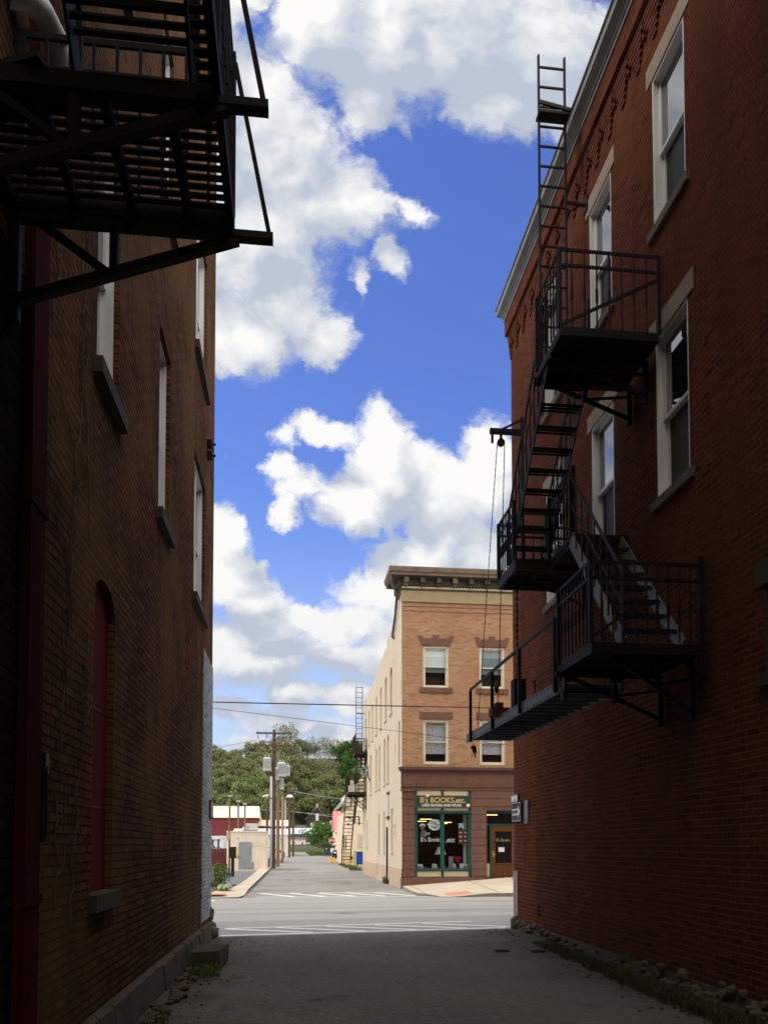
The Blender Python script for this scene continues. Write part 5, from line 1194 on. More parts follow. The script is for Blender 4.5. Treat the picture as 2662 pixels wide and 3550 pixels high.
for i, v in enumerate((2.16, 2.0, 1.84)):
    for u in (6.34, 6.53): mb.prism([(u - .055, v), (u - .02, v + .02), (u + .03, v - .01), (u + .055, v + .015), (u + .03, v - .04), (u - .03, v - .025)], fF, Dg - .012, Dg - .001)
mb.build('white_shape', m['paper'], t)
t = thing('pennant', 'small white two-pointed pennant with blue letters above the brown board', 'pennant', (6.36, YF + Dg, 2.45))
mb = MB(); mb.prism([(6.26, 2.50), (6.46, 2.50), (6.46, 2.27), (6.41, 2.33), (6.36, 2.38), (6.31, 2.33), (6.28, 2.28)], fF, Dg + .014, Dg + .02); mb.build('cloth', m['paper_blue'], t); text('lettering', 'E B', m['blue_wall'], t, 0.14, fF, 6.365, 2.43, Dg + .010)
mb = MB()
for i in range(10):
    u0 = 6.475 + i * 0.013; mb.face([fF(u0, .8, .3 + .02 * (i % 2)), fF(u0 + .013, .8, .3 + .02 * ((i + 1) % 2)), fF(u0 + .013, 2.84, .3 + .02 * ((i + 1) % 2)), fF(u0, 2.84, .3 + .02 * (i % 2))])
tag(mb.build('curtain', m['curtain'], loc=(6.54, YF + .3, .8)), 'narrow white curtain hanging at the right edge of the shop window', 'curtain')
t = thing('table_lamp', 'lamp with a white flared shade behind the middle bar of the shop window', 'lamp', (5.63, YF + .55, .74))
mb = MB(); mb.lathe([(0.10, 0.86), (0.23, 0.56)], (5.63, YF + .55, .74), 16); mb.build('lamp_shade', m['curtain'], t); mb = MB(); mb.lathe([(0.10, 0.0), (0.09, 0.02), (0.015, 0.04), (0.02, 0.3), (0.012, 0.6)], (5.63, YF + .55, .74), 10); mb.build('lamp_base', m['black_iron'], t)
t = thing('red_box', 'red heart-shaped box on the right of the shop window display', 'box', (6.3, YF + .5, .95))
mb = MB(); mb.prism([(6.30, .95), (6.42, 1.10), (6.44, 1.2), (6.38, 1.25), (6.30, 1.2), (6.22, 1.25), (6.15, 1.2), (6.17, 1.10)], fF, .48, .56); mb.build('lid', m['stop_red'], t)
items = [('book_stand', 'white', 4.66, .22, .18, m['paper'], 'white propped card with a printed line at the left end of the window display', 'card'), ('open_sign', 'white', 6.43, .20, .19, m['paper'], 'white card with dark printing at the right end of the window display', 'sign'),
         ('picture_book', 'c', 6.33, .14, .22, m['roof_white'], 'blue and white upright book beside the white card at the right end', 'book'), ('grey_bust', 'c', 6.05, .12, .22, m['hvac'], 'pale grey figurine on the window sill near the middle right', 'figurine'), ('folded_paper', 'c', 5.24, .17, .2, m['curtain'], 'pale folded paper standing left of the middle bar of the shop window', 'paper'), ('green_book', 'c', 5.95, .18, .48, m['grey_door'], 'grey-green upright panel standing behind the figurine', 'panel')]
for nm, _, u, w_, h_, mt, lb, ct in items:
    dd = .46 if nm == 'green_book' else .22
    t = thing(nm, lb, ct, (u + w_ / 2, YF + dd, .745))
    mb = MB()
    if nm == 'grey_bust': mb.lathe([(0.07, 0), (0.07, .02), (.04, .04), (.06, .10), (.055, .16), (.03, .21), (0, .22)], (u + .06, YF + dd, .745), 10)
    elif nm == 'folded_paper': mb.face([(u, YF + dd, .745), (u + .1, YF + dd + .06, .745), (u + .1, YF + dd + .06, .96), (u, YF + dd, .93)]); mb.face([(u + .1, YF + dd + .06, .745), (u + .2, YF + dd, .745), (u + .2, YF + dd, .92), (u + .1, YF + dd + .06, .96)])
    else: mb.hexa([fF(u, .745, dd), fF(u + w_, .745, dd), fF(u + w_, .745, dd + .03), fF(u, .745, dd + .03)], [fF(u, .745 + h_, dd + .05), fF(u + w_, .745 + h_, dd + .05), fF(u + w_, .745 + h_, dd + .08), fF(u, .745 + h_, dd + .08)])
    bd = mb.build('body', mt, t)
    if nm in ('book_stand', 'open_sign'): mb = MB(); fbox(mb, fF, u + .04, u + w_ - .04, .80, .83, dd + .006, dd + .009); fbox(mb, fF, u + .06, u + w_ - .06, .85, .875, dd + .018, dd + .021); mb.build('printing', m['black'], bd)
    if nm == 'picture_book': mb = MB(); fbox(mb, fF, u - .01, u + w_ + .01, .965, .985, dd + .03, dd + .1); mb.build('cover_edge', m['blue_bin'], bd)
r_ = random.Random(9)
cols = [(0.35, 0.05, 0.05), (0.05, 0.12, 0.3), (0.3, 0.26, 0.1), (0.08, 0.2, 0.1), (0.3, 0.3, 0.28), (0.2, 0.08, 0.2)]
names = ['dark red', 'navy blue', 'mustard', 'green', 'grey', 'purple']; bm_ = [mat_plain(names[i] + '_book_cover', cols[i], 0.6, 0.1) for i in range(6)]
for i, u in enumerate((4.92, 5.02, 5.46, 5.75, 5.86, 6.24)):
    t = thing('ornament', ['small dark red ornament right of the white card on the display sill', 'navy ornament beside the dark red one on the display sill', 'mustard ornament left of the middle window bar', 'green ornament just right of the middle window bar', 'grey ornament left of the pale figurine', 'purple ornament right of the pale figurine'][i], 'ornament', (u, YF + .25, .745))
    mb = MB(); h_ = r_.uniform(.08, .17); mb.lathe([(.035, 0), (.045, h_ * .4), (.02, h_ * .7), (.03, h_ * .9), (0, h_)], (u, YF + .25, .745), 8); mb.build('body', bm_[i], t)

# ------------------------------------------------------------------ along the lane
# fire escape on the cream wall
CE = thing('fire_escape', 'black iron fire escape with ladder and long stairs on the cream stucco wall', 'fire escape', (XC, 45, 0))
xo2 = 3.36; I0, I = I, mat_plain('rusty_brown_iron', (0.035, 0.022, 0.016), 0.75, 0.6, 5, 0.2, spec=.2, dark=(0.075, 0.03, 0.016))
pA = platform(CE, xo2, XC - 0.02, 44.4, 46.2, 6.95, 0.16)
mb = MB(); rail_run(mb, [(XC - 0.03, 46.15, 6.95), (xo2, 46.15, 6.95), (xo2, 44.45, 6.95)], 0.95, (6, 8), bw=0.02); mb.bar((xo2, 44.5, 7.9), (xo2 - 0.32, 44.5, 6.85), 0.03); mb.bar((xo2 - 0.32, 44.5, 6.85), (xo2, 44.5, 6.85), 0.03); mb.build('railing', I, pA)
mb = MB(); bracket(mb, 44.6, xo2, XC - 0.02, 6.78, 0.45); mb.build('bracket', I, pA)
mb = MB(); bracket(mb, 46.0, xo2, XC - 0.02, 6.78, 0.45); mb.build('bracket', I, pA)
mb = MB()
for x in (3.50, 3.86): mb.bar((x, 45.6, 6.95), (x, 45.6, 10.85), 0.035)
for i in range(13): mb.bar((3.50, 45.6, 7.2 + i * .30), (3.86, 45.6, 7.2 + i * .30), 0.025)
mb.bar((3.48, 45.6, 9.28), (XC + .05, 45.6, 9.26), 0.035); mb.build('ladder', I, CE)
flight(CE, 3.52, 4.0, (44.5, 6.9), (46.4, 4.75), 11, (I, I, I), bal=6)
x3 = 3.0
pB = platform(CE, x3, XC - 0.02, 45.0, 47.0, 4.70, 0.18)
mb = MB(); rail_run(mb, [(XC - 0.03, 45.03, 4.7), (x3, 45.03, 4.7), (x3, 46.95, 4.7)], 1.0, (9, 9), bw=0.022)
for k in range(3): mb.bar((3.5, 45.03, 4.9 + .2 * k), (XC - .03, 45.03, 4.9 + .2 * k), 0.02)
mb.bar((x3, 46.8, 5.6), (x3 - .16, 46.8, 4.62), 0.03); mb.bar((3.58, 45.0, 4.6), (3.58, 45.0, 5.75), 0.06); mb.build('railing', I, pB)
mb = MB(); bracket(mb, 45.1, x3 + .1, XC - 0.02, 4.52, 0.75, 0.055); mb.build('bracket', I, pB)
mb = MB(); bracket(mb, 46.8, x3 + .1, XC - 0.02, 4.52, 0.75, 0.055); mb.build('bracket', I, pB)
flight(CE, 3.02, 3.58, (46.8, 4.65), (51.2, 0.55), 19, (I, I, I), bal=8)
mb = MB(); bracket(mb, 47.0, 2.98, XC - 0.25, 3.35, 0.42, 0.05); mb.build('bracket', I, CE)
mb = MB(); mb.bar((3.55, 45.2, 4.5), (3.46, 46.6, 3.0), 0.08); mb.build('strut', I, CE)
mb = MB()
for i in range(6): mb.mat(i % 2); mb.tube([(3.02 + i * .16, 46.4, 2.90 + .012 * i), (3.18 + i * .16, 46.4, 2.912 + .012 * i)], 0.045, 8)
mb.build('striped_bar', [m['stop_red'], m['sign_white']], CE)
for i, (x, lb) in enumerate(((3.06, 'black cloth hanging at the far left end of the far fire escape rail'), (3.42, 'black cloth hanging near the middle of the far fire escape rail'))):
    mb = MB(); y = 46.0 if i == 0 else 45.0
    mb.prism([(-.10, .0), (.10, 0), (.13, -.25), (.10, -.55), (-.08, -.52), (-.14, -.3)], lambda u, v, d: (x + u, y + d, 5.68 + v), -0.03, -0.015)
    tag(mb.build('hanging_cloth', m['black'], loc=(x, y, 5.1)), lb, 'cloth', 'cloths on the far fire escape')
t = thing('satellite_dish', 'grey satellite dish on a bent arm above the far fire escape', 'satellite dish', (4.02, 43.2, 5.4))
c = Vector((3.93, 43.6, 5.72)); nrm = Vector((-0.35, -0.82, 0.28)).normalized(); e1 = nrm.cross(Vector((0, 0, 1))).normalized(); e2 = e1.cross(nrm)
mb = MB(); V = []; F = []
for i in range(6):
    r = 0.34 * i / 5
    for j in range(18):
        a = 2 * math.pi * j / 18; V.append(c + e1 * (r * 1.12 * math.cos(a)) + e2 * (r * .92 * math.sin(a)) + nrm * (0.55 * r * r))
for i in range(5):
    for j in range(18): F.append((i * 18 + j, i * 18 + (j + 1) % 18, (i + 1) * 18 + (j + 1) % 18, (i + 1) * 18 + j))
mb.add(V, F, True); ds_ = mb.build('dish', mat_plain('dish_grey', (0.13, 0.135, 0.14), 0.6, 0.1), t)
mb = MB()
for k in range(5): p = c + e1 * (-0.13 + .055 * k) + e2 * (0.05 + .01 * k) + nrm * 0.03; mb.bar(p, p + e1 * 0.03, 0.008, 0.03)
mb.build('lettering', m['white_letter'], ds_)
mb = MB(); mb.tube([c + e2 * -.3, c + e2 * -.34 + nrm * .3, c + nrm * .52 - e2 * .12], 0.018, 6); mb.box(c.x - .25, c.x - .13, c.y - .5, c.y - .4, c.z + .0, c.z + .12); mb.build('feed_arm', m['iron'], t)
mb = MB(); mb.tube([c - nrm * .02, (3.98, 43.4, 5.4), (XC - .03, 42.5, 5.15)], 0.028, 8); mb.build('mast', m['iron'], t)

I = I0
# poles
def pole(name, label, x, y, top, r, mat, base=0.0, group='utility poles along the lane', arms=(), cat='utility pole'):
    t = thing(name, label, cat, (x, y, base), group)
    mb = MB(); mb.tube([(x, y, base - .2), (x, y, (base + top) / 2), (x, y, top)], r, 12, r2=r * 0.72); sh = mb.build('pole_shaft', mat, t)
    for (z, half, dx) in arms:
        mb = MB(); mb.box(x - half + dx, x + half + dx, y - .16, y - .05, z - .06, z + .06); ca = mb.build('crossarm', mat if mat != m['pole_light'] else m['pole'], t)
        mb = MB()
        for s in (-1, 1): mb.bar((x + s * .62 + dx, y - .12, z - .05), (x, y - .14, z - .55), 0.035)
        mb.build('brace', m['iron'], ca)
        for u in (-half + .1, -half * .45, half * .5, half - .1):
            mb = MB(); mb.lathe([(0.0, .20), (0.035, .18), (0.05, .12), (.025, .10), (.05, .06), (.02, .04), (.02, 0)], (x + u + dx, y - .1, z + .05), 8); mb.build('insulator', m['hvac'], ca)
            mb = MB(); mb.tube([(x + u + dx, y - .1, z - .06), (x + u + dx + .03, y - .1, z - .2), (x + u + dx + .05, y - .1, z - .42)], 0.014, 5); mb.lathe([(0, 0), (.045, .02), (.045, .05), (.02, .07), (.045, .09), (.03, .13)], (x + u + dx + .03, y - .1, z - .34), 8); mb.build('hanging_insulator', m['iron'], ca)
    return t
P1 = pole('utility_pole', 'tall brown utility pole with two crossarms and a transformer, foremost of the lane poles', -1.50, 58.0, 10.05, 0.15, m['pole'], arms=((9.78, 1.28, 0), (8.88, 1.24, 0.03)))
P2 = pole('utility_pole', 'grey-brown utility pole carrying a cluster of pale transformers, second along the lane', -1.28, 62.7, 10.0, 0.15, m['pole_grey'], arms=((9.75, 1.28, .02),))
P3 = pole('utility_pole', 'short tan utility pole with pale conduits, third along the lane', -1.14, 76.2, 7.5, 0.14, m['pole_light'], arms=((6.9, .9, .5),))
P4 = pole('utility_pole', 'thin white metal pole just beyond the tan pole', -1.05, 91.4, 6.9, 0.085, m['conduit'])
P5 = pole('utility_pole', 'dark leaning utility pole beyond the thin white pole, with small crossarms', -0.72, 111.0, 9.7, 0.17, m['pole'], arms=((8.7, 1.3, .2), (6.6, 1.2, .3)))
P6 = pole('utility_pole', 'farthest dark utility pole in the lane with a grey box on it', -0.2, 122.0, 9.0, 0.17, m['pole'], arms=((8.1, 1.3, .3),))
def transformer(x, y, z, lb, s=1.0):
    t = thing('pole_transformer', lb, 'transformer', (x, y, z), 'transformers on the poles')
    mb = MB(); mb.lathe([(0.0, 0.0), (.26 * s, 0.0), (.29 * s, .05), (.29 * s, .85 * s), (.31 * s, .86 * s), (.31 * s, .90 * s), (.22 * s, .97 * s), (0, .99 * s)], (x, y, z), 18); b = mb.build('tank', m['transformer'], t)
    mb = MB()
    for k in range(9): a = -2.4 + k * .2; mb.box(x + .30 * s * math.cos(a) - .012, x + .30 * s * math.cos(a) + .012, y + .30 * s * math.sin(a) - .03, y + .30 * s * math.sin(a) + .02, z + .2 * s, z + .72 * s)
    mb.build('cooling_fin', m['hvac'], b)
    for dx in (-.12, .1): mb = MB(); mb.lathe([(.05, 0), (.03, .06), (.05, .1), (.03, .14), (.05, .18), (.015, .24), (0, .26)], (x + dx, y, z + .94 * s), 8); mb.build('bushing', m['hvac'], t)
    return t
transformer(-1.98, 57.8, 7.02, 'pale grey-blue transformer on the left of the brown pole'); transformer(-1.47, 62.4, 6.75, 'pale transformer half hidden behind the brown pole'); transformer(-1.02, 62.3, 7.0, 'largest pale transformer, on the right of the second pole', 1.15); transformer(-.62, 62.6, 7.1, 'slim pale transformer at the right end of the cluster', .85); transformer(-1.12, 62.9, 6.05, 'lower transformer hanging beneath the pale cluster', .9)
t = thing('transformer_shelf', 'rusty brown steel shelf under the left transformer on the brown pole', 'shelf', (-1.8, 57.9, 6.7))
mb = MB(); mb.box(-2.05, -1.52, 57.7, 58.0, 6.72, 6.95); mb.bar((-2.15, 57.8, 6.95), (-1.6, 57.8, 6.55), .06); mb.bar((-2.0, 57.82, 7.4), (-1.55, 57.82, 7.1), .08); mb.build('shelf', m['rust'], t)
t = thing('conduit_riser', 'tall pale galvanised conduit standing in front of the brown pole', 'conduit', (-1.72, 57.4, 0))
mb = MB(); mb.box(-1.76, -1.60, 57.35, 57.5, 0.1, 6.6); rs_ = mb.build('conduit', m['conduit'], t); mb = MB(); mb.box(-1.765, -1.58, 57.34, 57.51, 2.9, 2.98); mb.box(-1.765, -1.58, 57.34, 57.51, 5.0, 5.06); mb.build('strap', m['iron'], rs_)
t = thing('camera_pole', 'dark brown slim pole on a black base with a white camera on top', 'camera pole', (-1.96, 57.1, 0))
mb = MB(); mb.tube([(-1.93, 57.1, .7), (-1.93, 57.1, 5.15)], .09, 10); mb.build('pole_shaft', m['pole'], t); mb = MB(); mb.box(-2.14, -1.78, 56.9, 57.25, 0.05, .72); mb.build('pole_base', m['black'], t)
mb = MB(); mb.bar((-2.25, 56.9, 5.13), (-1.85, 57.0, 5.27), .13, .12); mb.box(-1.99, -1.90, 56.98, 57.1, 5.0, 5.14); mb.build('camera', m['sign_white'], t)
t = thing('street_lamp', 'grey cobra-head street lamp with a white globe on the lane poles', 'street lamp', (-.9, 92, 5.9))
mb = MB(); mb.tube([(-1.05, 91.4, 7.05), (-.8, 91.4, 7.3), (-.3, 91.4, 7.35)], .04, 6); mb.build('lamp_arm', m['conduit'], t); mb = MB(); mb.lathe([(0, .0), (.34, .10), (.40, .2), (.30, .32), (.1, .42), (0, .43)], (-.55, 91.4, 7.05), 14); mb.build('lamp_head', m['sign_white'], t)
for (x, y, top, lb) in ((-3.40, 42.6, 4.25, 'slender grey pole with a tan sign box, in front of the pale hut'), (-5.55, 80.0, 6.0, 'slender pole with a cap light in front of the red barn, middle of three'), (-4.9, 80.0, 5.75, 'slender pole in front of the red barn, right of three')):
    t = thing('slender_pole', lb, 'pole', (x, y, 0), 'slender poles left of the lane'); mb = MB(); mb.tube([(x, y, -.1), (x, y, top)], .05 if y < 50 else .09, 8); mb.build('pole_shaft', m['pole_grey'], t)
    mb = MB()
    if y < 50: mb.box(x - .10, x + .06, y - .09, y + .05, 1.95, 2.36); mb.build('sign_box', mat_plain('tan_box', (.42, .36, .24), .7, .3, 5), t); mb = MB(); mb.box(x - .12, x + .12, y - .05, y + .05, top - .03, top + .06); mb.build('cap', m['hvac'], t)
    else: mb.box(x - .2, x + .2, y - .15, y + .1, top - .03, top + .12); mb.build('cap', m['hvac'], t)
t = thing('pay_meter', 'black kerbside meter post with a yellow-edged box beside the hedge', 'parking meter', (-3.2, 42.3, 0))
mb = MB(); mb.box(-3.28, -3.12, 42.2, 42.4, 0.0, 1.0); mb.build('post', m['black'], t); mb = MB(); mb.box(-3.38, -3.02, 42.1, 42.4, 1.0, 1.58); mb.build('box', m['black'], t); mb = MB(); mb.box(-3.02, -2.96, 42.08, 42.42, 1.02, 1.52); mb.build('yellow_panel', m['yellow_base'], t)

# hut, fence, truck
HT = thing('hut', 'small pale flat-roofed block hut with a grey steel door', 'hut', (-3.1, 54, 0))
fH = lambda u, v, d: (u, 52.5 + d, v)
mb = MB(); mb.box(-4.36, -1.84, 52.5, 57.0, 0, 2.52); hw = mb.build('wall', m['hut'], HT)
mb = MB(); mb.box(-4.40, -1.80, 52.45, 57.05, 2.521, 2.60); mb.build('roof', m['hut_side'], HT)
mb = MB(); fbox(mb, fH, -3.60, -2.76, 0.12, 1.88, -.02, .02); hd = mb.build('door', m['grey_door'], HT)
mb = MB(); fbox(mb, fH, -2.90, -2.72, 1.62, 1.70, -.06, -.02); fbox(mb, fH, -2.86, -2.74, .22, .28, -.06, -.02); mb.build('hinge', m['hvac'], hd)
mb = MB(); fbox(mb, fH, -3.70, -3.44, .90, .96, -.06, -.02); mb.build('handle', m['gutter'], hd)
mb = MB(); fbox(mb, fH, -3.9, -3.61, .82, 1.06, -.008, .01); fbox(mb, fH, -2.755, -2.62, .12, .58, -.008, .01); mb.build('paint_patch', m['grey_door'], hw)
mb = MB(); fbox(mb, fH, -2.74, -2.02, 1.62, 1.64, -.006, .0); fbox(mb, fH, -2.6, -1.95, 2.34, 2.36, -.006, .0); mb.build('crack', m['stucco_grey'], hw)
mb = MB(); fbox(mb, fH, -3.68, -3.62, 2.10, 2.15, -.06, -.0); mb.build('alarm_box', m['black'], hw)
t = thing('air_conditioner', 'pale grey air-conditioning unit standing on the hut roof', 'air conditioner', (-3.0, 55, 2.6))
mb = MB(); mb.box(-3.28, -2.48, 54.6, 55.6, 2.68, 3.16); b = mb.build('cabinet', m['hvac'], t); mb = MB(); mb.box(-3.24, -3.05, 54.58, 54.6, 2.76, 2.98); mb.build('grille', m['grey_door'], b); mb = MB(); mb.box(-3.42, -2.52, 54.7, 55.5, 2.601, 2.68); mb.build('stand', m['black'], t)
t = thing('roof_box', 'low pale box at the left end of the hut roof', 'vent box', (-3.8, 55, 2.6)); mb = MB(); mb.box(-4.05, -3.5, 54.8, 55.6, 2.601, 2.80); mb.build('box', m['hut_side'], t); mb = MB(); mb.box(-3.5, -3.38, 54.9, 55.1, 2.601, 2.92); mb.build('vent', m['sign_white'], t)
t = thing('board_fence', 'maroon board fence between the hedge and the hut', 'fence', (-6, 52.7, 0))
mb = MB(); x = -10.0; r_ = random.Random(3)
while x < -4.4: mb.box(x, x + .17, 52.62, 52.65, .05, 1.46 + r_.uniform(-.02, .02)); x += .178
mb.build('boards', m['maroon'], t); mb = MB(); mb.box(-10, -4.38, 52.66, 52.72, .3, .4); mb.box(-10, -4.38, 52.66, 52.72, 1.1, 1.2); mb.build('rail', m['maroon'], t)
TK = thing('box_truck', 'white box truck with large black serif letters behind the maroon fence', 'truck', (-7.2, 68, 0))
mb = MB(); mb.box(-10.5, -5.75, 66.5, 69.0, .9, 2.46); bx = mb.build('cargo_box', m['truck'], TK)
fT = lambda u, v, d: (u, 66.5 - d, v)
for s_, u in (('R', -6.72), ('I', -6.2)):
    text('lettering', s_, m['sign_black'], bx, .92, fT, u, 1.80, .02, weight=.03, sx=.8)
mb = MB()
for (u0, u1) in ((-7.05, -6.4), (-6.36, -6.04)):
    for v in (1.46, 2.09): fbox(mb, fT, u0, u1, v, v + .05, .015, .03)
mb.build('letter_serif', m['sign_black'], bx)
mb = MB(); fbox(mb, fT, -5.95, -5.8, 2.2, 2.32, .01, .03); mb.build('orange_mark', m['yellow_base'], bx)
mb = MB(); fbox(mb, fT, -10.5, -5.75, 2.22, 2.25, .004, .012); mb.build('rub_strip', m['roof_white'], bx)
mb = MB(); mb.box(-5.74, -5.0, 66.7, 68.8, .5, 1.9); mb.build('cab', m['truck'], TK)
for x in (-9.6, -5.5):
    for y in (66.7, 68.75): mb = MB(); mb.tube([(x, y - .12, .42), (x, y + .12, .42)], .42, 16); mb.build('wheel', m['tyre'], TK)
mb = MB(); mb.box(-10.3, -5.1, 67.0, 68.5, .5, .9); mb.build('chassis', m['black'], TK)

# cars
def car(lb, x, y, rz, paint, kind='car', s=1.0, group=None):
    t = thing('parked_car', lb, 'car', (x, y, 0), group); t.rotation_euler[2] = rz
    def bu(mb, n, mt, par=None):
        o = mb.build(n, mt, None); o.parent = par or t; return o
    H = 1.75 if kind == 'suv' else 1.45
    prof = [(-2.2, .45), (-2.25, .75), (-2.1, .95), (-1.95, 1.0), (-1.0 if kind != 'suv' else -.9, 1.05), (-.45, H - .06), (.9, H), (1.7 if kind == 'suv' else 1.35, H - .1), (2.1, 1.05), (2.25, .95), (2.28, .5), (2.2, .35), (-2.1, .35)]
    mb = MB(); n = len(prof); secs = [(-.86, .80), (-.9, .93), (-.62, 1.0), (.62, 1.0), (.9, .93), (.86, .80)]
    W = [-.80, -.88, -.88, -.80]
    def sec(w, k): return [(px, w * (1 - max(0, pz - 1.0) * .28), pz) for px, pz in prof]
    A = sec(-.88, 1); B = sec(.88, 1)
    mb.face(list(reversed(A))); mb.face(B)
    for i in range(n): j = (i + 1) % n; mb.face([A[i], A[j], B[j], B[i]])
    b = bu(mb, 'body', paint)
    for sgn in (-1, 1):
        f = lambda px, pz: (px, sgn * (.88 * (1 - max(0, pz - 1.0) * .28) + .006), pz)
        mb = MB(); e = 1.5 if kind == 'suv' else 1.2
        mb.face([f(-.85, 1.08), f(.15, 1.08), f(.15, H - .12), f(-.4, H - .14)]); bu(mb, 'side_window', m['glass'])
        mb = MB(); mb.face([f(.22, 1.08), f(e + .3, 1.08), f(e, H - .16), f(.22, H - .12)]); bu(mb, 'side_window', m['glass'])
        for px in (-1.35, 1.4):
            mb = MB(); mb.tube([(px, sgn * .68, .34), (px, sgn * .9, .34)], .34, 16); w = bu(mb, 'wheel', m['tyre']); mb = MB(); mb.tube([(px, sgn * .9, .34), (px, sgn * .915, .34)], .2, 12); bu(mb, 'rim', m['gutter'], w)
        mb = MB(); mb.box(-2.262, -2.2, sgn * .5 - .18, sgn * .5 + .18, .68, .82); bu(mb, 'headlight', m['sign_white'])
        mb = MB(); mb.box(2.24, 2.29, sgn * .62 - .14, sgn * .62 + .14, .78, .98); bu(mb, 'tail_light', m['stop_red'])
    mb = MB(); mb.face([(-.97, -.72, 1.09), (-.97, .72, 1.09), (-.50, .66, H - .1), (-.50, -.66, H - .1)]); bu(mb, 'windscreen', m['glass'])
    mb = MB(); mb.face([(2.095, .7, 1.1), (2.095, -.7, 1.1), (1.73 if kind == 'suv' else 1.40, -.64, H - .14), (1.73 if kind == 'suv' else 1.40, .64, H - .14)]); bu(mb, 'rear_window', m['glass'])
    return t
car('black sport utility car with a pale roof edge beside the cream rear building', 6.05, 104.5, R(80), m['car_black'], 'suv')
car('white parked car behind the lane poles, nearest the hut', -3.6, 76, R(10), m['car_white'], group='cars parked left of the lane'); car('dark red parked car behind the lane poles', -3.4, 83, R(15), m['car_red'], group='cars parked left of the lane'); car('black parked car farthest behind the lane poles', -3.9, 96, R(5), m['car_black'], group='cars parked left of the lane')
car('dark blue-black car half hidden under the round tree', 7.6, 142, R(0), m['dumpster'])

# stop sign on its yellow base, bins
t = thing('stop_sign', 'red octagonal STOP sign on a thin post in a square yellow base', 'stop sign', (3.54, 75.7, 0))
mb = MB(); mb.hexa([(3.28, 75.45, 0), (3.82, 75.45, 0), (3.82, 75.95, 0), (3.28, 75.95, 0)], [(3.31, 75.48, .54), (3.79, 75.48, .54), (3.79, 75.92, .54), (3.31, 75.92, .54)]); b = mb.build('base', m['yellow_base'], t); mb = MB(); mb.box(3.5, 3.6, 75.44, 75.46, .03, .09); mb.build('drain_hole', m['black'], b)
mb = MB(); mb.tube([(3.55, 75.7, .5), (3.55, 75.7, 2.35)], .028, 8); mb.build('post', m['gutter'], t)
fO = lambda u, v, d: (3.54 + u, 75.66 - d, 2.12 + v)
mb = MB(); oc = [(.335 * math.cos(math.pi / 8 + k * math.pi / 4), .335 * math.sin(math.pi / 8 + k * math.pi / 4)) for k in range(8)]; mb.prism(oc, fO, 0, .006); pl = mb.build('plate', m['sign_white'], t)
mb = MB(); mb.prism([(u * .93, v * .93) for u, v in oc], fO, .0062, .008); mb.build('red_face', m['stop_red'], pl)
text('lettering', 'STOP', m['sign_white'], pl, .255, fO, 0, 0, .011, weight=.008, sx=.86)
t = thing('waste_bin', 'bright blue wheeled bin against the cream rear building', 'bin', (5.35, 65.0, 0))
mb = MB(); mb.hexa([(4.92, 64.2, .12), (5.75, 64.2, .12), (5.75, 65.0, .12), (4.92, 65.0, .12)], [(4.84, 64.1, 1.08), (5.84, 64.1, 1.08), (5.84, 65.1, 1.08), (4.84, 65.1, 1.08)]); b = mb.build('body', m['blue_bin'], t); mb = MB(); mb.box(4.82, 5.86, 64.06, 65.12, 1.081, 1.16); mb.build('lid', m['dumpster'], t)
mb = MB(); mb.box(5.55, 5.78, 64.09, 64.12, .55, .95); mb.build('label_plate', m['sign_white'], b)
for x in (5.0, 5.7): mb = MB(); mb.tube([(x, 64.3, .07), (x, 64.4, .07)], .07, 8); mb.build('wheel', m['tyre'], t)
t = thing('dumpster', 'dark navy dumpster with a white notice near the round tree', 'dumpster', (5.4, 120, 0))
mb = MB(); mb.hexa([(4.5, 119, .15), (6.1, 119, .15), (6.1, 120.8, .15), (4.5, 120.8, .15)], [(4.4, 119, 1.5), (6.2, 119, 1.5), (6.2, 120.9, 1.65), (4.4, 120.9, 1.65)]); b = mb.build('body', m['dumpster'], t); mb = MB(); mb.box(5.35, 5.85, 118.95, 118.99, .65, 1.25); mb.build('notice', m['sign_white'], b); mb = MB(); mb.box(4.62, 4.85, 118.95, 118.99, 1.15, 1.28); mb.build('yellow_label', m['yellow'], b); mb = MB(); mb.box(4.38, 6.22, 118.95, 120.9, 1.62, 1.70); mb.build('lid', m['black'], t)
for i, (x, h) in enumerate(((4.06, 1.35), (4.42, 1.1))):
    t = thing('bollard', ['yellow post with a drooping yellow chain at the foot of the far stairs', 'shorter yellow post beside the blue bin'][i], 'bollard', (x, 63, 0), 'yellow posts by the far stairs'); mb = MB(); mb.tube([(x, 63, -.1), (x, 63, h - .1), (x, 63, h)], .07, 10); mb.lathe([(.07, 0), (.05, .05), (0, .07)], (x, 63, h), 10); mb.build('post', m['yellow'], t)
    mb = MB()
    if i == 0: mb.tube([(x, 62.93, h - .25), (x + .3, 62.93, h - .55), (x + .75, 62.9, h - .3)], .03, 6)
    else: mb.tube([(x - .05, 62.93, h - .2), (x + .25, 62.93, h - .22)], .035, 6); 
    mb.build('chain', m['yellow'], t)
t = thing('gas_pipes', 'yellow gas pipe cluster beside the far stairs', 'pipes', (4.3, 62, 0))
mb = MB()
for x, h in ((4.15, .75), (4.6, .9), (4.75, 1.15)): mb.tube([(x, 62.2, 0), (x, 62.2, h)], .045, 8)
mb.tube([(4.15, 62.2, .75), (4.75, 62.2, .78)], .045, 8); mb.tube([(4.1, 62.2, .38), (4.8, 62.2, .4)], .05, 8); mb.build('pipe', m['yellow'], t); mb = MB(); mb.box(4.3, 4.5, 62.0, 62.15, .55, .8); mb.build('valve_box', m['rust'], t)

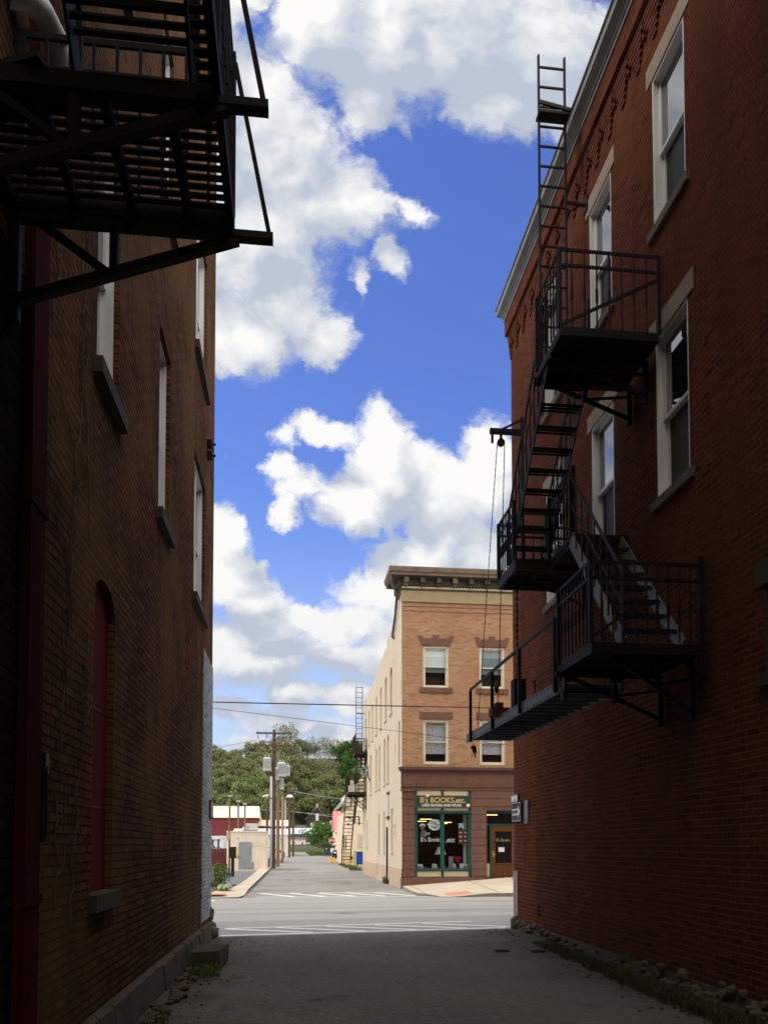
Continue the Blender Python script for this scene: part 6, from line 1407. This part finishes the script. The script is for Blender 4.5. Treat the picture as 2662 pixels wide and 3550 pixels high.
# cream rear building
RBD = thing('cream_building', 'cream sided two-storey building with gable roof behind the far fire escape', 'building', (7, 72, 0))
mb = MB(); mb.box(4.35, 12, 66, 82, 0, 4.6); mb.build('wall', m['cream_siding'], RBD)
mb = MB(); mb.face([(4.75, 66.02, 4.6), (12, 66.02, 4.6), (12, 66.02, 9.5), (8.0, 66.02, 9.5), (4.75, 66.02, 6.6)]); mb.box(4.75, 12, 66.03, 82, 4.6, 6.5); mb.build('gable_wall', m['cream_siding'], RBD)
mb = MB(); mb.hexa([(4.1, 65.6, 5.15), (4.1, 82.3, 5.15), (8.2, 82.3, 9.6), (8.2, 65.6, 9.6)], [(4.0, 65.6, 5.35), (4.0, 82.3, 5.35), (8.1, 82.3, 9.85), (8.1, 65.6, 9.85)]); mb.hexa([(4.05, 65.55, 4.9), (4.5, 65.55, 4.9), (4.9, 65.55, 7.05), (4.35, 65.55, 7.05)], [(4.05, 65.6, 4.9), (4.5, 65.6, 4.9), (4.9, 65.6, 7.05), (4.35, 65.6, 7.05)]); mb.build('roof', m['hvac'], RBD)
mb = MB(); mb.box(4.9, 5.9, 65.93, 66.0, 4.55, 4.75); mb.build('sill_band', m['sign_white'], RBD)
mb = MB(); mb.box(5.25, 5.75, 65.95, 65.999, 1.5, 2.6); mb.build('grey_panel', m['stucco_grey'], RBD)
for y0, y1 in ((67.0, 68.2), (69.6, 70.5), (72.4, 73.0)):
    mb = MB(); mb.box(4.32, 4.36, y0, y1, 0.05, 2.5); w = mb.build('door', m['pole'], RBD); mb = MB(); mb.box(4.30, 4.318, y0 + .2, y1 - .2, 1.3, 2.2); mb.build('pane', m['glass'], w)
t = thing('cream_building', 'pale yellow house with a pink-red roof beyond the stop sign', 'house', (8, 120, 0))
mb = MB(); mb.box(6.1, 12, 120, 128, 0, 3.9); mb.build('wall', m['cream_siding'], t); mb = MB(); mb.hexa([(5.9, 119.5, 3.9), (12.4, 119.5, 3.9), (12.4, 128.5, 3.9), (5.9, 128.5, 3.9)], [(5.9, 123.5, 7.0), (12.4, 123.5, 7.0), (12.4, 124.5, 7.0), (5.9, 124.5, 7.0)]); mb.build('roof', m['pink_roof'], t); mb = MB(); mb.box(5.95, 12.3, 119.4, 119.5, 3.72, 3.88); mb.build('eaves', m['sign_white'], t)

# buildings beyond the lane
def shed(name, lb, x0, x1, y0, y1, h, rh, wallm, roofm, wins=(), over=.4, winm=None):
    t = thing(name, lb, 'building', ((x0 + x1) / 2, y0, 0)); mb = MB(); mb.box(x0, x1, y0, y1, -.3, h); mb.build('wall', wallm, t)
    ym = (y0 + y1) / 2; mb = MB()
    mb.face([(x0 - over, y0 - over, h - .1), (x1 + over, y0 - over, h - .1), (x1 + over * .6, ym, h + rh), (x0 - over * .6, ym, h + rh)]); mb.face([(x0 - over, y1 + over, h - .1), (x1 + over, y1 + over, h - .1), (x1 + over * .6, ym, h + rh), (x0 - over * .6, ym, h + rh)])
    mb.face([(x0 - over, y0 - over, h - .1), (x0 - over, y1 + over, h - .1), (x0 - over * .6, ym, h + rh)]); mb.face([(x1 + over, y0 - over, h - .1), (x1 + over, y1 + over, h - .1), (x1 + over * .6, ym, h + rh)])
    mb.build('roof', roofm, t)
    for (u0, u1, v0, v1) in wins:
        mb = MB(); mb.box(u0, u1, y0 - .12, y0 + .05, v0, v1); w = mb.build('window', m['sign_white'], t); mb = MB(); g = .16 * (u1 - u0); mb.box(u0 + g, u1 - g, y0 - .15, y0 - .121, v0 + g, v1 - g); mb.build('pane', winm or m['glass'], w)
    return t
shed('barn', 'dark red barn with a long cream metal roof at the left', -22, -6.6, 140, 152, 6.6, 2.2, m['barn_red'], m['roof_cream'], wins=((-15.0, -14.2, 2.9, 4.6),))
shed('barn', 'low red annex with a cream roof joined to the right of the barn', -6.6, -1.2, 146, 152, 5.3, 1.1, m['barn_red'], m['roof_cream'])
shed('long_building', 'long white-roofed grey building in front of the red annex', -9.5, -1.0, 128, 136, 3.5, .95, m['siding'], m['roof_white'], wins=((-3.6, -2.9, 2.0, 3.0), (-2.3, -1.6, 2.0, 3.0)))
shed('long_building', 'blue-walled building with a white roof at the end of the lane', -2.5, 9.5, 250, 262, 5.4, 1.9, m['blue_wall'], m['roof_white'], wins=((1.1, 1.35, 1.4, 3.8), (6.2, 6.45, 1.4, 3.8)))
shed('trailer_house', 'white mobile home with a brown roof behind a grey fence at the lane end', -1.1, 3.0, 216, 222, 3.4, 0.55, m['siding'], m['brown_roof'], wins=((-.2, .4, 1.7, 2.7), (1.8, 2.4, 1.7, 2.7)), over=.3)
mb = MB(); mb.box(3.1, 4.6, 216.5, 220, 0, 2.5); t = thing('porch', 'small white porch with a dark doorway right of the mobile home', 'porch', (2.4, 216, 0)); mb.build('wall', m['siding'], t); mb = MB(); mb.box(3.4, 4.3, 216.35, 216.5, 0, 2.2); mb.build('doorway', m['house_dark'], t)
t = thing('board_fence', 'weathered grey board fence across the far end of the lane', 'fence', (1, 210, 0)); mb = MB(); x = -2.6
while x < 6.6: mb.box(x, x + .22, 210, 210.06, 0, 1.75 + .03 * math.sin(x * 9)); x += .235
mb.build('boards', m['grey_wood'], t)
GH = thing('gable_house', 'dark brown gabled house with two white windows below the wooded hill', 'house', (6, 258, 0))
yh = 268; mb = MB(); mb.face([(3.9, yh, 6.5), (11.2, yh, 6.5), (11.2, yh, 10.6), (7.5, yh, 14.4), (3.9, yh, 10.6)]); mb.box(3.9, 11.2, yh + .01, yh + 9, 0, 10.5); mb.build('wall', m['house_dark'], GH)
mb = MB(); mb.hexa([(3.5, yh - .4, 10.2), (3.5, yh + 9, 10.2), (7.5, yh + 9, 14.4), (7.5, yh - .4, 14.4)], [(3.5, yh - .4, 10.5), (3.5, yh + 9, 10.5), (7.5, yh + 9, 14.75), (7.5, yh - .4, 14.75)]); mb.hexa([(11.6, yh - .4, 10.2), (11.6, yh + 9, 10.2), (7.501, yh + 9, 14.4), (7.501, yh - .4, 14.4)], [(11.6, yh - .4, 10.5), (11.6, yh + 9, 10.5), (7.501, yh + 9, 14.75), (7.501, yh - .4, 14.75)]); rf = mb.build('roof', m['grey_wood'], GH); mb = MB(); mb.box(7.2, 7.9, yh + 2, yh + 2.8, 14, 15.8); mb.build('chimney', m['hvac'], rf)
for x, z0, z1 in ((5.3, 7.3, 9.3), (8.9, 7.3, 9.3)):
    mb = MB(); mb.box(x, x + 1.15, yh - .15, yh + .02, z0, z1); w = mb.build('window', m['sign_white'], GH); mb = MB(); mb.box(x + .27, x + .88, yh - .19, yh - .151, z0 + .3, z1 - .25); mb.build('pane', m['glass'], w)
mb = MB(); mb.box(7.0, 8.0, yh - .15, yh + .02, 10.0, 12.4); mb.build('attic_panel', m['siding'], GH)
mb = MB(); mb.hexa([(4.0, yh - 6, 4.6), (11.5, yh - 6, 4.6), (11.5, yh - .5, 6.2), (4.0, yh - .5, 6.2)], [(4.0, yh - 6, 4.9), (11.5, yh - 6, 4.9), (11.5, yh - .5, 6.5), (4.0, yh - .5, 6.5)]); mb.build('porch_roof', m['siding'], GH)
shed('shed', 'grey weathered shed between the dark gabled house and the pink-roofed house', 11.9, 15.4, 262, 270, 8.6, 1.4, m['house_grey'], m['hvac'], wins=((12.6, 13.6, 5.2, 7.2),))
shed('shed', 'long grey shed left of the dark gabled house', -3.0, 3.6, 265, 272, 6.6, 2.0, m['grey_wood'], m['grey_wood'])

# ------------------------------------------------------------------ overhead wires
def wire(lb, p, q, sag, r=.012, mat=None, n=24, extra=None):
    p = Vector(p); q = Vector(q); pts = [p + (q - p) * (i / n) - Vector((0, 0, sag * 4 * (i / n) * (1 - i / n))) for i in range(n + 1)]
    mb = MB(); mb.tube(pts, r, 5); o = mb.build('overhead_wire', mat or m['wire'], loc=tuple(p)); tag(o, lb, 'wire', 'overhead wires')
wire('thick black cable strung across the street in front of the bookshop, highest of the wires', (-24, 28.6, 6.86), (26, 28.6, 6.80), .10, .022)
wire('thin wire sloping down to the right over the bookshop upper windows', (-24, 27.6, 8.65), (30, 27.6, 2.75), -.02, .009)
wire('pale wire running right from the lane poles towards the cream rear building', (-1.1, 76.2, 7.0), (9, 80, 5.9), .15, .02, m['conduit']); wire('lower pale wire running right from the lane poles', (-.7, 111, 6.5), (13, 118, 5.4), .2, .025, m['conduit'])
wire('sagging wire left of the poles in front of the olive trees', (-14, 60, 6.2), (-1.5, 58, 5.6), .45, .014); wire('lower sagging wire left of the poles above the barn roof', (-16, 70, 4.6), (-1.3, 62.7, 5.1), .35, .014); wire('wire crossing the barn wall left of the poles', (-22, 75, 4.2), (-1.2, 76, 3.3), .1, .014)
wire('wire running down the lane from the top left arm of the brown pole', (-2.6, 57.9, 9.4), (-1.8, 111, 8.75), .5, .012); wire('wire running down the lane from the top right arm of the brown pole', (-.35, 57.9, 9.4), (.6, 111, 8.75), .5, .012); wire('wire running down the lane at middle height between the poles', (-1.3, 62.7, 7.2), (-.7, 111, 6.6), .5, .018)
wire('wire from the insulators of the brown pole down towards the white hut', (-2.7, 57.9, 9.3), (-9, 45, 6.9), .3, .012); wire('wire loop between the two foremost lane poles below the transformers', (-1.55, 57.9, 6.3), (-1.25, 62.6, 6.0), .35, .018)
wire('thin wire crossing the wooded hillside behind the lane', (-14, 150, 9.0), (25, 165, 7.6), .4, .02, m['conduit'])

# ------------------------------------------------------------------ planting
def leaves(mb, c, rx, ry, rz, n, s, rnd, shell=.45):
    for _ in range(n):
        while True:
            p = Vector((rnd.uniform(-1, 1), rnd.uniform(-1, 1), rnd.uniform(-1, 1)))
            if shell < p.length < 1: break
        q = Vector((c[0] + p.x * rx, c[1] + p.y * ry, c[2] + p.z * rz))
        d = Vector((rnd.gauss(0, 1), rnd.gauss(0, 1), rnd.gauss(0, 1))).normalized(); e = d.cross(Vector((rnd.gauss(0, 1), rnd.gauss(0, 1), rnd.gauss(0, 1)))).normalized()
        a = s * rnd.uniform(.5, 1.2); b = a * rnd.uniform(.45, .8)
        mb.face([q - d * a, q + e * b, q + d * a, q - e * b])
t = thing('hedge', 'clipped green hedge in the planting bed at the left corner', 'hedge', (-4.5, 31.5, .1))
mb = MB(); r_ = random.Random(21)
for k in range(26): leaves(mb, (-2.72 - k * .16 + r_.uniform(-.1, .1), 31.2 + r_.uniform(-.45, .45), .50 + r_.uniform(-.06, .10)), .42, .55, .43, 420, .045, r_, .25)
mb.build('foliage', m['leaf_hedge'], t)
mb = MB()
for k in range(14): x = -2.9 - k * .3; mb.tube([(x, 31.2, .05), (x + r_.uniform(-.1, .1), 31.2, .5)], .015, 5)
mb.build('stem', m['bark'], t)
def hosta(x, y, s, seed, lb, grp=None):
    r_ = random.Random(seed); mb = MB()
    for i in range(190):
        a = r_.uniform(0, 6.28); L = s * r_.uniform(.35, 1.0); el = r_.uniform(.25, 1.45); w = .42 * L
        d = Vector((math.cos(a), math.sin(a), 0)); n_ = Vector((-d.y, d.x, 0))
        p0 = Vector((x + r_.uniform(-.12, .12), y + r_.uniform(-.12, .12), .08)); p1 = p0 + d * L * .45 * math.cos(el * .7) + Vector((0, 0, L * .5 * math.sin(el) + .1)); p2 = p0 + d * L * math.cos(el * .5) + Vector((0, 0, L * .42 * math.sin(el)))
        mb.face([p0, p1 - n_ * w * .5, p2, p1 + n_ * w * .5])
    tag(mb.build('hosta', m['leaf_hosta'], loc=(x, y, .1)), lb, 'plant', grp)
hosta(-2.38, 27.95, .30, 4, 'variegated pale green leafy plant in front of the hedge')
tufts('grass', m['grass'], [(4.0 + random.Random(i).uniform(-.1, .02), 34.5 + random.Random(i + 50).uniform(-.5, .5), .0) for i in range(14)], .32, 'green weeds at the foot of the black standpipe', 'grass', 'stuff', seed=12, w=.02)
tufts('grass', m['grass'], [(3.0 + random.Random(i).uniform(-.2, 3.2), 150 + random.Random(i + 90).uniform(-20, 45), .0) for i in range(260)], .5, 'green grass verge along the right of the far lane', 'grass', 'stuff', seed=13, w=.06, spread=.4, blades=8)
tufts('grass', m['grass_dry'], [(4.15 + random.Random(i).uniform(-.3, .3), 60 + random.Random(i + 90).uniform(-8, 8), .0) for i in range(90)], .22, 'weeds around the yellow posts by the far stairs', 'grass', 'stuff', seed=14, w=.02, spread=.2)
def tree(name, lb, cat, x, y, z, h, cw, leafm, seed, n=900, ls=.35, bare=.0, trunk=.22, crown0=.35, grp=None, limbs=9, roundc=False):
    r_ = random.Random(seed); t = thing(name, lb, cat, (x, y, z), grp)
    mb = MB(); lean = Vector((r_.uniform(-.06, .06), r_.uniform(-.06, .06), 0)) * h
    top = Vector((x, y, z + h * .82)) + lean
    mb.tube([(x, y, z - .4), Vector((x, y, z + h * .35)) + lean * .25, top], trunk, 8, r2=trunk * .15)
    ends = []
    for i in range(limbs):
        f = crown0 + (.8 - crown0) * (i + r_.uniform(0, .9)) / limbs; s0 = Vector((x, y, z + h * f)) + lean * f
        a = i * 2.4 + r_.uniform(-.5, .5); L = cw * .5 * (1.05 - .55 * max(0, (f - .45) / .4)) * r_.uniform(.7, 1.05)
        e = s0 + Vector((math.cos(a) * L, math.sin(a) * L, L * r_.uniform(.25, .9))); mid = (s0 + e) / 2 + Vector((0, 0, -L * .06))
        mb.tube([s0, mid, e], trunk * .42 * (1.1 - f), 6, r2=trunk * .06); ends += [e, mid + Vector((0, 0, L * .15))]
        for k in range(4):
            q = mid + (e - mid) * r_.uniform(0, 1); g = q + Vector((r_.uniform(-1, 1), r_.uniform(-1, 1), r_.uniform(.1, 1))).normalized() * L * r_.uniform(.3, .55); mb.tube([q, (q + g) / 2 + Vector((0, 0, .05 * L)), g], trunk * .10, 4, r2=trunk * .03); ends.append(g)
    ends.append(top)
    tk = mb.build('trunk', m['bark'], t)
    mb = MB(); per_ = max(6, int(n / len(ends)))
    for e in ends: R_ = cw * r_.uniform(.10, .19) * (1.0 if not roundc else 1.15); leaves(mb, e, R_, R_, R_ * .8, int(per_ * r_.uniform(.5, 1.4)), ls, r_, 0.0)
    mb.build('crown', leafm, t); return t
tree('round_tree', 'round dense green tree at the far right of the lane', 'tree', 5.7, 137, 0, 5.3, 5.6, m['leaf_round'], 5, n=7000, ls=.19, trunk=.16, crown0=.18, limbs=18, roundc=True)
# wooded hill behind the town
def hill_z(x, y):
    q = sst(-8, 4, x * 270 / max(200, y)); y0 = 222 + 56 * q; sl = 0.27 + 0.19 * q
    return 3.0 * sst(205, 222, y) + 4.0 * sst(240, 280, y) * q + sl * max(0, y - y0)
mb = MB(); V = []; nx, ny = 60, 30
for j in range(ny + 1):
    for i in range(nx + 1): x = -140 + 280 * i / nx; y = 206 + 200 * j / ny; V.append((x, y, hill_z(x, y) - (max(0, y - 335) ** 2) * .006 - .05))
mb.add(V, [(j * (nx + 1) + i, j * (nx + 1) + i + 1, (j + 1) * (nx + 1) + i + 1, (j + 1) * (nx + 1) + i) for j in range(ny) for i in range(nx)], True)
struct(mb.build('hill', m['hill']))
K = {'olive': ('olive_tree', 'leaf_olive', 13, 10, 3000, .46), 'brown': ('budding_tree', 'leaf_brown', 14.5, 9.5, 2400, .40), 'bare': ('bare_tree', 'leaf_grey', 17, 10.5, 1500, .27), 'green': ('green_tree', 'leaf_green', 14, 9.5, 2600, .42), 'dark': ('dark_tree', 'leaf_dark', 12, 8.5, 2200, .42)}
protos = {}
GRP = 'trees on the wooded hill'
LBL = {'olive': 'olive-green spring tree', 'brown': 'brownish budding tree', 'bare': 'tall sparse grey tree', 'green': 'full bright green tree', 'dark': 'dark green tree'}
ROWN = ('at the hill foot', 'in the second row up the hill', 'in the third row up the hill', 'in the fourth row up the hill', 'in the fifth row up the hill', 'in the sixth row up the hill', 'on the hill crest')
def hill_tree(kind, x, y, s, seed, row, cnt):
    nm, lf, h, cw, n, ls = K[kind]; z = hill_z(x, y) - .3; r_ = random.Random(seed * 7 + 1)
    lb = ORD[cnt] + ' ' + LBL[kind] + ' from the barn side ' + ROWN[row]
    v = (kind, seed % 2)
    if v not in protos: protos[v] = tree(nm, lb, 'tree', x, y, z, h, cw, m[lf], seed, n=n, ls=ls, grp=GRP, trunk=.26, crown0=.30 if kind != 'bare' else .40, limbs=11 if kind != 'bare' else 13)
    else:
        c = copy_tree(protos[v], (x, y, z), None, r_.uniform(0, 6.28), (s * r_.uniform(.9, 1.15), s * r_.uniform(.9, 1.15), s)); c['label'] = lb
r_ = random.Random(77); k = 0
for row, (y, dx) in enumerate(((228, 6), (244, 6), (262, 6.5), (281, 5.2), (293, 5.4), (308, 5.8), (326, 6.0))):
    x0 = -.112 * y; cnts = {}
    while x0 < .098 * y:
        x = x0 + r_.uniform(-1.5, 1.5); yy = y + r_.uniform(-5, 5); u = x / yy * 270; x0 += dx * (.72 if -8 < x < 26 and y > 280 else 1)
        if (2.5 < u < 17 and y < 275) or (-6 < u < 17 and y < 255): continue          # the houses stand here
        if u < -9: kd = 'olive' if row < 3 else ('brown' if k % 3 else 'olive')
        elif u < 4: kd = ('olive' if k % 3 == 0 else 'brown') if row < 5 else ('bare' if k % 2 else 'brown')
        elif u < 15: kd = ('brown' if k % 3 else 'olive') if row < 5 else 'bare'
        else: kd = ('dark' if row < 3 else 'green') if u > 17 else 'green'
        s = r_.uniform(.80, 1.10) * .96 * (.80 if u < -19 else 1.0) * (1.03 if -8 < u < 16 else 1) * (1.12 if row == 6 and u > -8 else 1)
        hill_tree(kd, x, yy, s, k, row, cnts.get(kd, 0)); cnts[kd] = cnts.get(kd, 0) + 1; k += 1
